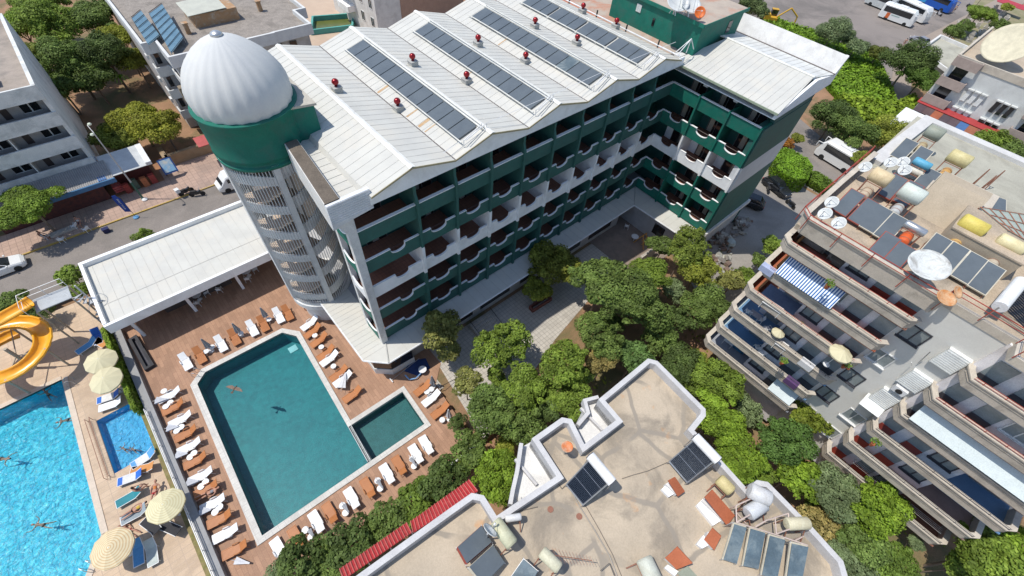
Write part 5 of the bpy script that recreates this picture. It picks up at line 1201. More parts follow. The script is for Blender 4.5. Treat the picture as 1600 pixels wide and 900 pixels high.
# cables, pipes, drains and an edge flashing on the pale roof
def cable(pts, z, r, lab, mat, nm='cable'):
    t = thing(nm, lab, nm.replace('_',' '), at(pts[0][0], pts[0][1], z)); mb = MB(); mb.path([at(u, v, z) for u, v in pts], r, 5); mb.build('run', mat, t)
CG = M('dull_cable', (.16,.14,.12), .8)
cable([(889,760),(905,790),(930,830),(952,868),(965,902)], ZB_+.04, .035, 'long thin pipe running down the middle of the pale roof to its lower edge', bpy.data.materials['concrete'], 'roof_pipe')
cable([(893,757),(899,763),(912,785),(935,825),(957,866),(972,902)], ZB_+.03, .018, 'thin cable beside the long pipe on the pale roof', CG)
cable([(972,748),(990,742),(1012,736),(1044,722)], ZB_+.03, .018, 'thin cable joining the two tube heaters', CG)
cable([(872,755),(878,764),(885,757)], ZB_+.06, .02, 'bent pipe at the low corner of the left tube heater', CG, 'roof_pipe')
cable([(806,772),(811,790),(806,800),(840,792)], ZB_+.06, .02, 'loose cable beside the parapet notch', CG)
cable([(938,892),(952,880),(960,900)], ZB_+.3, .02, 'bent steel rod at the lower edge of the roof', CG, 'roof_pipe')
for i, (u, v) in enumerate(((860,796),(905,807))):
    p = at(u, v, ZB_); mb = MB(); mb.lathe([(.02,.0),(.16,.0),(.16,.03),(.02,.03)], (p.x,p.y,ZB_+.004), 14); tag(mb.build('roof_drain', RUST), 'small rusty orange roof drain, the %s one' % ('left','right')[i], 'roof drain', 'drains of the pale roof')
# ================================================================ POOL TERRACES: furniture, people, slide
PLW = M('white_plastic', (.80,.80,.79), .4, (.74,.74,.73), fine=.02); PLO = M('brown_plastic', (.46,.185,.065), .5, (.40,.155,.055), fine=.04)
def lounger_proto(matl, nm, back):
    """origin at the foot-end centre line on the ground; +x runs from foot to head"""
    t = thing('sun_lounger', nm, 'sun lounger', (0,0,0), local=True)
    L, W_, z = 1.92, .66, .33; hb = .72
    mb = MB()
    for sy in (-1,1): mb.tube((-L/2,sy*W_/2,z),(L/2-hb,sy*W_/2,z),.035,6)
    mb.tube((-L/2,-W_/2,z),(-L/2,W_/2,z),.035,6); mb.build('frame', matl, t)
    mb = MB(); n = 15
    mb.box(-L/2+.02,L/2-hb,-W_/2+.03,W_/2-.03,z-.015,z+.005)
    for i in range(n):
        x0 = -L/2+.04+(L-hb-.06)*i/n; mb.box(x0,x0+(L-hb)/n*.66,-W_/2+.05,W_/2-.05,z+.005,z+.022)
    mb.build('seat', matl, t)
    b = R_(back); cb, sb = math.cos(b), math.sin(b); x0 = L/2-hb
    mb = MB(); mb.slab((x0,-W_/2+.03,z),(x0+hb*cb,-W_/2+.05,z+hb*sb),(x0+hb*cb,W_/2-.05,z+hb*sb),(x0,W_/2-.03,z),.03)
    for i in range(9):
        s0, s1 = hb*(i+.15)/9, hb*(i+.75)/9
        mb.slab((x0+s0*cb,-W_/2+.07,z+s0*sb+.035),(x0+s1*cb,-W_/2+.07,z+s1*sb+.035),(x0+s1*cb,W_/2-.07,z+s1*sb+.035),(x0+s0*cb,W_/2-.07,z+s0*sb+.035),.012)
    mb.build('backrest', matl, t)
    for sy in (-1,1):
        mb = MB(); mb.path([(x0+.05,sy*(W_/2+.02),z+.02),(x0-.05,sy*(W_/2+.03),z+.2),(x0-.4,sy*(W_/2+.03),z+.2),(x0-.45,sy*(W_/2+.02),z)], .032, 5); mb.build('armrest', matl, t)
        for sx in (-L/2+.12, x0-.1): mb = MB(); mb.tube((sx,sy*(W_/2-.05),0),(sx,sy*(W_/2-.03),z),.04,5,r1=.05); mb.build('leg', matl, t)
    mb = MB(); mb.path([(x0+hb*.75,-W_/2+.1,.02),(x0+hb*.6*cb,-W_/2+.1,z+hb*.6*sb),(x0+hb*.6*cb,W_/2-.1,z+hb*.6*sb),(x0+hb*.75,W_/2-.1,.02)], .02, 4); mb.build('prop', matl, t)
    return register(t)
LW = lounger_proto(PLW, 'w', 32); LO = lounger_proto(PLO, 'o', 38)
used = {}
def lounge(kind, u, v, hu, hv, lab, z=0, group=None):
    """(u,v) centre pixel, (hu,hv) pixel offset towards the head end"""
    p = at(u, v, z+.33); q = at(u+hu, v+hv, z+.33); a = math.atan2(q.y-p.y, q.x-p.x)
    pr = LW if kind == 'W' else LO
    if kind not in used:
        used[kind] = 1; r = pr; r.location = (p.x,p.y,z); r.rotation_euler = (0,0,a)
    else: r = dup(pr, (p.x,p.y,z), a)
    r['label'] = ('white' if kind == 'W' else 'brown') + ' plastic sun lounger, ' + lab
    r['group'] = group or 'sun loungers round the green pool'; return r
def row(lst, hu, hv, where):
    cnt = {'W':0,'O':0}; tot = {k: sum(1 for q in lst if q[0] == k) for k in 'WO'}
    for k, u, v in lst:
        cnt[k] += 1
        pos = 'the only one' if tot[k] == 1 else (ORD[cnt[k]-1] + (' white' if k == 'W' else ' brown') + ' one')
        lounge(k, u, v, hu, hv, pos + ' ' + where)
row([('W',290,565),('O',312,555),('W',345,537),('O',366,527),('W',394,513),('O',411,506),('W',435,493),('O',449,489)], -8,-15, 'from the left above the pool\'s upper edge')
row([('W',485,505),('O',490,517),('O',500,531),('O',511,551),('W',516,560),('O',531,583),('W',537,592),('O',552,616)], 14,-10, 'from the top between pool and hotel')
row([('O',662,606),('W',675,622),('O',689,641)], 13,-10, 'from the top beside the small pool')
row([('W',437,860),('O',464,842),('W',496,817),('O',517,803),('W',551,780),('O',576,764),('W',606,742),('O',625,729),('W',651,711),('W',667,697)], 8,14, 'from the left below the pool\'s lower edge')
row([('W',267,617),('O',273,636),('W',284,655),('O',293,677),('W',298,697),('O',308,719),('W',316,743),('O',325,764),('W',335,786),('O',346,810),('W',355,833),('O',370,858)], 14,-7, 'from the top along the wall side')
PLT = M('white_table', (.78,.78,.77), .45)
def table_proto():
    t = thing('side_table', 't', 'side table', (0,0,0), local=True)
    mb = MB(); mb.lathe([(.24,.40),(.26,.42),(.25,.44),(.02,.445)], n=16); mb.build('tabletop', PLT, t)
    for k in range(4):
        a = .78+k*1.571; mb = MB(); mb.tube((.13*math.cos(a),.13*math.sin(a),.41),(.2*math.cos(a),.2*math.sin(a),0),.025,5); mb.build('leg', PLT, t)
    return register(t)
TP = table_proto(); tn = 0
TAB = [(322,549,'between the first two white loungers of the upper row, left one'),(331,542,'between the first two white loungers of the upper row, right one'),(376,521,'beside the third white lounger of the upper row'),(420,499,'beside the last white lounger of the upper row'),
 (492,524,'uppermost in the row between pool and hotel'),(502,542,'second in the row between pool and hotel'),(521,572,'lowest in the row between pool and hotel'),
 (667,612,'left one of the pair beside the small pool'),(674,608,'right one of the pair beside the small pool'),(691,656,'square-looking one at the terrace corner below the small pool'),
 (644,717,'upper one beside the second white lounger from the right, lower row'),(647,728,'lower one beside the second white lounger from the right, lower row'),(590,751,'upper one in the third gap from the right, lower row'),(594,763,'lower one in the third gap from the right, lower row'),
 (535,790,'upper one in the middle gap of the lower row'),(540,801,'lower one in the middle gap of the lower row'),(477,828,'upper one in the first gap of the lower row'),(486,839,'lower one in the first gap of the lower row'),
 (256,611,'topmost one along the wall side'),(266,629,'upper one below the first white wall-side lounger'),(259,635,'lower one below the first white wall-side lounger'),(283,667,'upper one below the second white wall-side lounger'),(276,673,'lower one below the second white wall-side lounger'),(303,708,'right one below the third white wall-side lounger'),(297,714,'left one below the third white wall-side lounger'),
 (321,753,'right one below the fourth white wall-side lounger'),(314,760,'left one below the fourth white wall-side lounger'),(343,792,'right one below the fifth white wall-side lounger'),(336,800,'left one below the fifth white wall-side lounger')]
for i, (u, v, l) in enumerate(TAB):
    p = at(u, v, .42)
    if i == 0: TP.location = (p.x,p.y,0); r = TP
    else: r = dup(TP, (p.x,p.y,0), i*.7)
    r['label'] = 'white round side table, ' + l; r['group'] = 'side tables round the green pool'
# folded parasols
GREYC = M('grey_canvas', (.30,.31,.33), .85, (.24,.25,.27)); WCAN = M('white_canvas', (.62,.62,.63), .85, (.54,.54,.56)); CRC = M('cream_canvas', (.60,.55,.36), .85, (.54,.49,.32), fine=.04)
def folded(u, v, lab, mat=GREYC, lean=(0,0), h=2.1):
    p = at(u, v, 0); t = thing('folded_parasol', lab, 'parasol', (p.x,p.y,0), 'folded parasols', local=True)
    mb = MB(); mb.lathe([(.24,0),(.24,.06),(.05,.09),(.05,.3)], n=14); mb.build('base', WMET, t)
    mb = MB(); mb.tube((0,0,.1),(lean[0],lean[1],h),.022,6); mb.build('pole', WMET, t)
    mb = MB(); n = 12; vs = []
    for q, (rr, z) in enumerate(((.05,h+.02),(.09,h-.3),(.15,h-.75),(.21,h-1.2),(.26,h-1.35))):
        for k in range(n):
            a = 2*math.pi*k/n; w_ = rr*(1.25 if k % 2 else .72); f = z/h; vs.append((w_*math.cos(a)+lean[0]*f, w_*math.sin(a)+lean[1]*f, z))
    mb.add(vs, [(q*n+k,q*n+(k+1)%n,(q+1)*n+(k+1)%n,(q+1)*n+k) for q in range(4) for k in range(n)] + [tuple(range(n)), tuple(range(4*n,5*n))]); mb.build('canopy', mat, t)
for u, v, l in ((331,548,'grey folded parasol behind the first tables of the upper row'),(377,524,'grey folded parasol behind the third white lounger of the upper row'),(419,500,'grey folded parasol behind the last white lounger of the upper row')): folded(u, v, l)
for u, v, l in ((702,655,'white folded parasol on its base at the terrace corner'),(677,604,'grey folded parasol beside the small pool\'s first brown lounger')): folded(u, v, l, WCAN if 'white' in l else GREYC)
def lying(u, v, du, dv, lab, mat=WCAN, z=.42, w0=.34):
    """a folded parasol laid down flat: wide ribbed end at (u,v), tip towards (du,dv)"""
    a = at(u, v, z); b = at(u+du, v+dv, z+.12); d_ = (b-a); t = thing('laid_parasol', lab, 'parasol', (a.x,a.y,0), 'parasols laid over loungers'); q = d_.to_track_quat('Z','Y'); n = 12; vs = []
    for f, rr in ((0,w0),(.02,w0*.96),(.35,w0*.68),(.75,w0*.34),(1,.05)):
        for k in range(n):
            an = 2*math.pi*k/n; w_ = rr*(1.15 if k % 2 else .8); o = q @ Vector((w_*math.cos(an), w_*math.sin(an), 0)); o.z *= .35; vs.append(a+d_*f+o)
    mb = MB(); mb.add(vs, [(i*n+k,i*n+(k+1)%n,(i+1)*n+(k+1)%n,(i+1)*n+k) for i in range(4) for k in range(n)] + [tuple(range(n)), tuple(range(4*n,5*n))]); mb.build('canopy', mat, t)
    mb = MB(); mb.tube(a-d_.normalized()*.35, a, .02, 5); mb.build('pole', STEEL, t)
for i, (u, v) in enumerate(((244,626),(262,669),(276,711),(293,754),(313,799))): lying(u, v, 17, -3, 'white folded parasol lying across the foot of the %s white wall-side lounger' % ORD[i], M('pale_grey_canvas',(.50,.51,.54),.85,(.42,.43,.46)) if i == 0 else bpy.data.materials['pale_grey_canvas'])
for i, (u, v) in enumerate(((648,722),(596,757),(543,795),(489,834))): lying(u-6, v-6, 8, 12, 'small grey folded parasol over the tables in the %s gap from the right, lower row' % ORD[i], GREYC, .5, .18)
lying(534, 606, 6,-24, 'crumpled white parasol lying on the last white lounger between pool and hotel', WCAN, .55, .36); lying(368,876,22,4,'white folded parasol lying on the deck near the last wall-side lounger', WCAN, .2, .25)
lying(300,752,24,-2,'white folded parasol leaning over the tables of the wall side', WCAN, .5,.2) if False else None
# person at the foot of the tower and one beside the hedge
SKIN = M('skin', (.42,.22,.15), .6, (.38,.195,.13), fine=.02); HAIR = M('dark_hair', (.03,.022,.018), .7)
def skinned(name, verts, edges, mat, parent=None, sub=2):
    """body grown over a skeleton: verts = [(x,y,z,radius)]"""
    me = bpy.data.meshes.new(name); me.from_pydata([v[:3] for v in verts], edges, []); o = bpy.data.objects.new(name, me); COL.objects.link(o)
    m = o.modifiers.new('skin', 'SKIN'); m.use_smooth_shade = True
    for i, v in enumerate(verts):
        sv = me.skin_vertices[0].data[i]; sv.radius = (v[3], v[3]*(v[4] if len(v) > 4 else 1)); sv.use_root = (i == 0)
    s_ = o.modifiers.new('sub', 'SUBSURF'); s_.levels = sub; s_.render_levels = sub
    me.materials.append(mat)
    if parent: o.parent = parent
    return o
def person(loc, rz, pose, lab, top, bottom=None, hair=HAIR, group=None, sc=1.0, name='person'):
    """pose: standing / lying / swimming / sitting; body along +x when lying (head at +x)"""
    t = thing(name, lab, 'person', loc, group, local=True, rz=rz); t.scale = (sc,)*3
    if pose == 'standing':
        J = [(0,0,.95,.13,.8),(0,0,1.15,.125,.75),(0,0,1.38,.15,.7),(0,0,1.50,.055),(.02,0,1.56,.06),
             (0,.10,.90,.085),(.02,.11,.50,.06),(-.02,.11,.09,.045),(.12,.12,.04,.04),
             (0,-.10,.90,.085),(-.04,-.11,.50,.06),(-.1,-.11,.09,.045),(.04,-.12,.04,.04),
             (0,.20,1.42,.055),(.04,.26,1.13,.042),(.16,.25,.90,.035),(.2,.24,.82,.032),
             (0,-.20,1.42,.055),(.02,-.27,1.13,.042),(.1,-.27,.88,.035),(.13,-.27,.80,.032)]
        head = (.03,0,1.64); up = Vector((0,0,1)); fwd = Vector((1,0,0))
    elif pose == 'sitting':
        J = [(0,0,.45,.14,.8),(-.06,0,.68,.125,.75),(-.10,0,.92,.15,.7),(-.08,0,1.04,.055),(-.05,0,1.10,.06),
             (.05,.11,.44,.085),(.45,.13,.46,.065),(.48,.13,.1,.045),(.6,.13,.05,.04),
             (.05,-.11,.44,.085),(.45,-.13,.46,.065),(.5,-.13,.1,.045),(.62,-.13,.05,.04),
             (-.1,.2,.95,.055),(.02,.27,.72,.042),(.25,.2,.62,.035),(.32,.18,.6,.032),
             (-.1,-.2,.95,.055),(.02,-.27,.72,.042),(.25,-.2,.62,.035),(.32,-.18,.6,.032)]
        head = (-.02,0,1.18); up = Vector((0,0,1)); fwd = Vector((1,0,0))
    elif pose == 'lying':
        J = [(0,0,.12,.14,.7),(.22,0,.13,.12,.7),(.45,0,.15,.15,.65),(.57,0,.17,.055),(.63,0,.19,.06),
             (-.08,.10,.12,.085),(-.48,.14,.12,.062),(-.86,.15,.1,.045),(-.93,.17,.16,.04),
             (-.08,-.10,.12,.085),(-.46,-.15,.17,.062),(-.84,-.14,.1,.045),(-.91,-.15,.16,.04),
             (.46,.2,.13,.055),(.22,.29,.11,.042),(0,.27,.1,.035),(-.08,.26,.1,.032),
             (.46,-.2,.13,.055),(.25,-.32,.11,.042),(.05,-.24,.14,.035),(-.02,-.2,.15,.032)]
        head = (.72,0,.22); up = Vector((1,0,.15)).normalized(); fwd = Vector((0,0,1))
    else:                                                         # swimming, face down, arms spread
        J = [(0,0,-.05,.14,.7),(.22,0,-.02,.12,.7),(.45,0,0,.15,.65),(.57,0,.03,.055),(.63,0,.06,.06),
             (-.08,.10,-.08,.085),(-.45,.2,-.16,.062),(-.8,.22,-.22,.045),(-.95,.22,-.2,.035),
             (-.08,-.10,-.08,.085),(-.45,-.17,-.14,.062),(-.8,-.3,-.2,.045),(-.95,-.33,-.2,.035),
             (.48,.2,0,.055),(.6,.48,-.02,.042),(.85,.58,-.02,.035),(.93,.6,-.02,.032),
             (.48,-.2,0,.055),(.55,-.5,-.02,.042),(.78,-.64,-.02,.035),(.86,-.67,-.02,.032)]
        head = (.74,0,.1); up = Vector((1,0,.2)).normalized(); fwd = Vector((0,0,1))
    Ed = [(0,1),(1,2),(2,3),(3,4),(0,5),(5,6),(6,7),(7,8),(0,9),(9,10),(10,11),(11,12),(2,13),(13,14),(14,15),(15,16),(2,17),(17,18),(18,19),(19,20)]
    body = skinned('body', J, Ed, SKIN, t, 1)
    # head with nose, attached above the neck
    h = Vector(head); q = up.to_track_quat('Z','Y').to_matrix(); mb = MB(); mb.lathe([(.01,-.12),(.055,-.1),(.075,-.04),(.085,.03),(.07,.09),(.01,.125)], n=12)
    mb.xf(Matrix.Translation(h) @ q.to_4x4()); side = up.cross(fwd)
    mb.tube(h+fwd*.07, h+fwd*.10-up*.02, .014, 5)
    for sg in (-1,1): mb.tube(h+side*sg*.075, h+side*sg*.092, .02, 5)
    mb.build('head', SKIN, t, smooth=True)
    mb = MB(); mb.lathe([(.08,-.05),(.094,.03),(.085,.09),(.04,.135),(.005,.14)], n=12); mb.xf(Matrix.Translation(h-fwd*.02) @ q.to_4x4()); mb.build('hair', hair, t, smooth=True)
    # hands: palm and five fingers at both wrists
    for a, b in ((15,16),(19,20)):
        w0, w1 = Vector(J[a][:3]), Vector(J[b][:3]); d_ = (w1-w0).normalized(); s2 = d_.orthogonal().normalized(); mb = MB(); e = w1+d_*.05; mb.tube(w1, e, .032, 6, r1=.035)
        for k in range(4): st = e+s2*(k-1.5)*.018; mb.tube(st, st+d_*(.07-.008*abs(k-1.5))+fwd*.01, .009, 4, r1=.006)
        mb.tube(w1+s2*.03, w1+s2*.06+d_*.04, .011, 4, r1=.008); mb.build('hand', SKIN, t)
    # clothes follow the trunk
    if top is not None:
        pts = [Vector(J[i][:3]) for i in (0,1,2)]; V = [tuple(pts[0].lerp(pts[1], .3))+(.136,.8), tuple(pts[1])+(.135,.78), tuple(pts[2])+(.163,.72)]; skinned('top', V, [(0,1),(1,2)], top, t, 1)
    if bottom is not None:
        p0 = Vector(J[0][:3]); V = [tuple(p0)+(.15,.82), tuple(Vector(J[5][:3]).lerp(Vector(J[6][:3]), .35))+(.095,), tuple(Vector(J[9][:3]).lerp(Vector(J[10][:3]), .35))+(.095,)]; skinned('shorts', V, [(0,1),(0,2)], bottom, t, 1)
    return t
CLO = {n: M('cloth_'+n, c, .85) for n, c in dict(navy=(.02,.03,.08), black=(.012,.012,.014), red=(.45,.03,.035), yellow=(.62,.42,.06), orange=(.60,.20,.05), teal=(.03,.24,.24), purple=(.10,.05,.14), white=(.65,.65,.65), grey=(.25,.25,.27)).items()}
def P2(u, v, z=0): p = at(u, v, z); return (p.x, p.y, z)
def head_ang(u, v, du, dv): a = at(u, v, 0); b = at(u+du, v+dv, 0); return math.atan2(b.y-a.y, b.x-a.x)
person(P2(479,485), 1.0, 'standing', 'person in purple top standing in the shade at the foot of the stair tower', CLO['purple'], CLO['black'])
# ---- west terrace parasols
def parasol(u, v, r, mat, lab, h=2.35, tilt=(0,0), rings=None):
    p = at(u, v, h-.1); t = thing('parasol', lab, 'parasol', (p.x,p.y,0), 'open parasols on the west deck', local=True); n = 10; vs = []; R4 = Matrix.Translation((0,0,h-.3)) @ Euler((tilt[0],tilt[1],.3)).to_matrix().to_4x4()
    rings = 10
    for q in range(rings+1):
        f = q/rings; zz = .42*(1-f**1.15)
        for k in range(n*4):
            a = 2*math.pi*k/(n*4); s = k % 4; c = 1-.035*math.sin(math.pi*s/4)*1.2; vs.append((r*f*c*math.cos(a)+1e-4, r*f*c*math.sin(a), zz-.03*f*math.sin(math.pi*s/4)))
    N = n*4; fs = [(q*N+k,q*N+(k+1)%N,(q+1)*N+(k+1)%N,(q+1)*N+k) for q in range(1,rings) for k in range(N)] + [tuple(range(N,2*N))]
    mb = MB(); mb.add(vs, fs); b0 = len(mb.v)
    for k in range(N):
        x, y, z = vs[rings*N+k]; mb.v.append((x*1.0,y*1.0,z-.14))
    for k in range(N): mb.f.append((rings*N+k, rings*N+(k+1)%N, b0+(k+1)%N, b0+k)); mb.m.append(0)
    mb.xf(R4); mb.build('canopy', mat, t, fixn=False)
    mb = MB(); mb.tube((0,0,.05),(0,0,h+.12),.03,6); mb.build('pole', WMET, t); mb = MB(); mb.lathe([(.28,0),(.28,.07),(.06,.1),(.05,.35)], n=16); mb.build('base', WMET, t)
    return t
def ringmat(name, c1, c2, freq):
    m = M(name, c1, .85, tuple(x*.95 for x in c1), fine=.03); n = m.node_tree.nodes; l = m.node_tree.links
    tc = n.new('ShaderNodeTexCoord'); sp = n.new('ShaderNodeSeparateXYZ'); l.new(tc.outputs['Object'], sp.inputs[0]); cx = n.new('ShaderNodeCombineXYZ'); l.new(sp.outputs[0], cx.inputs[0]); l.new(sp.outputs[1], cx.inputs[1])
    ln = n.new('ShaderNodeVectorMath'); ln.operation = 'LENGTH'; l.new(cx.outputs[0], ln.inputs[0]); mu = n.new('ShaderNodeMath'); mu.operation = 'MULTIPLY'; mu.inputs[1].default_value = freq; l.new(ln.outputs['Value'], mu.inputs[0])
    fr = n.new('ShaderNodeMath'); fr.operation = 'FRACT'; l.new(mu.outputs[0], fr.inputs[0]); gt = n.new('ShaderNodeMath'); gt.operation = 'GREATER_THAN'; gt.inputs[1].default_value = .62; l.new(fr.outputs[0], gt.inputs[0])
    mx = n.new('ShaderNodeMixRGB'); mx.inputs[1].default_value = tuple(c1)+(1,); mx.inputs[2].default_value = tuple(c2)+(1,); l.new(gt.outputs[0], mx.inputs[0]); l.new(mx.outputs[0], n['Principled BSDF'].inputs['Base Color']); return m
RM1 = ringmat('ringed_canvas', (.64,.55,.36), (.54,.38,.21), 6.5); RM2 = ringmat('faint_ringed_canvas', (.62,.58,.38), (.55,.48,.28), 6.5)
parasol(155,562,1.2,CRC,'cream parasol nearest the white bar roof on the west deck',tilt=(.12,.05)); parasol(163,592,1.2,CRC,'cream parasol above the blue and white loungers on the west deck',tilt=(.1,-.08))
parasol(256,789,1.25,RM2,'pale yellow parasol with faint rings beside the hedge wall',tilt=(-.05,.1)); parasol(172,856,1.3,RM1,'beige parasol with clear brown rings overhanging the splash pool',tilt=(.05,-.05))
# coloured loungers and guests on the west deck
BLU = M('blue_textile', (.02,.13,.50), .7, (.018,.11,.42)); TEALT = M('teal_textile', (.02,.22,.26), .7); DKT = M('dark_textile', (.03,.03,.035), .8); ORT = M('orange_towel', (.60,.27,.09), .9); LBL = M('light_blue_textile', (.10,.32,.60), .7); GTW = M('grey_towel', (.50,.54,.50), .9)
def blue_lounger(u, v, hu, hv, mat, lab, towel=None, half=False):
    p = at(u, v, .33); q = at(u+hu, v+hv, .33); a = math.atan2(q.y-p.y, q.x-p.x)
    t = thing('deck_lounger', lab, 'sun lounger', (p.x,p.y,0), 'loungers on the west deck', local=True, rz=a); L, W_, z, hb = 1.9, .66, .33, .7
    mb = MB(); x0 = L/2-hb; b = .6
    for sy in (-1,1): mb.path([(-L/2,sy*W_/2,z),(x0,sy*W_/2,z),(x0+hb*math.cos(b),sy*W_/2,z+hb*math.sin(b))], .028, 6)
    for sx in (-L/2+.15, x0):
        for sy in (-1,1): mb.tube((sx,sy*W_/2,0),(sx,sy*W_/2,z),.025,5)
    mb.tube((-L/2,-W_/2,z),(-L/2,W_/2,z),.028,6); mb.build('frame', WMET, t)
    mb = MB(); mb.slab((-L/2,-W_/2+.02,z),(x0,-W_/2+.02,z),(x0,W_/2-.02,z),(-L/2,W_/2-.02,z),.02); mb.build('seat', mat, t)
    mb = MB(); mb.slab((x0,-W_/2+.02,z),(x0+hb*math.cos(b),-W_/2+.02,z+hb*math.sin(b)),(x0+hb*math.cos(b),W_/2-.02,z+hb*math.sin(b)),(x0,W_/2-.02,z),.02); mb.build('backrest', mat, t)
    if towel: mb = MB(); mb.slab((-L/2+.35,-W_/2-.02,z+.025),(x0+.02,-W_/2-.02,z+.025),(x0+.02,W_/2+.02,z+.025),(-L/2+.35,W_/2+.02,z+.025),.02); tw = mb.build('towel', towel, None); tw.location = (p.x,p.y,0); tw.rotation_euler = (0,0,a); tag(tw, 'towel spread on the ' + lab.replace('lounger','lounger,',1), 'towel')
    return a
blue_lounger(152,526,-3,-15,BLU,'blue lounger at the ivy end of the west deck'); blue_lounger(137,540,12,-8,LBL,'light blue lounger left of the towel pile under the bar roof corner')
blue_lounger(160,537,14,8,ORT,'tan lounger beside the two blue ones under the bar roof corner')
blue_lounger(172,620,15,-5,BLU,'blue lounger under the second cream parasol', WHITE2); blue_lounger(175,632,15,-5,PLW,'white lounger with blue head under the second cream parasol')
blue_lounger(226,716,14,-9,LBL,'light blue lounger at the corner of the small children pool', CLO['white'])
blue_lounger(206,746,14,-5,BLU,'blue lounger with white towel below the children pool', CLO['white']); blue_lounger(225,732,14,-3,ORT,'lounger with orange towel below the children pool')
blue_lounger(204,776,14,-8,TEALT,'teal lounger beside the reclining guest'); blue_lounger(212,803,15,-8,M('striped_grey_textile',(.28,.33,.36),.8),'grey lounger carrying the guest in yellow')
blue_lounger(237,862,-2,-16,GTW,'lounger with grey-white towel near the ringed parasol'); blue_lounger(216,862,-1,-15,LBL,'turquoise-blue lounger in the shade of the ringed parasol')
blue_lounger(269,826,14,6,DKT,'black lounger on the sunny part of the west deck'); blue_lounger(238,823,8,6,DKT,'dark low chair below the faint ringed parasol')
person(P2(212,797,.38), head_ang(212,797,14,-9), 'lying', 'person in yellow top lying on the grey lounger', CLO['yellow'], CLO['black'], group='guests on the west deck')
person(P2(243,768,.4), head_ang(243,768,2,-14), 'lying', 'person with sunburnt legs lying in front of the orange towel', CLO['orange'], CLO['red'], group='guests on the west deck')
person(P2(203,829,.0), head_ang(203,829,-12,-5), 'lying', 'sunbathing person in red swimwear lying on the stone deck', None, CLO['red'], group='guests on the west deck')
person(P2(222,768,.4), head_ang(222,768,8,-7), 'sitting', 'person sitting at the head of the teal lounger', CLO['purple'], CLO['grey'], group='guests on the west deck')
person(P2(180,553,.0), head_ang(180,553,-8,4), 'sitting', 'person sitting at the ivy wall beside the cream parasol', CLO['red'], CLO['grey'], group='guests on the west deck')
person(P2(276,800,.0), head_ang(276,800,-8,4), 'sitting', 'person in orange sitting behind the faint ringed parasol', CLO['orange'], CLO['black'], group='guests on the west deck')
person(P2(327,771,.35), head_ang(327,771,14,-7), 'lying', 'person in dark clothes lying on the sixth brown wall-side lounger', CLO['grey'], CLO['black'])
for u, v, du, dv, l in ((75,616,-6,-6,'swimmer under the slide in the splash pool'),(104,656,-12,4,'swimmer at the right edge of the splash pool'),(66,820,-8,0,'swimmer in the sparkling lower part of the splash pool'),(3,717,8,0,'swimmer at the left edge of the photo'),(195,702,-6,-3,'child swimming in the small children pool, left one'),(210,703,-6,-3,'child swimming in the small children pool, right one')):
    person(P2(u, v, -.22), head_ang(u, v, du, dv), 'swimming', l, None, CLO['black'], sc=.55 if 'child' in l else .8, group='swimmers')
# a bird over the green pool
t = thing('bird', 'brown bird with spread wings gliding over the green pool', 'bird', at(367,607,3.0)); t['_local'] = 1
bd = at(367,607,3.0); t.rotation_euler = (0,0,.6); BF = M('bird_feathers', (.12,.085,.06), .8, (.07,.05,.035), scale=9); BW = M('bird_wing', (.22,.15,.11), .8, (.12,.08,.06), scale=8)
mb = MB(); mb.lathe([(.005,-.24),(.05,-.16),(.085,-.02),(.075,.1),(.04,.18),(.045,.22),(.03,.26),(.005,.30)], axis='X', n=12); mb.build('body', BF, t, smooth=True)
for sg in (-1,1):
    mb = MB(); P = [(.10,sg*.05,.03),(.16,sg*.3,.09),(.05,sg*.62,.06),(-.10,sg*.78,.02),(-.10,sg*.58,.03),(-.14,sg*.4,.05),(-.13,sg*.05,.03)]; mb.extr(P,(0,0,.015)); mb.build('wing', BW, t)
mb = MB(); mb.extr([(-.2,-.03,.0),(-.2,.03,.0),(-.42,.12,.0),(-.46,0,0),(-.42,-.12,.0)],(0,0,.012)); mb.build('tail', BF, t)
# ---- dividing wall, rail and planter between the two terraces
t = thing('dividing_wall', 'long low grey wall with planted ledge between the two pool terraces', 'wall', (-18.3,0,0))
mb = MB(); mb.box(-18.55,-17.95,-40,18.2,-.05,.55); mb.build('wall', M('grey_wall_top',(.30,.30,.30),.8,(.25,.25,.25)), t)
mb = MB(); mb.box(-19.0,-18.55,-40,8.2,-.05,.3); mb.build('planter', M('mossy_planter',(.22,.20,.07),.95,(.12,.11,.04),scale=3,stain=(.30,.20,.12),samt=.5,sscale=1), t)
t = thing('handrail', 'white tubular double handrail running along the dividing wall', 'handrail', (-18.6,0,.5)); mb = MB()
for z in (.75,1.05): mb.tube((-18.45,-40,z),(-18.45,8,z),.035,6)
mb.build('rail', WMET, t); y = -15
while y < 8: mb = MB(); mb.tube((-18.45,y,.5),(-18.45,y,1.05),.03,5); mb.build('post', WMET, t); y += 1.6
# low kerb wall and rail along the south edge of the terrace
t = thing('terrace_edge_wall', 'low whitewashed wall with pipe rail along the garden edge of the terrace', 'wall', (-8,-11.5,0)); mb = MB()
mb.prism([(-12,-11.52),(1.2,-11.84),(1.2,-11.6),(-12,-11.28)], -.05, .22); mb.build('kerb', WHITE2, t)
mb = MB(); mb.tube((-9,-11.5,.45),(-5.2,-11.6,.45),.03,5); mb.tube((-2.6,-11.7,.45),(1.0,-11.75,.45),.03,5); mb.build('rail', WMET, t)
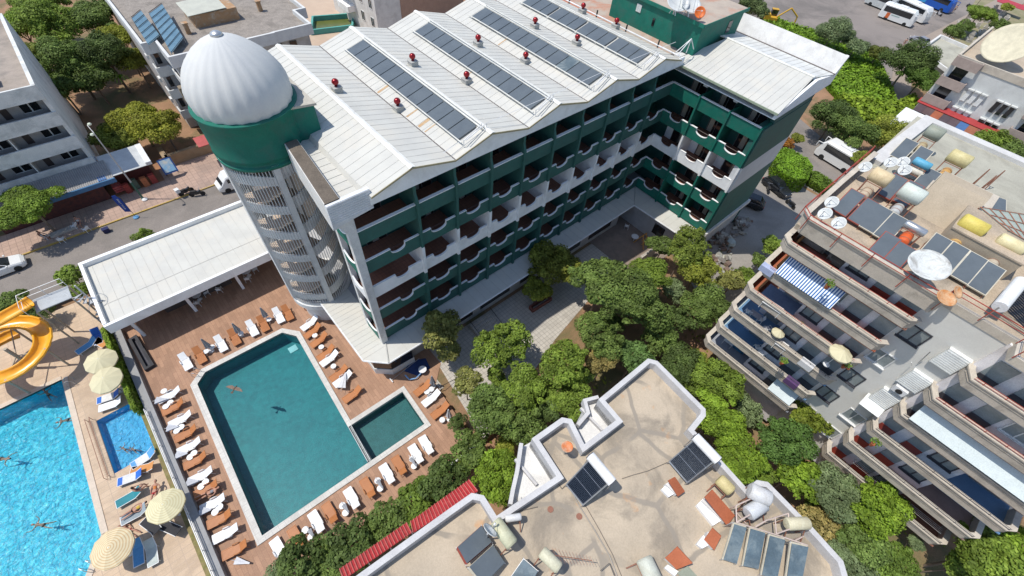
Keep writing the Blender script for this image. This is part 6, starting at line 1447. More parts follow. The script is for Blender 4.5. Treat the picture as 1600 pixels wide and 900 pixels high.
# fountain basin, steps, pool ladders, tools
t = thing('rock_basin', 'dark empty rock basin beside the bar posts', 'basin', (-16.9,14,0)); mb = MB(); RB = [(at(u,v,.3).x,at(u,v,.3).y) for u,v in ((226,579),(241,570),(213,523),(200,531))]
wallpath(mb, RB, .25, 0, .35, True); mb.build('rim', M('dark_stone',(.05,.05,.055),.8,(.03,.03,.035),bump=.5), t); mb = MB(); mb.prism([(p.x,p.y) for p in offs(RB,.2,True)], 0, .05); mb.build('floor', M('wet_stone',(.06,.06,.075),.4,(.035,.035,.045),scale=3), t)
def ladder(u, v, a, lab):
    p = at(u, v, .1); t = thing('pool_ladder', lab, 'pool ladder', (p.x,p.y,0), 'pool ladders', local=True, rz=a)
    for sy in (-.25,.25):
        mb = MB(); mb.path([(.45,sy,0),(.45,sy,.55),(.3,sy,.8),(.05,sy,.8),(-.12,sy,.55),(-.15,sy,-.9)], .024, 6); mb.build('grab_rail', STEEL, t)
ladder(312,585,R_(140),'steel ladder at the chamfered upper left corner of the green pool'); ladder(108,600,R_(-10),'steel ladder at the upper right corner of the splash pool'); ladder(138,884,R_(-60),'steel ladder at the lower right edge of the splash pool')
t = thing('pool_grate', 'low metal fence along the near side of the children pool', 'fence', (-22.2,7.5,0)); mb = MB(); mb.path([(-22.15,10.4,0),(-22.15,10.4,.5),(-22.15,4.4,.5),(-22.15,4.4,0)], .02, 5); mb.path([(-22.45,10.4,0),(-22.45,10.4,.5),(-22.45,4.4,.5),(-22.45,4.4,0)], .02, 5); mb.build('rail', RUST, t)
mb = MB(); y = 4.5
while y < 10.4: mb.tube((-22.15,y,.5),(-22.45,y,.02),.012,4); y += .2
mb.build('bar', RUST, t)
t = thing('garden_steps', 'pale stone steps with dark handrail between terrace and garden path', 'steps', (3.2,-5,0)); mb = MB()
for k in range(4): mb.box(1.75+k*.38,2.15+k*.38,-5.6,-4.0,-.9,-.02-k*.16)
mb.build('step', PATHC, t); mb = MB(); mb.path([(1.8,-5.7,0),(1.8,-5.7,.8),(3.4,-5.7,.3),(3.4,-5.7,-.6)], .03, 5); mb.build('handrail', DARK, t)
t = thing('tarpaulin', 'dark blue tarpaulin with white-blue hose in the shade below the hotel corner', 'tarpaulin', (1,-3.6,0)); mb = MB(); mb.extr([(at(u,v,.05).x,at(u,v,.05).y,.01) for u,v in ((632,580),(640,565),(665,560),(672,575),(655,588))],(0,0,.09)); mb.build('sheet', M('blue_tarp',(.02,.05,.16),.5,(.015,.035,.10),scale=4,bump=.6,bscale=6), t)
mb = MB(); mb.path([at(u,v,.25) for u,v in ((633,586),(640,593),(650,591),(659,582),(661,577))], .06, 6); mb.build('hose', M('pool_hose',(.20,.38,.62),.5), t)
t = thing('pool_brush', 'long grey pool brush lying on the terrace below the hotel corner', 'pool brush', at(630,580,.1)); mb = MB(); mb.tube(at(612,594,.12), at(655,560,.12), .03, 6); mb.build('handle', STEEL, t); mb = MB(); mb.tube(at(609,591,.1), at(614,597,.1), .06, 6); mb.build('brush_head', WMET, t)
mb = MB(); mb.lathe([(.02,.55),(.38,.56),(.38,.60),(.02,.6)], (at(660,577,.6).x,at(660,577,.6).y,0), 18); mb.lathe([(.05,0),(.05,.55)], (at(660,577,.6).x,at(660,577,.6).y,0), 8); tag(mb.build('round_table', PLT), 'round white table beside the blue tarpaulin', 'table')
# café tables and chairs in the shade of the bar
def chair(p, rz, lab, mat=PLW, grp='plastic chairs'):
    t = thing('plastic_chair', lab, 'chair', (p[0],p[1],p[2] if len(p) > 2 else 0), grp, local=True, rz=rz); mb = MB(); mb.box(-.22,.22,-.22,.22,.42,.45); mb.build('seat', mat, t)
    mb = MB(); mb.slab((-.22,-.2,.45),(-.30,-.2,.85),(-.30,.2,.85),(-.22,.2,.45),.03); mb.build('backrest', mat, t)
    for sx in (-1,1):
        for sy in (-1,1): mb = MB(); mb.tube((sx*.2,sy*.2,.42),(sx*.24,sy*.24,0),.022,5); mb.build('leg', mat, t)
    for sy in (-1,1): mb = MB(); mb.path([(-.24,sy*.23,.65),(.15,sy*.24,.65),(.18,sy*.22,.43)], .02, 4); mb.build('armrest', mat, t)
    return t
for i, (u, v) in enumerate(((307,461),(341,440),(385,424))):
    p = at(u, v, .7); t = thing('cafe_table', 'round white cafe table in the bar shade, %s from the left' % ORD[i], 'table', (p.x,p.y,0), 'cafe tables', local=True); mb = MB(); mb.lathe([(.02,.70),(.42,.71),(.42,.74),(.02,.745)], n=20); mb.build('tabletop', PLT, t); mb = MB(); mb.lathe([(.25,0),(.04,.1),(.04,.7)], n=8); mb.build('pedestal', PLT, t)
    for k, (dx, dy) in enumerate(((.75,.1),(-.3,.7),(-.3,-.7))): chair((p.x+dx,p.y+dy), math.atan2(-dy,-dx), 'white plastic chair at the %s cafe table, %s' % (ORD[i], ('right','upper','lower')[k]+' side'), grp='chairs at the cafe tables')
# ---- water slide
SL = thing('water_slide', 'orange spiral water slide on steel posts with platform and spiral stair', 'water slide', (-28,19,0))
OR_ = M('orange_fibreglass', (.80,.39,.025), .3, (.70,.31,.015), scale=1.5, fine=.04, spec=.5); 
def trough(pts, w=.55, name='chute', wall=.42):
    P = [Vector(p) for p in pts]; n = len(P); prof = []
    for k in range(13):
        a = math.pi*(1+k/12); prof.append((w*math.cos(a), wall*1.15*math.sin(a)+wall))
    prof += [(w+.1,wall),(w+.1,wall-.05)]; prof = [(-w-.1,wall-.05),(-w-.1,wall)] + prof
    inner = prof; vs = []; m_ = len(prof)
    for i in range(n):
        t_ = (P[min(i+1,n-1)]-P[max(i-1,0)]).normalized(); s_ = t_.cross(Vector((0,0,1))).normalized(); u_ = s_.cross(t_).normalized()
        for x, z in prof: vs.append(P[i]+s_*x+u_*z)
        for x, z in prof: vs.append(P[i]+s_*x*1.07+u_*(z-.05))
    fs = []
    for i in range(n-1):
        a = i*2*m_; b = (i+1)*2*m_
        for k in range(m_-1): fs += [(a+k,a+k+1,b+k+1,b+k),(a+m_+k,b+m_+k,b+m_+k+1,a+m_+k+1)]
        fs += [(a,b,b+m_,a+m_),(a+m_-1,a+2*m_-1,b+2*m_-1,b+m_-1)]
    mb = MB(); mb.add(vs, fs); o = mb.build(name, OR_, SL, smooth=True); return o
c0 = at(12,548,3.1); rr = 2.55; pts = []
a0 = at(52,474,5.4); a1 = at(-5,508,4.9); 
pts = [a0, a0.lerp(a1,.35)+Vector((0,0,-.05)), a0.lerp(a1,.7), a1, at(-60,520,4.6), at(-90,560,4.3)]
trough([Vector(p) for p in pts])
ring_ = []
for k in range(30):
    a = R_(170 - k*15.5); z = 3.75 - k*.062; ring_.append((c0.x+rr*math.cos(a), c0.y+rr*math.sin(a), z))
trough(ring_)
mb = MB()
for k in (6,13,18): q = Vector(ring_[k]); mb.tube((q.x,q.y,0), q-Vector((0,0,.05)), .09, 8)
mb.tube((c0.x,c0.y,0),(c0.x,c0.y,3.4),.14,10)
for k in (6,13,18): q = Vector(ring_[k]); mb.tube((c0.x,c0.y,2.2), q-Vector((0,0,.2)), .05, 6)
mb.build('support_post', M('sand_steel',(.42,.36,.28),.6), SL)
pl = at(78,468,5.1); mb = MB(); mb.box(pl.x-1.1,pl.x+1.4,pl.y-.8,pl.y+.8,5.0,5.08); mb.build('platform', M('platform_grey',(.42,.44,.45),.6), SL)
mb = MB(); x0_, x1_, y0_, y1_ = pl.x-1.6, pl.x+1.4, pl.y-.8, pl.y+.8
for z in (5.6,6.1): mb.path([(x0_,y0_,z),(x0_,y1_,z),(x1_,y1_,z)], .025, 5)
for q in ((x0_,y0_),(x0_,y1_),((x0_+x1_)/2,y1_),(x1_,y1_)): mb.tube((q[0],q[1],5.0),(q[0],q[1],6.1),.025,5)
mb.build('railing', WMET, SL)
mb = MB(); 
for q in ((x0_+.5,y0_),(x1_,y0_),(x1_,y1_),(x0_+.5,y1_)): mb.tube((q[0],q[1],0),(q[0],q[1],5.0),.08,8)
mb.build('platform_post', bpy.data.materials['sand_steel'], SL)
sc_ = (x1_+.75, pl.y-.55); mb = MB(); mb.tube((sc_[0],sc_[1],0),(sc_[0],sc_[1],5.9),.07,8)
for k in range(20):
    a = R_(190+k*24); z = 4.85-k*.24; e1 = (sc_[0]+.85*math.cos(a), sc_[1]+.85*math.sin(a)); e2 = (sc_[0]+.85*math.cos(a+.36), sc_[1]+.85*math.sin(a+.36)); mb.prism([(sc_[0],sc_[1]),e1,e2], z, z+.04)
mb.build('spiral_stair', M('stair_grey',(.45,.46,.47),.5), SL)
mb = MB(); hp = [(sc_[0]+.88*math.cos(R_(190+k*12)), sc_[1]+.88*math.sin(R_(190+k*12)), 5.8-k*.12) for k in range(40)]; mb.path(hp, .022, 5); mb.build('stair_handrail', WMET, SL)
# ================================================================ STREET OBJECTS AND VEHICLES
PL = []
CARW = M('car_white', (.72,.72,.70), .2, (.70,.70,.68), fine=.02, spec=.6); CARK = M('car_black', (.02,.022,.026), .2, spec=.6); TYRE = M('tyre', (.02,.02,.02), .8); RIM = M('alloy', (.55,.55,.56), .35, metal=.6)
CGLASS = M('car_glass', (.015,.018,.022), .06, spec=.9); LAMPG = M('lamp_glass', (.65,.62,.55), .15, spec=.8); LAMPR = M('tail_lamp', (.45,.02,.02), .2)
def wheel(t, x, y, r, w_=.2):
    s = 1 if y > 0 else -1
    mb = MB(); mb.lathe([(r*.55,-w_/2),(r*.93,-w_/2),(r,-w_/2+.03),(r,w_/2-.03),(r*.93,w_/2),(r*.55,w_/2)], (x,y,r), 20, axis='Y'); o = mb.build('wheel', TYRE, t)
    mb = MB(); mb.lathe([(.03,w_/2*.4),(r*.56,w_/2*.7),(r*.58,w_/2*.98),(r*.5,w_/2*.9),(.02,w_/2*.75)], (0,0,0), 16, axis='Y')
    if s < 0: mb.v = [(a,-b,c) for a,b,c in mb.v]
    mb.v = [(a+x,b+y,c+r) for a,b,c in mb.v]; mb.build('rim', RIM, o)
def loft(mb, secs, m=0):
    """secs: list of (x, [(y,z)...]) with equal counts"""
    n = len(secs[0][1]); vs = [(x,y,z) for x, pr in secs for y, z in pr]; fs = []
    for i in range(len(secs)-1):
        for k in range(n): fs.append((i*n+k, i*n+(k+1)%n, (i+1)*n+(k+1)%n, (i+1)*n+k))
    fs += [tuple(range(n)), tuple(range((len(secs)-1)*n, len(secs)*n))]; return mb.add(vs, fs, m)
def bodysec(w, z0, z1, c=.12): return [(-w,z0),(w,z0),(w+.02,(z0+z1)/2),(w-.02,z1-c),(w-c,z1),(-w+c,z1),(-w+.02,z1-c),(-w-.02,(z0+z1)/2)]
def car(loc, rz, lab, paint, van=False, group=None, nm='car'):
    t = thing(nm, lab, 'van' if van else 'car', loc, group, local=True, rz=rz); mb = MB()
    if not van:
        loft(mb, [(-2.15,bodysec(.72,.35,.75)),(-2.0,bodysec(.82,.25,.92)),(-1.2,bodysec(.87,.2,.98)),(0,bodysec(.88,.2,.96)),(1.1,bodysec(.87,.2,.92)),(1.9,bodysec(.80,.25,.78)),(2.15,bodysec(.66,.33,.62))]); mb.build('body', paint, t, smooth=False)
        mb = MB(); loft(mb, [(-1.9,bodysec(.66,.9,.96,.03)),(-1.35,bodysec(.66,.9,1.38,.1)),(-.9,bodysec(.68,.9,1.46,.12)),(.1,bodysec(.68,.9,1.45,.12)),(.9,bodysec(.69,.88,1.0,.03)),(1.1,bodysec(.7,.86,.93,.02))]); mb.build('windows', CGLASS, t)
        mb = MB(); mb.prism([(-1.25,-.58),(.15,-.58),(.15,.58),(-1.25,.58)], 1.44, 1.475); 
        mb.build('roof', paint, t)
        mb = MB()
        for sy in (-1,1):
            for (xa,xb) in ((-1.3,-1.75),(.12,.85)): mb.tube((xa,sy*.6,1.44),(xb,sy*.71,.96),.04,5)
        mb.build('pillars', paint, t)
        wx = (-1.35,1.35); r = .32; hl = 2.02
    else:
        loft(mb, [(-2.45,bodysec(.86,.4,1.9)),(-2.3,bodysec(.92,.3,2.05)),(0,bodysec(.93,.25,2.1)),(1.2,bodysec(.92,.25,2.0)),(1.45,bodysec(.92,.25,1.75)),(2.0,bodysec(.90,.3,1.15)),(2.45,bodysec(.78,.4,.85))]); mb.build('body', paint, t)
        mb = MB(); loft(mb, [(1.30,[(-.78,1.72),(.78,1.72),(.8,1.80),(-.8,1.80)]),(2.02,[(-.80,1.13),(.80,1.13),(.80,1.22),(-.80,1.22)])]); mb.build('windscreen', CGLASS, t)
        mb = MB(); mb.box(-2.0,1.2,-.955,.955,1.25,1.72); mb.build('windows', CGLASS, t)
        wx = (-1.5,1.55); r = .34; hl = 2.36
    for x in wx:
        for sy in (-1,1): wheel(t, x, sy*(.80 if not van else .85), r)
    for sy in (-1,1):
        mb = MB(); mb.lathe([(.01,0),(.12,.0),(.13,.04),(.02,.08)], (hl,sy*.55,.62 if not van else .72), 12, axis='X'); mb.build('headlight', LAMPG, t)
        mb = MB(); mb.box(-2.16 if not van else -2.47,-2.0,sy*.5,sy*.72,.62,.78); mb.build('tail_lamp', LAMPR, t)
        mb = MB(); mb.box(.75,.9,sy*.86,sy*1.02,.92,1.04); mb.build('mirror', paint, t)
    return t
a0 = at(0,407,.5); car((-25.1,33.0,0), 0, 'white hatchback with dark rear window parked along the kerb at the left edge', CARW)
car((-1.5,32.9,0), math.pi, 'white minivan half hidden behind the stair tower on the street', CARW, True, nm='minivan')
q = at(1214,292,.5); q2 = at(1232,306,.5); car((q.x,q.y,0), math.atan2(q2.y-q.y,q2.x-q.x), 'black car parked in tree shade beside the hotel wing', CARK)
q = at(1190,318,.5); car((q.x-1.0,q.y+1.5,0), 1.9, 'dark car hidden in the shade at the hotel wing wall', CARK)
def coach(p0, p1, lab, paint, W_=2.4, Hh=3.2, extra=None, group='coaches in the parking lot', nm='coach', z=0):
    """p0 rear, p1 front, ground pixels"""
    a, b = at(p0[0],p0[1],z), at(p1[0],p1[1],z); L = (b-a).length; ang = math.atan2(b.y-a.y, b.x-a.x); c = (a+b)/2
    t = thing(nm, lab, 'bus', (c.x,c.y,z), group, local=True, rz=ang); w2 = W_/2; mb = MB()
    loft(mb, [(-L/2,bodysec(w2-.1,.45,Hh-.15,.2)),(-L/2+.25,bodysec(w2,.35,Hh,.22)),(L/2-.9,bodysec(w2,.32,Hh,.22)),(L/2-.35,bodysec(w2-.02,.32,Hh*.8,.2)),(L/2,bodysec(w2-.12,.4,Hh*.42,.15))]); mb.build('body', paint, t)
    mb = MB(); mb.box(-L/2+.5,L/2-1.0,-w2-.035,w2+.035,Hh*.52,Hh*.86); mb.build('side_windows', CGLASS, t)
    mb = MB(); mb.slab((L/2-.86,-w2+.18,Hh*.985),(L/2-.86,w2-.18,Hh*.985),(L/2-.03,w2-.2,Hh*.46),(L/2-.03,-w2+.2,Hh*.46),-.12 if False else .05); mb.build('windscreen', CGLASS, t)
    mb = MB(); mb.box(-.9,.9,-.6,.6,Hh,Hh+.18); mb.build('roof_unit', WMET if paint is CARW else paint, t)
    mb = MB(); mb.box(-L/2+.8,-L/2+1.5,-.35,.35,Hh,Hh+.1); mb.build('roof_hatch', WMET, t)
    for x in (-L/2+L*.24, L/2-L*.2):
        for sy in (-1,1): wheel(t, x, sy*(w2-.1), .46 if L > 8.2 else .42, .26)
    for sy in (-1,1): mb = MB(); mb.path([(L/2-.4,sy*w2,Hh*.8),(L/2+.25,sy*(w2+.12),Hh*.8),(L/2+.25,sy*(w2+.12),Hh*.55)], .06, 5); mb.build('mirror', paint, t)
    if extra:
        for (x0,x1,z0,z1,m_,n_) in extra: mb = MB(); mb.box(L*x0,L*x1,-w2-.045,w2+.045,Hh*z0,Hh*z1); mb.build(n_, m_, t)
    return t
ORP = M('orange_patch', (.62,.14,.04), .4); BLP = M('bus_blue', (.02,.10,.42), .3, (.018,.085,.36), fine=.03); LBP = M('bus_light_blue', (.05,.32,.62), .3); GNP = M('grey_green_lettering', (.35,.45,.42), .5)
coach((1372,25),(1423,43),'white coach with orange patch on its flank, nearest in the parking lot',CARW,extra=[(-.30,-.20,.16,.5,ORP,'orange_patch'),(-.16,.08,.40,.46,GNP,'lettering_band')])
coach((1392,14),(1443,38),'white coach standing second in the row in the parking lot',CARW)
coach((1352,4),(1392,20),'grey-white coach at the top edge of the parking lot, leftmost',M('coach_grey',(.55,.57,.56),.3))
coach((1432,2),(1482,22),'blue coach with light blue rear, rightmost in the parking lot',BLP,extra=[(-.5,-.22,.2,.5,LBP,'light_blue_patch')])
coach((1337,276),(1275,238),'white midi coach with long dark windows standing on the east street',CARW,W_=2.3,Hh=2.9,group=None,nm='midi_coach')
def motorbike(loc, rz, lab, col=CARK, group='motorbikes', box=False):
    t = thing('motorbike', lab, 'motorbike', loc, group, local=True, rz=rz)
    for x in (-.6,.6): mb = MB(); mb.lathe([(.2,-.05),(.29,-.05),(.3,0),(.29,.05),(.2,.05)], (x,0,.3), 16, axis='Y'); mb.build('wheel', TYRE, t)
    mb = MB(); loft(mb, [(-.6,[(-.12,.45),(.12,.45),(.1,.72),(-.1,.72)]),(-.1,[(-.17,.3),(.17,.3),(.15,.68),(-.15,.68)]),(.35,[(-.12,.35),(.12,.35),(.12,.75),(-.12,.75)]),(.55,[(-.05,.4),(.05,.4),(.05,.85),(-.05,.85)])]); mb.build('body', col, t)
    mb = MB(); mb.box(-.6,.05,-.13,.13,.7,.8); mb.build('seat', DARK, t)
    mb = MB(); mb.tube((.62,0,.35),(.42,0,1.0),.035,6); mb.tube((.42,-.35,1.02),(.42,.35,1.02),.02,5); mb.build('handlebar', STEEL, t)
    if box: mb = MB(); mb.box(-1.0,-.55,-.25,.25,.75,1.2); mb.build('box', WMET, t)
    return t
motorbike(P2(293,303), .2, 'scooter with white box standing on the kerb beside the street', box=True); motorbike(P2(310,306), -.4, 'small dark scooter parked on the street beside the boxed one')
motorbike(P2(1233,322), 1.2, 'dark motorbike at the corner of the tree shade east of the hotel'); motorbike(P2(1198,298), .6, 'motorbike leaning near the hotel wing wall in the shade')
motorbike(P2(1466,24), 1.0, 'motorbike rider\'s bike on the sandy road beside the blue coach', M('bike_light',(.4,.4,.42),.5)); motorbike(P2(1512,12), .8, 'bicycle-like motorbike by the cemetery fence')
# street lamp
b0 = at(225,312,0); t = thing('street_lamp', 'tall double-headed street lamp with green foot on the pavement', 'street lamp', (b0.x,b0.y,0), local=True)
mb = MB(); mb.tube((0,0,0),(0,0,2.6),.11,10); mb.lathe([(.25,0),(.25,.15),(.13,.3)], n=12); mb.build('sleeve', M('lamp_green',(.03,.12,.09),.5), t)
mb = MB(); mb.tube((0,0,2.5),(0,0,9.3),.085,10,r1=.05); mb.path([(-.1,.9,9.45),(0,0,9.3),(.1,-.9,9.45)], .04, 6); mb.build('pole', M('lamp_pole',(.52,.50,.48),.5), t)
for sy in (-1,1): mb = MB(); mb.lathe([(.02,.12),(.14,.1),(.2,0),(.16,-.08),(.02,-.1)], (-.1*sy*-1*-1,sy*-1.05,9.42), 12); mb.build('lamp_head', M('lamp_head',(.66,.70,.55),.4) if sy < 0 else bpy.data.materials['lamp_head'], t)
mb = MB(); mb.lathe([(.3,.1),(.32,.22),(.1,.35)], (b0.x+.1,b0.y-.25,0), 10); tag(mb.build('litter_bag', WMET), 'white bag at the foot of the street lamp', 'bag')
# feather flag with white lettering
f0 = at(213,340,0); f1 = at(206,303,2.6); t = thing('feather_flag', 'blue feather flag with white lettering on a round blue foot', 'flag', (f0.x,f0.y,0), local=True)
mb = MB(); mb.lathe([(.3,0),(.3,.1),(.2,.16),(.05,.18)], n=16); mb.build('foot', M('flag_foot',(.10,.28,.50),.6), t)
mb = MB(); mb.path([(0,0,.1),(0,0,2.2),(-.05,.05,2.9),(-.25,.2,3.25)], .022, 5); mb.build('pole', DARK, t)
FB = M('flag_blue', (.02,.06,.28), .8, (.018,.05,.24), fine=.05); mb = MB(); P = [(0,0,.9),(0,0,2.3),(-.05,.05,2.9),(-.3,.25,3.3),(-.62,.45,3.2),(-.72,.5,2.8),(-.68,.48,2.0),(-.55,.4,.9)]; mb.extr(P,(.012,.016,0)); mb.build('banner', FB, t)
cu = bpy.data.curves.new('lettering','FONT'); cu.body = 'DAILY TOUR'; cu.size = .26; cu.extrude = .004; cu.align_x = 'CENTER'; cu.align_y = 'CENTER'
tmp = bpy.data.objects.new('lettering', cu); COL.objects.link(tmp); dg = bpy.context.evaluated_depsgraph_get(); me = bpy.data.meshes.new_from_object(tmp.evaluated_get(dg)); bpy.data.objects.remove(tmp); me.materials.clear(); me.materials.append(WMET)
lo = bpy.data.objects.new('lettering', me); COL.objects.link(lo); lo.parent = t; ex = Vector((0,0,-1)); nz_ = Vector((.5,.66,0)).normalized()*-1; nz_ = Vector((-.6,-.8,0)); ey = nz_.cross(ex); 
lo.matrix_local = Matrix.Translation((-.345,.215,2.05)) @ Matrix((ex, ey, nz_)).transposed().to_4x4()
# chairs and people under the street tree
for i, (u, v, rz, l) in enumerate(((77,373,.5,'white chair left of the street tree trunk'),(100,378,1.2,'white chair right of the street tree trunk'),(120,357,2.5,'white chair beside the seated man in the tree shade'),(138,362,2.2,'white chair at the right end of the tree shade'))): chair(P2(u, v), rz, l, grp='chairs under the street tree')
person(P2(128,352,0), -1.9, 'sitting', 'person in pale blue shirt sitting on a chair in the street tree shade', CLO['white'], CLO['navy']); person(P2(72,374,0), -.5, 'sitting', 'person in grey sitting left of the street tree trunk', CLO['grey'], CLO['black'])
mb = MB(); q = at(165,359,.3); mb.box(q.x-.3,q.x+.3,q.y-.22,q.y+.22,0,.45); mb.box(q.x-.33,q.x+.33,q.y-.25,q.y+.25,.45,.5); tag(mb.build('cool_box', M('navy_plastic',(.015,.02,.09),.5)), 'dark blue cool box at the end of the tree shade', 'cool box')
mb = MB(); q = at(116,352,0); mb.prism([(q.x-2.2,q.y-1.0),(q.x+.4,q.y-.9),(q.x+.4,q.y-.3),(q.x-2.2,q.y-.4)], .1, .35); tag(mb.build('bench_slab', KERBW), 'pale stone bench at the foot of the street tree', 'bench')
mb = MB(); q = at(183,292,.8)
for k in range(3): mb.box(q.x-.45,q.x+.45,q.y-.4,q.y+.4,.3+k*.28,.52+k*.28)
tag(mb.build('crate_stack', M('red_crates',(.40,.05,.05),.6,(.5,.16,.14),scale=6)), 'red crates stacked in front of the blue-edged awning', 'crates')
# handcart in front of the shops
t = thing('handcart', 'old dark wooden cart with white-rimmed wheels in front of the shops', 'cart', at(108,312,0)); mb = MB(); q = at(108,312,0); mb.box(q.x-1.1,q.x+1.1,q.y-.4,q.y+.6,.7,.85); mb.build('bed', M('dark_wood',(.09,.06,.045),.8), t)
for dx in (-.7,.7): mb = MB(); mb.lathe([(.3,-.04),(.42,-.04),(.42,.04),(.3,.04)], (q.x+dx,q.y-.5,.42), 18, axis='Y'); mb.build('wheel', RIM, t)
# billboard, yard wall, red roof behind the tower
t = thing('notice_board', 'blue framed notice board with bright poster behind the yard wall corner', 'notice board', at(262,262,0)); q = at(262,258,1.6)
mb = MB(); mb.slab((q.x-.8,q.y-.7,.9),(q.x+.7,q.y-.7,.9),(q.x+.7,q.y+.3,2.4),(q.x-.8,q.y+.3,2.4),-.08); mb.build('frame', M('board_blue',(.03,.09,.28),.5), t); mb = MB(); mb.slab((q.x-.65,q.y-.62,1.06),(q.x+.55,q.y-.62,1.06),(q.x+.55,q.y+.2,2.28),(q.x-.65,q.y+.2,2.28),.02); mb.build('poster', M('poster_colours',(.25,.45,.62),.5,(.60,.58,.50),scale=1.2,mix=.2), t)
mb = MB(); mb.tube((q.x-.7,q.y+.3,0),(q.x-.7,q.y+.3,2.4),.05,6); mb.tube((q.x+.6,q.y+.3,0),(q.x+.6,q.y+.3,2.4),.05,6); mb.build('post', DARK, t)
mb = MB(); mb.box(-6.9,3.5,41.0,41.5,0,1.5); mb.box(-7.2,-6.6,41.0,43.5,0,1.5); tag(mb.build('yard_wall', M('ochre_wall_low',(.34,.23,.13),.85,(.28,.19,.11),stain=(.38,.32,.24),samt=.4,sscale=.8)), 'ochre garden wall along the yard behind the stair tower', 'wall')
mb = MB(); q = at(320,218,3.2); mb.slab((q.x-1.1,q.y-1.0,3.0),(q.x+1.6,q.y-1.0,3.0),(q.x+1.6,q.y+.8,3.3),(q.x-1.1,q.y+.8,3.3),.08); t = tag(mb.build('red_awning', M('faded_red_cloth',(.46,.10,.09),.8)), 'small faded red awning beside the green drum', 'awning')
# excavator behind the hotel
t = thing('excavator', 'yellow excavator parked on the creeper bank behind the hotel', 'excavator', at(1200,36,0), local=True); t.rotation_euler = (0,0,-.9); YP = M('machine_yellow', (.62,.36,.03), .5, (.50,.28,.03)); 
for sy in (-1,1):
    mb = MB(); mb.prism([(-1.8,sy*.9-.25),(1.8,sy*.9-.25),(1.8,sy*.9+.25),(-1.8,sy*.9+.25)], .1, .85); mb.build('track', TYRE, t)
mb = MB(); mb.box(-1.6,1.2,-1.1,1.1,.95,1.5); mb.box(-1.7,-.5,-1.1,1.1,1.5,2.1); mb.build('body', YP, t); mb = MB(); mb.box(-.2,1.1,.1,1.05,1.5,2.7); mb.build('cab', CGLASS, t); mb = MB(); mb.box(-.25,1.15,.05,1.1,2.7,2.8); mb.build('cab_roof', YP, t)
mb = MB(); mb.path([(1.0,-.4,1.5),(3.2,-.4,3.6),(5.2,-.4,2.2),(5.3,-.4,.8)], .16, 8); mb.build('boom', YP, t); mb = MB(); mb.extr([(5.0,-.9,.9),(5.7,-.9,.7),(5.5,-.9,.2),(4.9,-.9,.35)],(0,1.0,0)); mb.build('bucket', RUST, t)
# rubble heap, sacks, frame in the courtyard
RUBM = [M('rubble_'+n, c, .95) for n, c in (('grey',(.24,.22,.20)),('brown',(.20,.14,.11)),('pale',(.38,.37,.33)))]
def heap(u, v, n, lab, spread=1.2):
    c = at(u, v, 0); r = random.Random(int(u)); vs = MB()
    for k in range(n):
        x, y = c.x+r.gauss(0,spread), c.y+r.gauss(0,spread*.7); s = r.uniform(.12,.42); z = max(0, .5-.25*math.hypot(x-c.x,y-c.y)); n0 = len(vs.v); m = r.randrange(3)
        vs.box(-s,s,-s*.6,s*.7,-s*.4,s*.4,m); vs.xf(Matrix.Translation((x,y,z)) @ Euler((r.uniform(-.6,.6),r.uniform(-.6,.6),r.uniform(0,3))).to_matrix().to_4x4(), n0)
    o = vs.build('rubble_heap', RUBM, None); tag(o, lab, 'rubble heap', None, 'stuff'); return o
heap(1128,375,60,'heap of rubble and scrap along the foot of the hotel wing',1.0); heap(1155,352,30,'scattered debris in the shade beside the hotel wing',.8); heap(1120,408,40,'pale broken stone and rubbish at the alley end',.9)
q = at(1140,382,0); mb = MB(); mb.lathe([(.02,.75),(.5,.6),(.65,.25),(.6,0)], (q.x,q.y,0), 9); tag(mb.build('covered_pile', M('pale_tarp',(.40,.46,.45),.7,(.32,.38,.38),bump=.8,bscale=3)), 'pale green-grey tarpaulin pile on the rubble', 'pile')
t = thing('sawhorse', 'orange-yellow trestle frame leaning at the courtyard corner', 'frame', at(1004,377,0)); q = at(1004,380,.3); OY = M('ochre_steel',(.60,.30,.06),.6); mb = MB()
for dx in (-.5,.5): mb.path([(q.x+dx,q.y-.6,0),(q.x+dx*.6,q.y+.2,1.7),(q.x+dx,q.y+.9,0)], .05, 5)
for z in (.5,1.0,1.6): mb.tube((q.x-.5,q.y-.3+z*.3,z),(q.x+.5,q.y-.3+z*.3,z),.04,5)
mb.build('tube', OY, t)
chair(P2(978,357), .6, 'white plastic chair in the dark courtyard corner'); mb = MB(); q = at(993,368,.9); mb.lathe([(.02,.70),(.45,.72),(.45,.75),(.02,.755)], (q.x,q.y,0), 18); mb.lathe([(.05,0),(.05,.7)], (q.x,q.y,0), 8); tag(mb.build('patio_table', PLT), 'white round table beside the orange trestle frame', 'table')
hedge_later = pix if False else None
mb = MB(); q0, q1 = at(998,415,0), at(1022,398,0); d_ = (q1-q0); n_ = Vector((-d_.y,d_.x,0)).normalized()*.3; mb.prism([(q0.x,q0.y),(q1.x,q1.y),(q1.x+n_.x,q1.y+n_.y),(q0.x+n_.x,q0.y+n_.y)], -.1, 1.4); tag(mb.build('garden_wall', PATHC), 'short pale garden wall between courtyard and trees', 'wall')
mb = MB(); PBX = pix_ = [(at(u,v,0).x, at(u,v,0).y) for u,v in ((826,482),(832,489),(862,470),(856,463))]; wallpath(mb, PBX, .15, -.1, .5, True); tag(mb.build('brick_planter', M('brick_red',(.22,.08,.06),.85,(.16,.06,.05))), 'low red brick planter under the dark yellowish tree', 'planter')
t = thing('entrance_steps', 'pale steps with dark railings leading from the ground floor to the garden path', 'steps', (8,-2.3,0)); mb = MB()
for k in range(5): mb.box(8.0,10.6,-2.3-k*.4,-1.9-k*.4,-.1,.6-k*.13)
mb.build('step', PATHC, t); mb = MB()
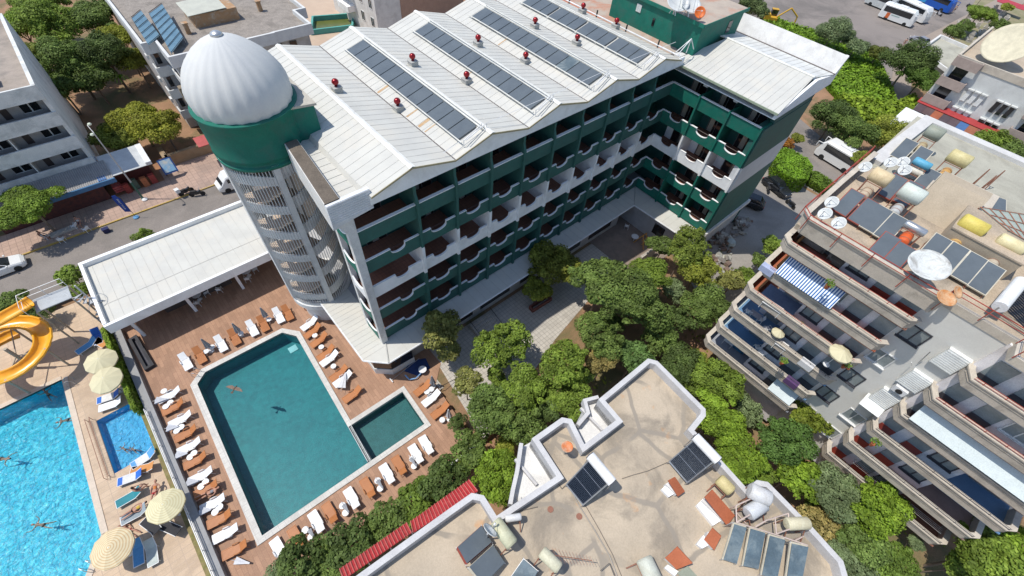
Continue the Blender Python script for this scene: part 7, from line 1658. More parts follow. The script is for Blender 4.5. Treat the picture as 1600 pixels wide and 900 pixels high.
for x in (8.0,10.6): mb.path([(x,-2.0,1.4),(x,-4.0,.8),(x,-4.0,0)], .03, 5)
mb.build('handrail', DARK, t)
# graves
GM = M('grave_marble', (.50,.46,.40), .7, (.42,.38,.33)); GD = M('grave_soil', (.14,.11,.06), .95, (.10,.12,.04)); k = 0
gcol = ORD + ['seventeenth','eighteenth','nineteenth','twentieth']
for (u, v) in ((1512,31),(1506,42),(1502,52),(1520,54),(1527,40),(1534,50),(1541,43),(1531,61),(1514,62),(1543,32),(1553,34),(1549,52),(1560,30),(1566,22),(1548,20),(1573,28),(1555,12),(1500,36),(1524,66),(1540,60)):
    p = at(u, v, .3); t = thing('grave', 'pale rectangular grave surround in the cemetery, %s of the plots' % gcol[k], 'grave', (p.x,p.y,0), 'graves in the cemetery', local=True, rz=.15*(k%3)); k += 1
    mb = MB(); wallpath(mb, [(-1.1,-.5),(1.1,-.5),(1.1,.5),(-1.1,.5)], .2, 0, .55, True); mb.build('surround', GM, t); mb = MB(); mb.box(-.95,.95,-.35,.35,0,.4); mb.build('infill', GD, t); mb = MB(); mb.box(-1.15,-1.0,-.35,.35,.5,1.2); mb.build('headstone', GM, t)
sheet('cemetery_ground', [(p.x,p.y) for p in (at(1485,70,0),at(1545,78,0),at(1640,20,0),at(1530,-10,0))], .02, M('dry_grass_ground',(.28,.24,.15),.95,(.17,.18,.08),scale=.4))
t = thing('red_market_awning', 'red awning with white boats of cloth beyond the cemetery', 'awning', at(1580,3,2)); mb = MB(); q = [at(1560,-6,2.6),at(1605,10,2.6),at(1600,16,2.2),at(1558,2,2.2)]; mb.slab(*q,.08); mb.build('sheet', M('awning_red',(.42,.05,.07),.7), t)
person(P2(1409,73), .3, 'standing', 'person walking on the sandy road beside the dark bush', CLO['black'], CLO['grey']); person(P2(1488,20), .3, 'standing', 'person in white walking near the blue coach', CLO['white'], CLO['black'])
q = at(1437,64,.5); car((q.x,q.y,0), 1.2, 'small grey car parked at the garage end of the sandy road', M('car_grey',(.25,.25,.28),.3))
# wooden poles on the lot edge
for i, (u, v, h) in enumerate(((1500,40,6),(1478,70,6))): p = at(u, v, 0); mb = MB(); mb.tube((p.x,p.y,0),(p.x,p.y,h),.09,6,r1=.06); tag(mb.build('utility_pole', BARK), 'thin wooden utility pole at the cemetery edge, the %s one' % ('farther','nearer')[i], 'pole', 'utility poles')
# ---------------------------------------------------------------- things on the apartment balconies
zf = lambda k: LZ[k]-.93
def bchair(u, v, k, rz, l, mat=PLW, rt=False):
    p = at(u, v, (RZ[k]-.93 if rt else zf(k))+.45); chair((p.x,p.y,p.z-.45), rz, l, mat, 'balcony chairs')
for u, v, k, rz, l in ((1170,487,2,.4,'white chair at the left end of the upper blue balcony'),(1187,498,2,2.0,'white chair in the middle of the upper blue balcony'),(1199,513,2,1.0,'white chair at the right of the upper blue balcony'),(1184,542,1,.8,'white chair on the lower blue balcony, upper one'),(1190,552,1,2.4,'white chair on the lower blue balcony, lower one')): bchair(u, v, k, rz, l)
def btable(u, v, k, l, W_=.9, D=.6, mat=PLT, rt=False, h=.72):
    p = at(u, v, (RZ[k]-.93 if rt else zf(k))+h); t = thing('balcony_table', l, 'table', (p.x,p.y,p.z-h), 'balcony tables', local=True, rz=.05); mb = MB(); mb.box(-D/2,D/2,-W_/2,W_/2,h-.04,h); mb.build('tabletop', mat, t)
    for sx in (-1,1):
        for sy in (-1,1): mb = MB(); mb.tube((sx*(D/2-.06),sy*(W_/2-.06),0),(sx*(D/2-.06),sy*(W_/2-.06),h-.04),.025,4); mb.build('leg', mat, t)
btable(1208,477,3,'long white table with a yellow melon on the orange balcony',1.5,.65); btable(1222,538,2,'white table among laundry on the middle balcony',.9,.7); btable(1181,491,2,'grey table between the white chairs of the upper blue balcony',.9,.6,M('table_grey',(.38,.38,.40),.6))
btable(1275,400,5,'long dark red table on the brown top balcony',1.9,.7,M('dark_red_table',(.26,.07,.05),.6)); btable(1140,533,0,'pale table on the lowest left balcony',.9,.6)
def sofa(u, v, k, l, mat, W_=1.8, rt=False):
    p = at(u, v, (RZ[k]-.93 if rt else zf(k))+.3); t = thing('balcony_sofa', l, 'sofa', (p.x,p.y,p.z-.3), 'balcony sofas', local=True); mb = MB(); mb.box(-.4,.4,-W_/2,W_/2,.15,.45); mb.build('seat', mat, t); mb = MB(); mb.box(.3,.5,-W_/2,W_/2,.15,.85); mb.build('backrest', mat, t)
    for s_ in (-1,1): mb = MB(); mb.box(-.4,.4,s_*W_/2-.09,s_*W_/2+.09,.15,.62); mb.build('armrest', mat, t)
SOF = M('beige_fabric',(.42,.36,.29),.9); sofa(1270,378,5,'beige sofa at the left of the brown top balcony',SOF); sofa(1310,408,5,'beige bench at the right of the brown top balcony',SOF,1.2); sofa(1150,538,0,'blue sofa on the lowest left balcony',M('teal_blue_fabric',(.03,.18,.32),.8))
mb = MB(); p = at(1222,465,zf(3)+.6); mb.box(p.x-.9,p.x+.7,p.y-1.4,p.y+1.3,zf(3),zf(3)+.5); tag(mb.build('mattress', M('slate_blue_cloth',(.17,.23,.33),.85,(.13,.18,.27),scale=2)), 'slate blue covered mattress on the orange balcony', 'mattress')
p = at(1318,549,zf(3)+1.9); t = parasol(1318,549,.95,CRC,'small cream parasol on the right part of the orange balcony') ; t.location = (p.x,p.y,zf(3)); t.scale = (.8,.8,.8); t['group'] = 'balcony parasols'
p = at(1217,519,zf(2)+1.6); t = parasol(1217,519,.8,CRC,'folded-down cream parasol on the middle balcony beside the laundry'); t.location = (p.x,p.y,zf(2)); t.scale = (.62,.62,.75); t['group'] = 'balcony parasols'
for i, (u, v, k, rt, l) in enumerate(((1326,567,3,False,'green balcony plant at the right end of the orange balcony'),(1252,506,3,False,'spiky plant in a white pot on the orange balcony'),(1227,562,2,False,'small plant on the middle balcony parapet'),(1300,440,5,False,'small dark plant on the brown top balcony'),(1372,690,3,True,'plant at the left end of the middle right balcony'))):
    z = (RZ[k] if rt else LZ[k])-.5; p = at(u, v, z+.3); t = thing('potted_plant', l, 'plant', (p.x,p.y,z-.4), 'balcony plants', local=True); mb = MB(); mb.lathe([(.1,0),(.16,.3),(.17,.32),(.1,.32)], n=10); mb.build('pot', TERR, t)
    r = random.Random(i); mb = MB()
    for q in range(70):
        d_ = Vector((r.gauss(0,1),r.gauss(0,1),abs(r.gauss(0,1)))).normalized()*r.uniform(.12,.36)+Vector((0,0,.45)); u_ = Vector((r.uniform(-1,1),r.uniform(-1,1),r.uniform(-1,1))).normalized()*.09; w_ = u_.orthogonal().normalized()*.04; mb.quad(d_-u_,d_-w_,d_+u_,d_+w_)
    LEAFP.append(mb.build('foliage', TERR, t, fixn=False)) if False else PL.append(mb.build('foliage', TERR, t, fixn=False))
# laundry lines on the right balconies and washing
for i, (k, y0, y1) in enumerate(((0,-36.8,-39.6),(0,-33.0,-35.2))):
    z = RZ[k]+.5; t = thing('clothes_line', 'thin clothes lines on the lowest right balcony, the %s set' % ('lower','upper')[i], 'clothes line', (23,y0,RZ[k]-.93)); mb = MB()
    for dx in (0,.15,.3,.45): mb.tube((22.6+dx,y0,z),(22.6+dx,y1,z),.01,3)
    mb.build('line', WMET, t); mb = MB(); mb.tube((22.55,y0,z),(23.15,y0,z),.025,4); mb.tube((22.85,y0,z),(22.85,y0,RZ[k]-.9),.02,4); mb.build('bracket', STEEL, t)
for i, (u, v, k, c, l) in enumerate(((1272,555,2,CLO['white'],'white washing over the rail of the middle left balcony'),(1255,575,1,CLO['purple'],'dark washing on the lower blue balcony'),(1175,443,4,M('blue_white_cloth',(.40,.45,.62),.85),'pale blue washing hanging outside the balcony corner'))):
    p = at(u, v, LZ[k]); mb = MB(); mb.box(22.0,22.1,p.y-.5,p.y+.5,LZ[k]-.45,LZ[k]+.08); mb.box(22.1,22.5,p.y-.5,p.y+.5,LZ[k]+.03,LZ[k]+.08); tag(mb.build('washing', c), l, 'washing', 'washing on the balconies')
t = thing('air_conditioner', 'pale air conditioner unit on the grey gable between two shutters', 'air conditioner', (23,-30.3,12)); p = at(1440,603,12.0); mb = MB(); mb.box(23.1,23.58,-30.75,-29.95,11.9,12.45); mb.build('casing', WMET, t); mb = MB(); mb.lathe([(.02,0),(.2,0),(.2,.02),(.02,.03)], (-0,0,0), 16, axis='X'); mb.xf(Matrix.Translation((23.06,-30.35,12.17))); mb.build('fan', DARK, t)
t = thing('wall_antenna', 'thin dark antenna mast fixed to the grey gable', 'antenna', (23.4,-29,13)); mb = MB(); mb.tube((23.5,-29.6,14.6),(23.1,-29.3,16.2),.03,5); mb.tube((23.5,-29.5,14.2),(22.9,-29.2,14.9),.02,4); mb.build('mast', STEEL, t)
for i, (y, z) in enumerate(((-28.6,17.7),(-29.9,17.2))): pass
# hotel extras
for i, (u, v) in enumerate(((1101,121),(1155,150))):
    p = at(u, v, 18.0); mb = MB(); mb.box(LX+.75,LX+1.1,WY[i+1]+.1,WY[i+1]+.55,17.6,18.1); mb.build('ac_box', WMET, H)  # white air conditioner boxes on the wing's top row, not lamps
# ================================================================ VEGETATION
def leafmat(name, c1, c2, tr=.25):
    m = bpy.data.materials.new(name); m.use_nodes = True; n = m.node_tree.nodes; l = m.node_tree.links; n.clear()
    o = n.new('ShaderNodeOutputMaterial'); b = n.new('ShaderNodeBsdfPrincipled'); b.inputs['Roughness'].default_value = .62; b.inputs['Specular IOR Level'].default_value = .22
    geo = n.new('ShaderNodeNewGeometry'); oi = n.new('ShaderNodeObjectInfo')
    rp = n.new('ShaderNodeValToRGB'); rp.color_ramp.elements[0].color = tuple(c1)+(1,); rp.color_ramp.elements[1].color = tuple(c2)+(1,); l.new(geo.outputs['Random Per Island'], rp.inputs[0])
    tx = n.new('ShaderNodeTexNoise'); tx.inputs['Scale'].default_value = .7; tx.inputs['Detail'].default_value = 3; l.new(geo.outputs['Position'], tx.inputs['Vector'])
    mr = n.new('ShaderNodeMapRange'); mr.inputs[1].default_value = .35; mr.inputs[2].default_value = .65; mr.inputs[3].default_value = .62; mr.inputs[4].default_value = 1.25; l.new(tx.outputs['Fac'], mr.inputs[0])
    a = n.new('ShaderNodeMixRGB'); a.blend_type = 'MULTIPLY'; a.inputs[0].default_value = 1; l.new(rp.outputs[0], a.inputs[1]); l.new(mr.outputs[0], a.inputs[2])
    c = n.new('ShaderNodeMixRGB'); c.blend_type = 'MULTIPLY'; c.inputs[0].default_value = 1; l.new(a.outputs[0], c.inputs[1]); l.new(oi.outputs['Color'], c.inputs[2]); l.new(c.outputs[0], b.inputs['Base Color'])
    t = n.new('ShaderNodeBsdfTranslucent'); l.new(c.outputs[0], t.inputs[0])
    mx = n.new('ShaderNodeMixShader'); mx.inputs[0].default_value = tr; l.new(b.outputs[0], mx.inputs[1]); l.new(t.outputs[0], mx.inputs[2]); l.new(mx.outputs[0], o.inputs[0]); return m
LEAF = leafmat('foliage', (.105,.145,.030), (.25,.30,.075))
def crown_mesh(name, R_c, nleaf, ls, seed, flat=.8, lobes=9, spiky=False):
    r = random.Random(seed); vs = []; fs = []; L = []
    L.append((Vector((r.uniform(-.1,.1)*R_c,r.uniform(-.1,.1)*R_c,0)), R_c*.60))
    for i in range(lobes):
        th = 2*math.pi*i/lobes + r.uniform(-.4,.4); el = r.uniform(-.25,1.1)
        d = Vector((math.cos(th)*math.cos(el), math.sin(th)*math.cos(el), math.sin(el)*flat))
        L.append((d*R_c*r.uniform(.45,.84), R_c*r.uniform(.22,.46)))
    for i in range(lobes*2):
        th = r.uniform(0,6.283); el = r.uniform(-.1,1.35); d = Vector((math.cos(th)*math.cos(el), math.sin(th)*math.cos(el), math.sin(el)*flat))
        L.append((d*R_c*r.uniform(.62,1.0), R_c*r.uniform(.09,.24)))
    wts = [q[1]**2 for q in L]; tot = sum(wts)
    for (c, rr), wt in zip(L, wts):
        for k in range(int(nleaf*wt/tot)):
            z = r.uniform(-.55,1); a = r.uniform(0,6.283); s = math.sqrt(max(0,1-z*z)); d = Vector((s*math.cos(a), s*math.sin(a), z))
            p = c + d*rr*(r.uniform(.72,1.06) if r.random() < .8 else r.uniform(.3,.8)); p.z *= (flat*.55+.45)
            inside = False
            for (c2, r2) in L:
                if r2 > rr and (p-c2).length < r2*.72: inside = True; break
            if inside: continue
            nrm = (d + Vector((r.uniform(-.7,.7), r.uniform(-.7,.7), r.uniform(-.3,.9)))).normalized()
            u = nrm.orthogonal().normalized(); u.rotate(Matrix.Rotation(r.uniform(0,6.283), 3, nrm)); v = nrm.cross(u)
            s1 = ls*r.uniform(.6,1.25); s2 = s1*r.uniform(.45,.75)
            if spiky: s1 *= 1.6; s2 *= .5
            b = len(vs); vs += [p-u*s1-v*s2*.2, p-v*s2, p+u*s1, p+v*s2+nrm*s2*.3]; fs.append((b,b+1,b+2,b+3))
    me = bpy.data.meshes.new(name); me.from_pydata([tuple(q) for q in vs], [], fs); me.materials.append(LEAF); me.update(); return me
CLS = {}
for nm, Rc, nl, ls in (('s',1.6,4200,.125),('m',2.7,10500,.135),('l',4.2,21000,.15)):
    CLS[nm] = (Rc, [crown_mesh('crown', Rc, nl, ls, 11+i*7+len(nm)*3+int(Rc*10), flat=(.75,.95,.62,.85)[i], lobes=(8,11,9,13)[i]) for i in range(4)])
def trunk_mesh(name, h, r0, seed, reach):
    r = random.Random(seed); mb = MB(); p = Vector((0,0,0)); top = Vector((r.uniform(-.2,.2), r.uniform(-.2,.2), h*.55))
    mb.tube(p, top, r0, 7, r1=r0*.7)
    for i in range(5):
        a = 2*math.pi*i/5 + r.uniform(-.4,.4); e = top + Vector((math.cos(a)*reach*.6, math.sin(a)*reach*.6, h*.35*r.uniform(.7,1.2))); m_ = top.lerp(e, .5) + Vector((0,0,h*.05))
        mb.tube(top, m_, r0*.5, 5, r1=r0*.35); mb.tube(m_, e, r0*.35, 5, r1=r0*.12)
    me = bpy.data.meshes.new(name); me.from_pydata(mb.v, [], mb.f); me.materials.append(BARK); me.update(); return me
TRK = {k: trunk_mesh('trunk', {'s':2.6,'m':4.2,'l':6.0}[k], {'s':.07,'m':.13,'l':.2}[k], 5, CLS[k][0]) for k in CLS}
TH = {'s':2.6,'m':4.2,'l':6.0}
tcount = 0
def tree(u, v, rpx, zc, color, lab, kind='tree', group=None, squash=.85, var=None, sx=1.0, trunk=True):
    global tcount
    p = at(u, v, zc); dep = -((p - CAMPOS).dot(_RM @ Vector((0,0,1)))); r = rpx*dep/695.69
    k = 's' if r < 2.0 else 'm' if r < 3.3 else 'l'
    Rc, ms = CLS[k]; s = r/Rc; g = gh(p.x, p.y); tcount += 1; i = tcount if var is None else var
    if abs(g) > 1.9: g = 0
    o = bpy.data.objects.new({'tree':'tree','shrub':'shrub','bush':'bush','olive tree':'olive_tree'}.get(kind, 'tree'), None); COL.objects.link(o); o.location = (p.x, p.y, g); o.rotation_euler = (0,0,tcount*1.7)
    tag(o, lab, kind, group)
    c = bpy.data.objects.new('crown', ms[i % 4]); COL.objects.link(c); c.parent = o; c.location = (0,0,zc-g); c.scale = (s*sx, s/sx, s*squash); c.color = tuple(color)+(1,)
    if trunk:
        t = bpy.data.objects.new('trunk', TRK[k]); COL.objects.link(t); t.parent = o; t.scale = (s, s, (zc-g+.3*r)/TH[k])
    return o
BR = (1.05,1.2,.75); MID = (.8,.92,.9); DK = (.55,.65,.7); OL = (1.35,1.1,1.3); YG = (1.45,1.3,.8); GR = (1.0,1.05,2.0); DRY = (1.9,1.25,1.8); LG = (1.15,1.4,.6)
G = 'garden trees below the hotel'
TREES = [
(690,515,34,4.2,OL,'dusty olive-green tree touching the podium roof corner'),(697,545,26,2.6,OL,'lower dusty olive shrub under the tree at the podium corner'),
(865,415,44,3.6,(1.15,1.0,.7),'dark yellowish tree in the shade of the long wing beside the brick planter'),(838,455,26,2.2,YG,'small yellow-green shrub beside the brick planter'),
(785,540,43,3.8,BR,'round bright green tree between the two pale path areas'),(940,440,52,6.0,MID,'large mid-green tree in the middle of the garden, upper left crown'),
(985,470,58,5.5,MID,'large mid-green tree in the middle of the garden, lower right crown'),(1015,430,34,4.5,BR,'lighter crown behind the largest garden tree'),
(1075,385,34,5.2,(1.05,1.1,.8),'loose green tree against the short hotel wing corner'),(1035,385,24,3.5,MID,'small tree beside the yellow frame in the courtyard corner'),
(1090,425,34,3.8,YG,'yellowish loose tree below the short hotel wing'),(1105,480,42,4.0,MID,'dense rounded tree above the orange earth'),(1060,500,26,3.2,DK,'dark tree left of the orange earth'),
(1145,440,24,2.6,OL,'olive shrub beside the rubble heap'),(880,572,44,4.8,BR,'bright green tree in the garden row above the narrow roof corner'),(822,605,40,4.2,BR,'bright green tree left of the lower garden row'),
(935,525,38,4.0,MID,'mid-green tree between the largest tree and the dry one'),(945,560,30,3.4,DRY,'dry brownish tree in the middle of the garden'),
(765,640,42,3.8,(.85,1.0,1.0),'greyish green tree beside the last brown lounger'),(730,600,28,3.2,OL,'sparse olive tree by the garden steps'),(800,655,44,3.6,MID,'dark green tree above the white light well'),
(885,620,40,3.6,BR,'bright green tree just left of the white stair balcony'),(850,640,30,2.8,DK,'dark small tree between the two white light wells'),(990,560,32,2.6,(.7,.95,1.1),'bluish green shrub at the upper roof chamfer'),
(1030,525,32,2.8,MID,'green shrub above the roof chamfer'),(1065,575,40,3.0,DK,'dark green tree right of the roof chamfer'),(1120,595,40,3.8,BR,'bright green tree below the orange earth'),
(1115,655,46,4.0,LG,'large light green tree beside the chamfered roof corner'),(1165,640,24,1.6,GR,'blue-grey shrub beside the lowest left balcony'),(1155,715,44,3.6,LG,'light green tree beside the right tube heater'),
(1225,690,44,4.2,(.6,.85,.8),'dark glossy tree at the foot of the grey gable'),(1262,655,34,4.0,(1.1,1.1,.55),'yellowish green tree touching the lowest left balcony'),(1245,745,36,3.0,LG,'light green tree above the chamfered white parapet'),
(1305,770,46,3.2,GR,'grey-green bushy tree below the pale strip'),(1370,795,46,3.6,LG,'bright light green round tree in front of the right balconies'),(1345,850,42,2.2,(.9,1.05,1.1),'dull green bush below the bright round tree'),
(1285,820,34,1.8,DRY,'dry brownish shrub beside the lower parapet'),(1400,890,44,1.8,(.9,1.1,.8),'green shrub at the lower edge right of the parapet'),(1330,895,34,1.8,GR,'grey shrub at the lower edge beside the parapet'),
(1540,870,58,4.6,BR,'large bright green tree at the lower right corner, left crown'),(1600,880,60,4.6,LG,'large light green tree at the lower right corner, right crown'),(1500,885,30,3,BR,'small bright tree at the lower right corner'),
(775,745,42,2.8,LG,'yellow-green tree at the end of the red canopy'),(735,700,34,2.6,MID,'mid-green shrub beside the terrace corner'),(695,750,36,2.6,DK,'dark green bush along the terrace edge above the upper red canopy'),
(645,785,38,2.4,(.8,.95,.6),'green bush along the terrace edge between the red canopies'),(605,810,30,2.4,MID,'small bush with bare twigs at the terrace edge'),(550,850,44,2.4,DK,'dark green bush left of the lower red canopy'),
(470,885,42,2.4,DK,'dark tree at the lower edge below the first white lounger'),(515,880,34,2.2,MID,'mid-green bush at the lower edge'),
(1205,385,18,1.8,BR,'first small green shrub along the alley under the block'),(1187,410,17,1.8,MID,'second small green shrub along the alley under the block'),(1165,432,17,1.8,BR,'third small green shrub along the alley under the block')]
for q in TREES: tree(*q, group=G)
fr = random.Random(9)
for i, (u, v, w_) in enumerate(((775,590,'below the round bright green tree'),(840,610,'above the first white light well'),(915,585,'left of the dry brownish tree'),(960,505,'in the heart of the garden trees'),(1010,495,'right of the largest tree'),(1050,455,'under the right edge of the largest tree'),(1045,550,'above the right roof chamfer'),(1090,560,'at the orange earth'),(1140,555,'beside the lowest left balcony'),(1085,605,'just above the right roof chamfer corner'),(1150,680,'beside the dark glossy tree'),(1190,745,'beside the first small chamfer of the parapet'),(1270,790,'between parapet and grey-green tree'),(1310,860,'below the grey-green tree'),(1430,850,'beside the pale garden path'),(715,660,'beside the terrace corner'),(790,700,'left of the white light well'),(720,735,'at the terrace corner below the shrub'),(665,780,'over the terrace edge'),(580,835,'between the bush and the lower red canopy'),(500,860,'near the lower edge of the terrace'),(440,895,'at the lower edge of the photo'))):
    tree(u, v, fr.uniform(13,22), fr.uniform(1.2,2.6), fr.choice((MID,BR,OL,GR,YG,DK)), 'low garden shrub ' + w_, 'shrub', group='low shrubs in the garden')
GL = 'trees behind the street at the upper left'
for q in [(30,40,38,6,LG,'bright green tree at the very top left corner'),(85,45,46,6.5,BR,'big bright green tree near the top left corner'),(140,30,44,6.5,MID,'mid-green tree at the top edge left of the solar collectors'),
 (165,85,40,5.5,DK,'dark tree left of the balcony block'),(185,60,28,5.5,(1.3,1.15,.6),'yellowish olive tree beside the balcony block corner'),(110,100,44,5.0,(.8,.95,.9),'dusty green tree in front of the dark grove'),
 (95,135,34,4,(.75,.9,.8),'dusty green tree beside the gallery block corner'),(145,125,36,3.5,DK,'dark tree above the yard path'),(55,85,26,6,(1.3,1.2,1.0),'pale loose tree with grey trunk along the gallery block'),(210,95,26,4,(1.1,1.0,.6),'olive tree against the balcony block wall'),(60,10,40,6,BR,'bright tree at the top edge'),(185,8,30,6,DK,'dark tree at the top edge left of the block roof')]: tree(*q, group=GL)
for q in [(215,190,42,3.6,(1.5,1.25,.6),'yellowish tree above the small shop roof'),(255,200,34,3.4,(1.4,1.15,.6),'yellowish tree next to the wall with orange earth'),(185,215,34,2.8,(.95,.9,.55),'dark olive tree between gallery block and shop')]: tree(*q, group='trees round the small shop')
tree(45,322,50,3.8,(.95,1.15,.62),'round clipped street tree on the pavement at the left edge', var=0, squash=.6)
tree(112,432,22,1.6,BR,'bright green shrub at the corner of the long white roof','shrub'); tree(225,370,14,1.2,BR,'small shrub behind the street parapet of the long white roof','shrub')
tree(15,470,22,1.8,MID,'green shrub behind the slide platform at the left edge','shrub'); tree(60,490,20,1.4,DK,'dark shrub under the slide platform','shrub'); tree(125,455,16,1.4,BR,'bright shrub beside the spiral stair','shrub')
for q in [(1300,55,30,3.6,GR,'grey-green olive tree, the left one of the two at the bus lot'),(1337,72,22,3.2,GR,'grey-green olive tree, the right one of the two at the bus lot')]: tree(*q, kind='olive tree', group='olive trees at the bus lot')
tree(1371,86,18,2.6,(.75,.7,.6),'small dark bush at the corner of the bus lot','bush'); tree(1172,12,30,4,(.8,.85,1.3),'grey-green tree at the top edge beside the yellow shrub')
for q in [(1420,100,38,5,DK,'big dark tree beside the low garage, upper crown'),(1440,122,34,4.2,(.6,.8,.6),'big dark tree beside the low garage, lower crown'),(1300,190,40,3.2,DK,'dark tree behind the white minibus'),(1330,205,42,3.4,MID,'mid-green tree behind the white minibus'),
 (1380,215,36,3.4,YG,'yellow-green tree touching the apartment roof corner'),(1350,250,22,3,(1.3,1.2,.8),'loose flowering tree in front of the white minibus'),(1545,225,30,3.5,BR,'bright green tree behind the apartment roof, left one'),(1575,240,28,3.5,MID,'green tree behind the apartment roof, right one'),(1600,270,22,3,DK,'dark tree behind the apartment roof at the right edge')]: tree(*q, group='trees along the east street')
for q in [(1530,22,24,4,BR,'bright tree among the grave plots'),(1490,52,18,2.5,MID,'green bush at the near edge of the grave plots'),(1508,42,14,2.2,MID,'small green bush on the near edge of the grave plots'),(1560,40,12,2,MID,'small bush among the grave plots'),(1575,12,12,2,YG,'yellow-green bush at the far graves')]: tree(*q, group='bushes in the cemetery')
tree(1222,225,16,2,(2.2,.75,.5),'reddish flowering shrub at the hotel wing corner','shrub'); tree(1245,218,12,1.6,YG,'small yellow shrub beside the reddish one','shrub')
# clipped hedges
def hedge(P, z, lab, color, n=3500, kind='hedge', nm='hedge', ls=.13, jit=.1, z0=.0, stuff=False):
    r = random.Random(len(lab)); mb = MB(); vs = []; fs = []
    pts = [Vector((p[0],p[1])) for p in P]; N = len(pts); c = sum(pts, Vector((0,0)))/N
    tri = [(c, pts[i], pts[(i+1)%N]) for i in range(N)]; ar = [abs((b-a).cross(d_-a)) for a, b, d_ in tri]; tot = sum(ar)
    per = sum((pts[(i+1)%N]-pts[i]).length for i in range(N))
    for (a, b, d_), A0 in zip(tri, ar):
        for k in range(int(n*A0/tot)):
            s, t = r.random(), r.random()
            if s+t > 1: s, t = 1-s, 1-t
            p = a+(b-a)*s+(d_-a)*t; q = Vector((p.x,p.y,z+r.uniform(-jit,jit)*2)); nr = Vector((r.uniform(-.8,.8),r.uniform(-.8,.8),1)).normalized()
            u = nr.orthogonal(); u.rotate(Matrix.Rotation(r.uniform(0,6.28),3,nr)); w_ = nr.cross(u); s1 = ls*r.uniform(.6,1.3); i0 = len(vs); vs += [q-u*s1, q-w_*s1*.6, q+u*s1, q+w_*s1*.6]; fs.append((i0,i0+1,i0+2,i0+3))
    if z-z0 > .3:
        for i in range(N):
            a, b = pts[i], pts[(i+1)%N]; nn = (b-a).normalized(); out = Vector((nn.y,-nn.x,0))
            for k in range(int(n*.9*(b-a).length/per)):
                p = a+(b-a)*r.random(); q = Vector((p.x,p.y,r.uniform(z0,z)))+out*r.uniform(-jit,jit); nr = (out+Vector((r.uniform(-.7,.7),r.uniform(-.7,.7),r.uniform(-.2,.8)))).normalized()
                u = nr.orthogonal(); u.rotate(Matrix.Rotation(r.uniform(0,6.28),3,nr)); w_ = nr.cross(u); s1 = ls*r.uniform(.6,1.3); i0 = len(vs); vs += [q-u*s1, q-w_*s1*.6, q+u*s1, q+w_*s1*.6]; fs.append((i0,i0+1,i0+2,i0+3))
    me = bpy.data.meshes.new(nm); me.from_pydata([tuple(q) for q in vs], [], fs); me.materials.append(LEAF); me.update()
    o = bpy.data.objects.new(nm, me); COL.objects.link(o); o.color = tuple(color)+(1,)
    if stuff: o['kind'] = 'stuff'; o['label'] = lab; o['category'] = kind
    else: tag(o, lab, kind)
    return o
def pix(P, z): return [(at(u, v, z).x, at(u, v, z).y) for u, v in P]
hedge(pix([(1212,238),(1228,230),(1262,248),(1270,262),(1262,280),(1240,281),(1215,265)], 2.2), 2.2, 'large clipped bright green hedge block beside the hotel wing', (.95,1.35,.45), 5000, ls=.11)
hedge(pix([(1268,268),(1278,268),(1304,286),(1303,297),(1290,296),(1266,282)], 1.0), 1.0, 'low clipped dull green hedge behind the bright hedge block', (.75,.95,.5), 1800, ls=.1)
hedge(pix([(1195,18),(1225,35),(1275,50),(1290,62),(1345,78),(1370,92),(1385,120),(1400,160),(1420,180),(1385,205),(1330,170),(1300,140),(1270,100),(1225,62),(1190,45)], .5), .5, 'bright green creeper covering the bank behind the hotel', (1.05,1.4,.5), 26000, 'creeper', 'creeper_bank', ls=.22, jit=.3, stuff=True)
hedge(pix([(1310,150),(1400,165),(1425,150),(1440,165),(1400,200),(1340,190)], 1.0), 1.0, 'yellow-green scrub beside the white tent roof', (1.15,1.3,.5), 5000, 'scrub', 'scrub', ls=.3, jit=.4, stuff=True)
hedge([(-18.75,18.3),(-19.05,18.3),(-19.1,8.3),(-18.8,8.3)], 1.15, 'ivy hanging over the wall between the two pool terraces', (1.1,1.3,.6), 3600, 'ivy', 'ivy', ls=.09, jit=.16)
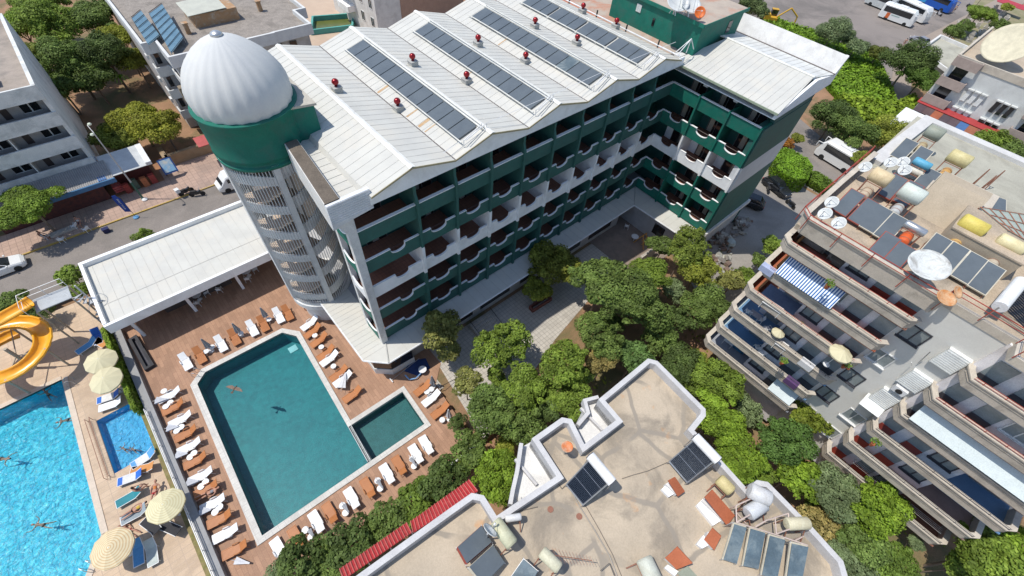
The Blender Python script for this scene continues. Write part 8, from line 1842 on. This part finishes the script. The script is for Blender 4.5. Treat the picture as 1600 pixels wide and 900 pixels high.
hedge([(-60,36.2),(-60,36.1),(-60.1,36.1)], .1, 'weed tuft', (1,1,1), 0) if False else None
# weeds scattered over the garden soil
r = random.Random(3); vs = []; fs = []
for k in range(9000):
    x = r.uniform(-14,40); y = r.uniform(-46,-12)
    if math.sin(x*.55+1.3*math.sin(y*.35))+math.cos(y*.6+x*.2) < .3: continue
    z = gh(x,y); s1 = r.uniform(.08,.22); nr = Vector((r.uniform(-1,1),r.uniform(-1,1),1)).normalized(); u = nr.orthogonal(); u.rotate(Matrix.Rotation(r.uniform(0,6.28),3,nr)); w_ = nr.cross(u); q = Vector((x,y,z+.1)); i0 = len(vs); vs += [q-u*s1, q-w_*s1*.5, q+u*s1, q+w_*s1*.5]; fs.append((i0,i0+1,i0+2,i0+3))
me = bpy.data.meshes.new('weeds'); me.from_pydata([tuple(q) for q in vs], [], fs); me.materials.append(LEAF); me.update()
o = bpy.data.objects.new('weeds', me); COL.objects.link(o); o.color = (1.2,1.1,.7,1); o['kind'] = 'stuff'; o['label'] = 'low weeds growing on the orange garden earth'; o['category'] = 'weeds'
# young palms in the yard behind the gallery block
for (u, v, l) in ((187,120,'bright green young palm on the yard path, the right one'),(100,152,'bright green young palm on the yard path, the left one')):
    p = at(u, v, 2.6); t = thing('palm', l, 'palm', (p.x,p.y,0), 'young palms'); mb = MB(); mb.tube((p.x+.2,p.y,0),(p.x,p.y,2.5),.1,6,r1=.07); mb.build('trunk', BARK, t)
    mb = MB()
    for k in range(11):
        a = k*.571; prev = Vector((p.x,p.y,2.5))
        for j in range(1,5):
            q = Vector((p.x+math.cos(a)*.27*j, p.y+math.sin(a)*.27*j, 2.5+.32*math.sin(j*.75)-.02*j*j)); sd = Vector((-math.sin(a),math.cos(a),0))*(.13-.02*j); mb.quad(prev-sd, prev+sd, q+sd*.8, q-sd*.8); prev = q
    o = mb.build('crown', LEAF, t, fixn=False); o.color = (1.2,2.6,.5,1)
for o_ in PL: o_.data.materials.clear(); o_.data.materials.append(LEAF); o_.color = (1.1,1.4,.8,1)
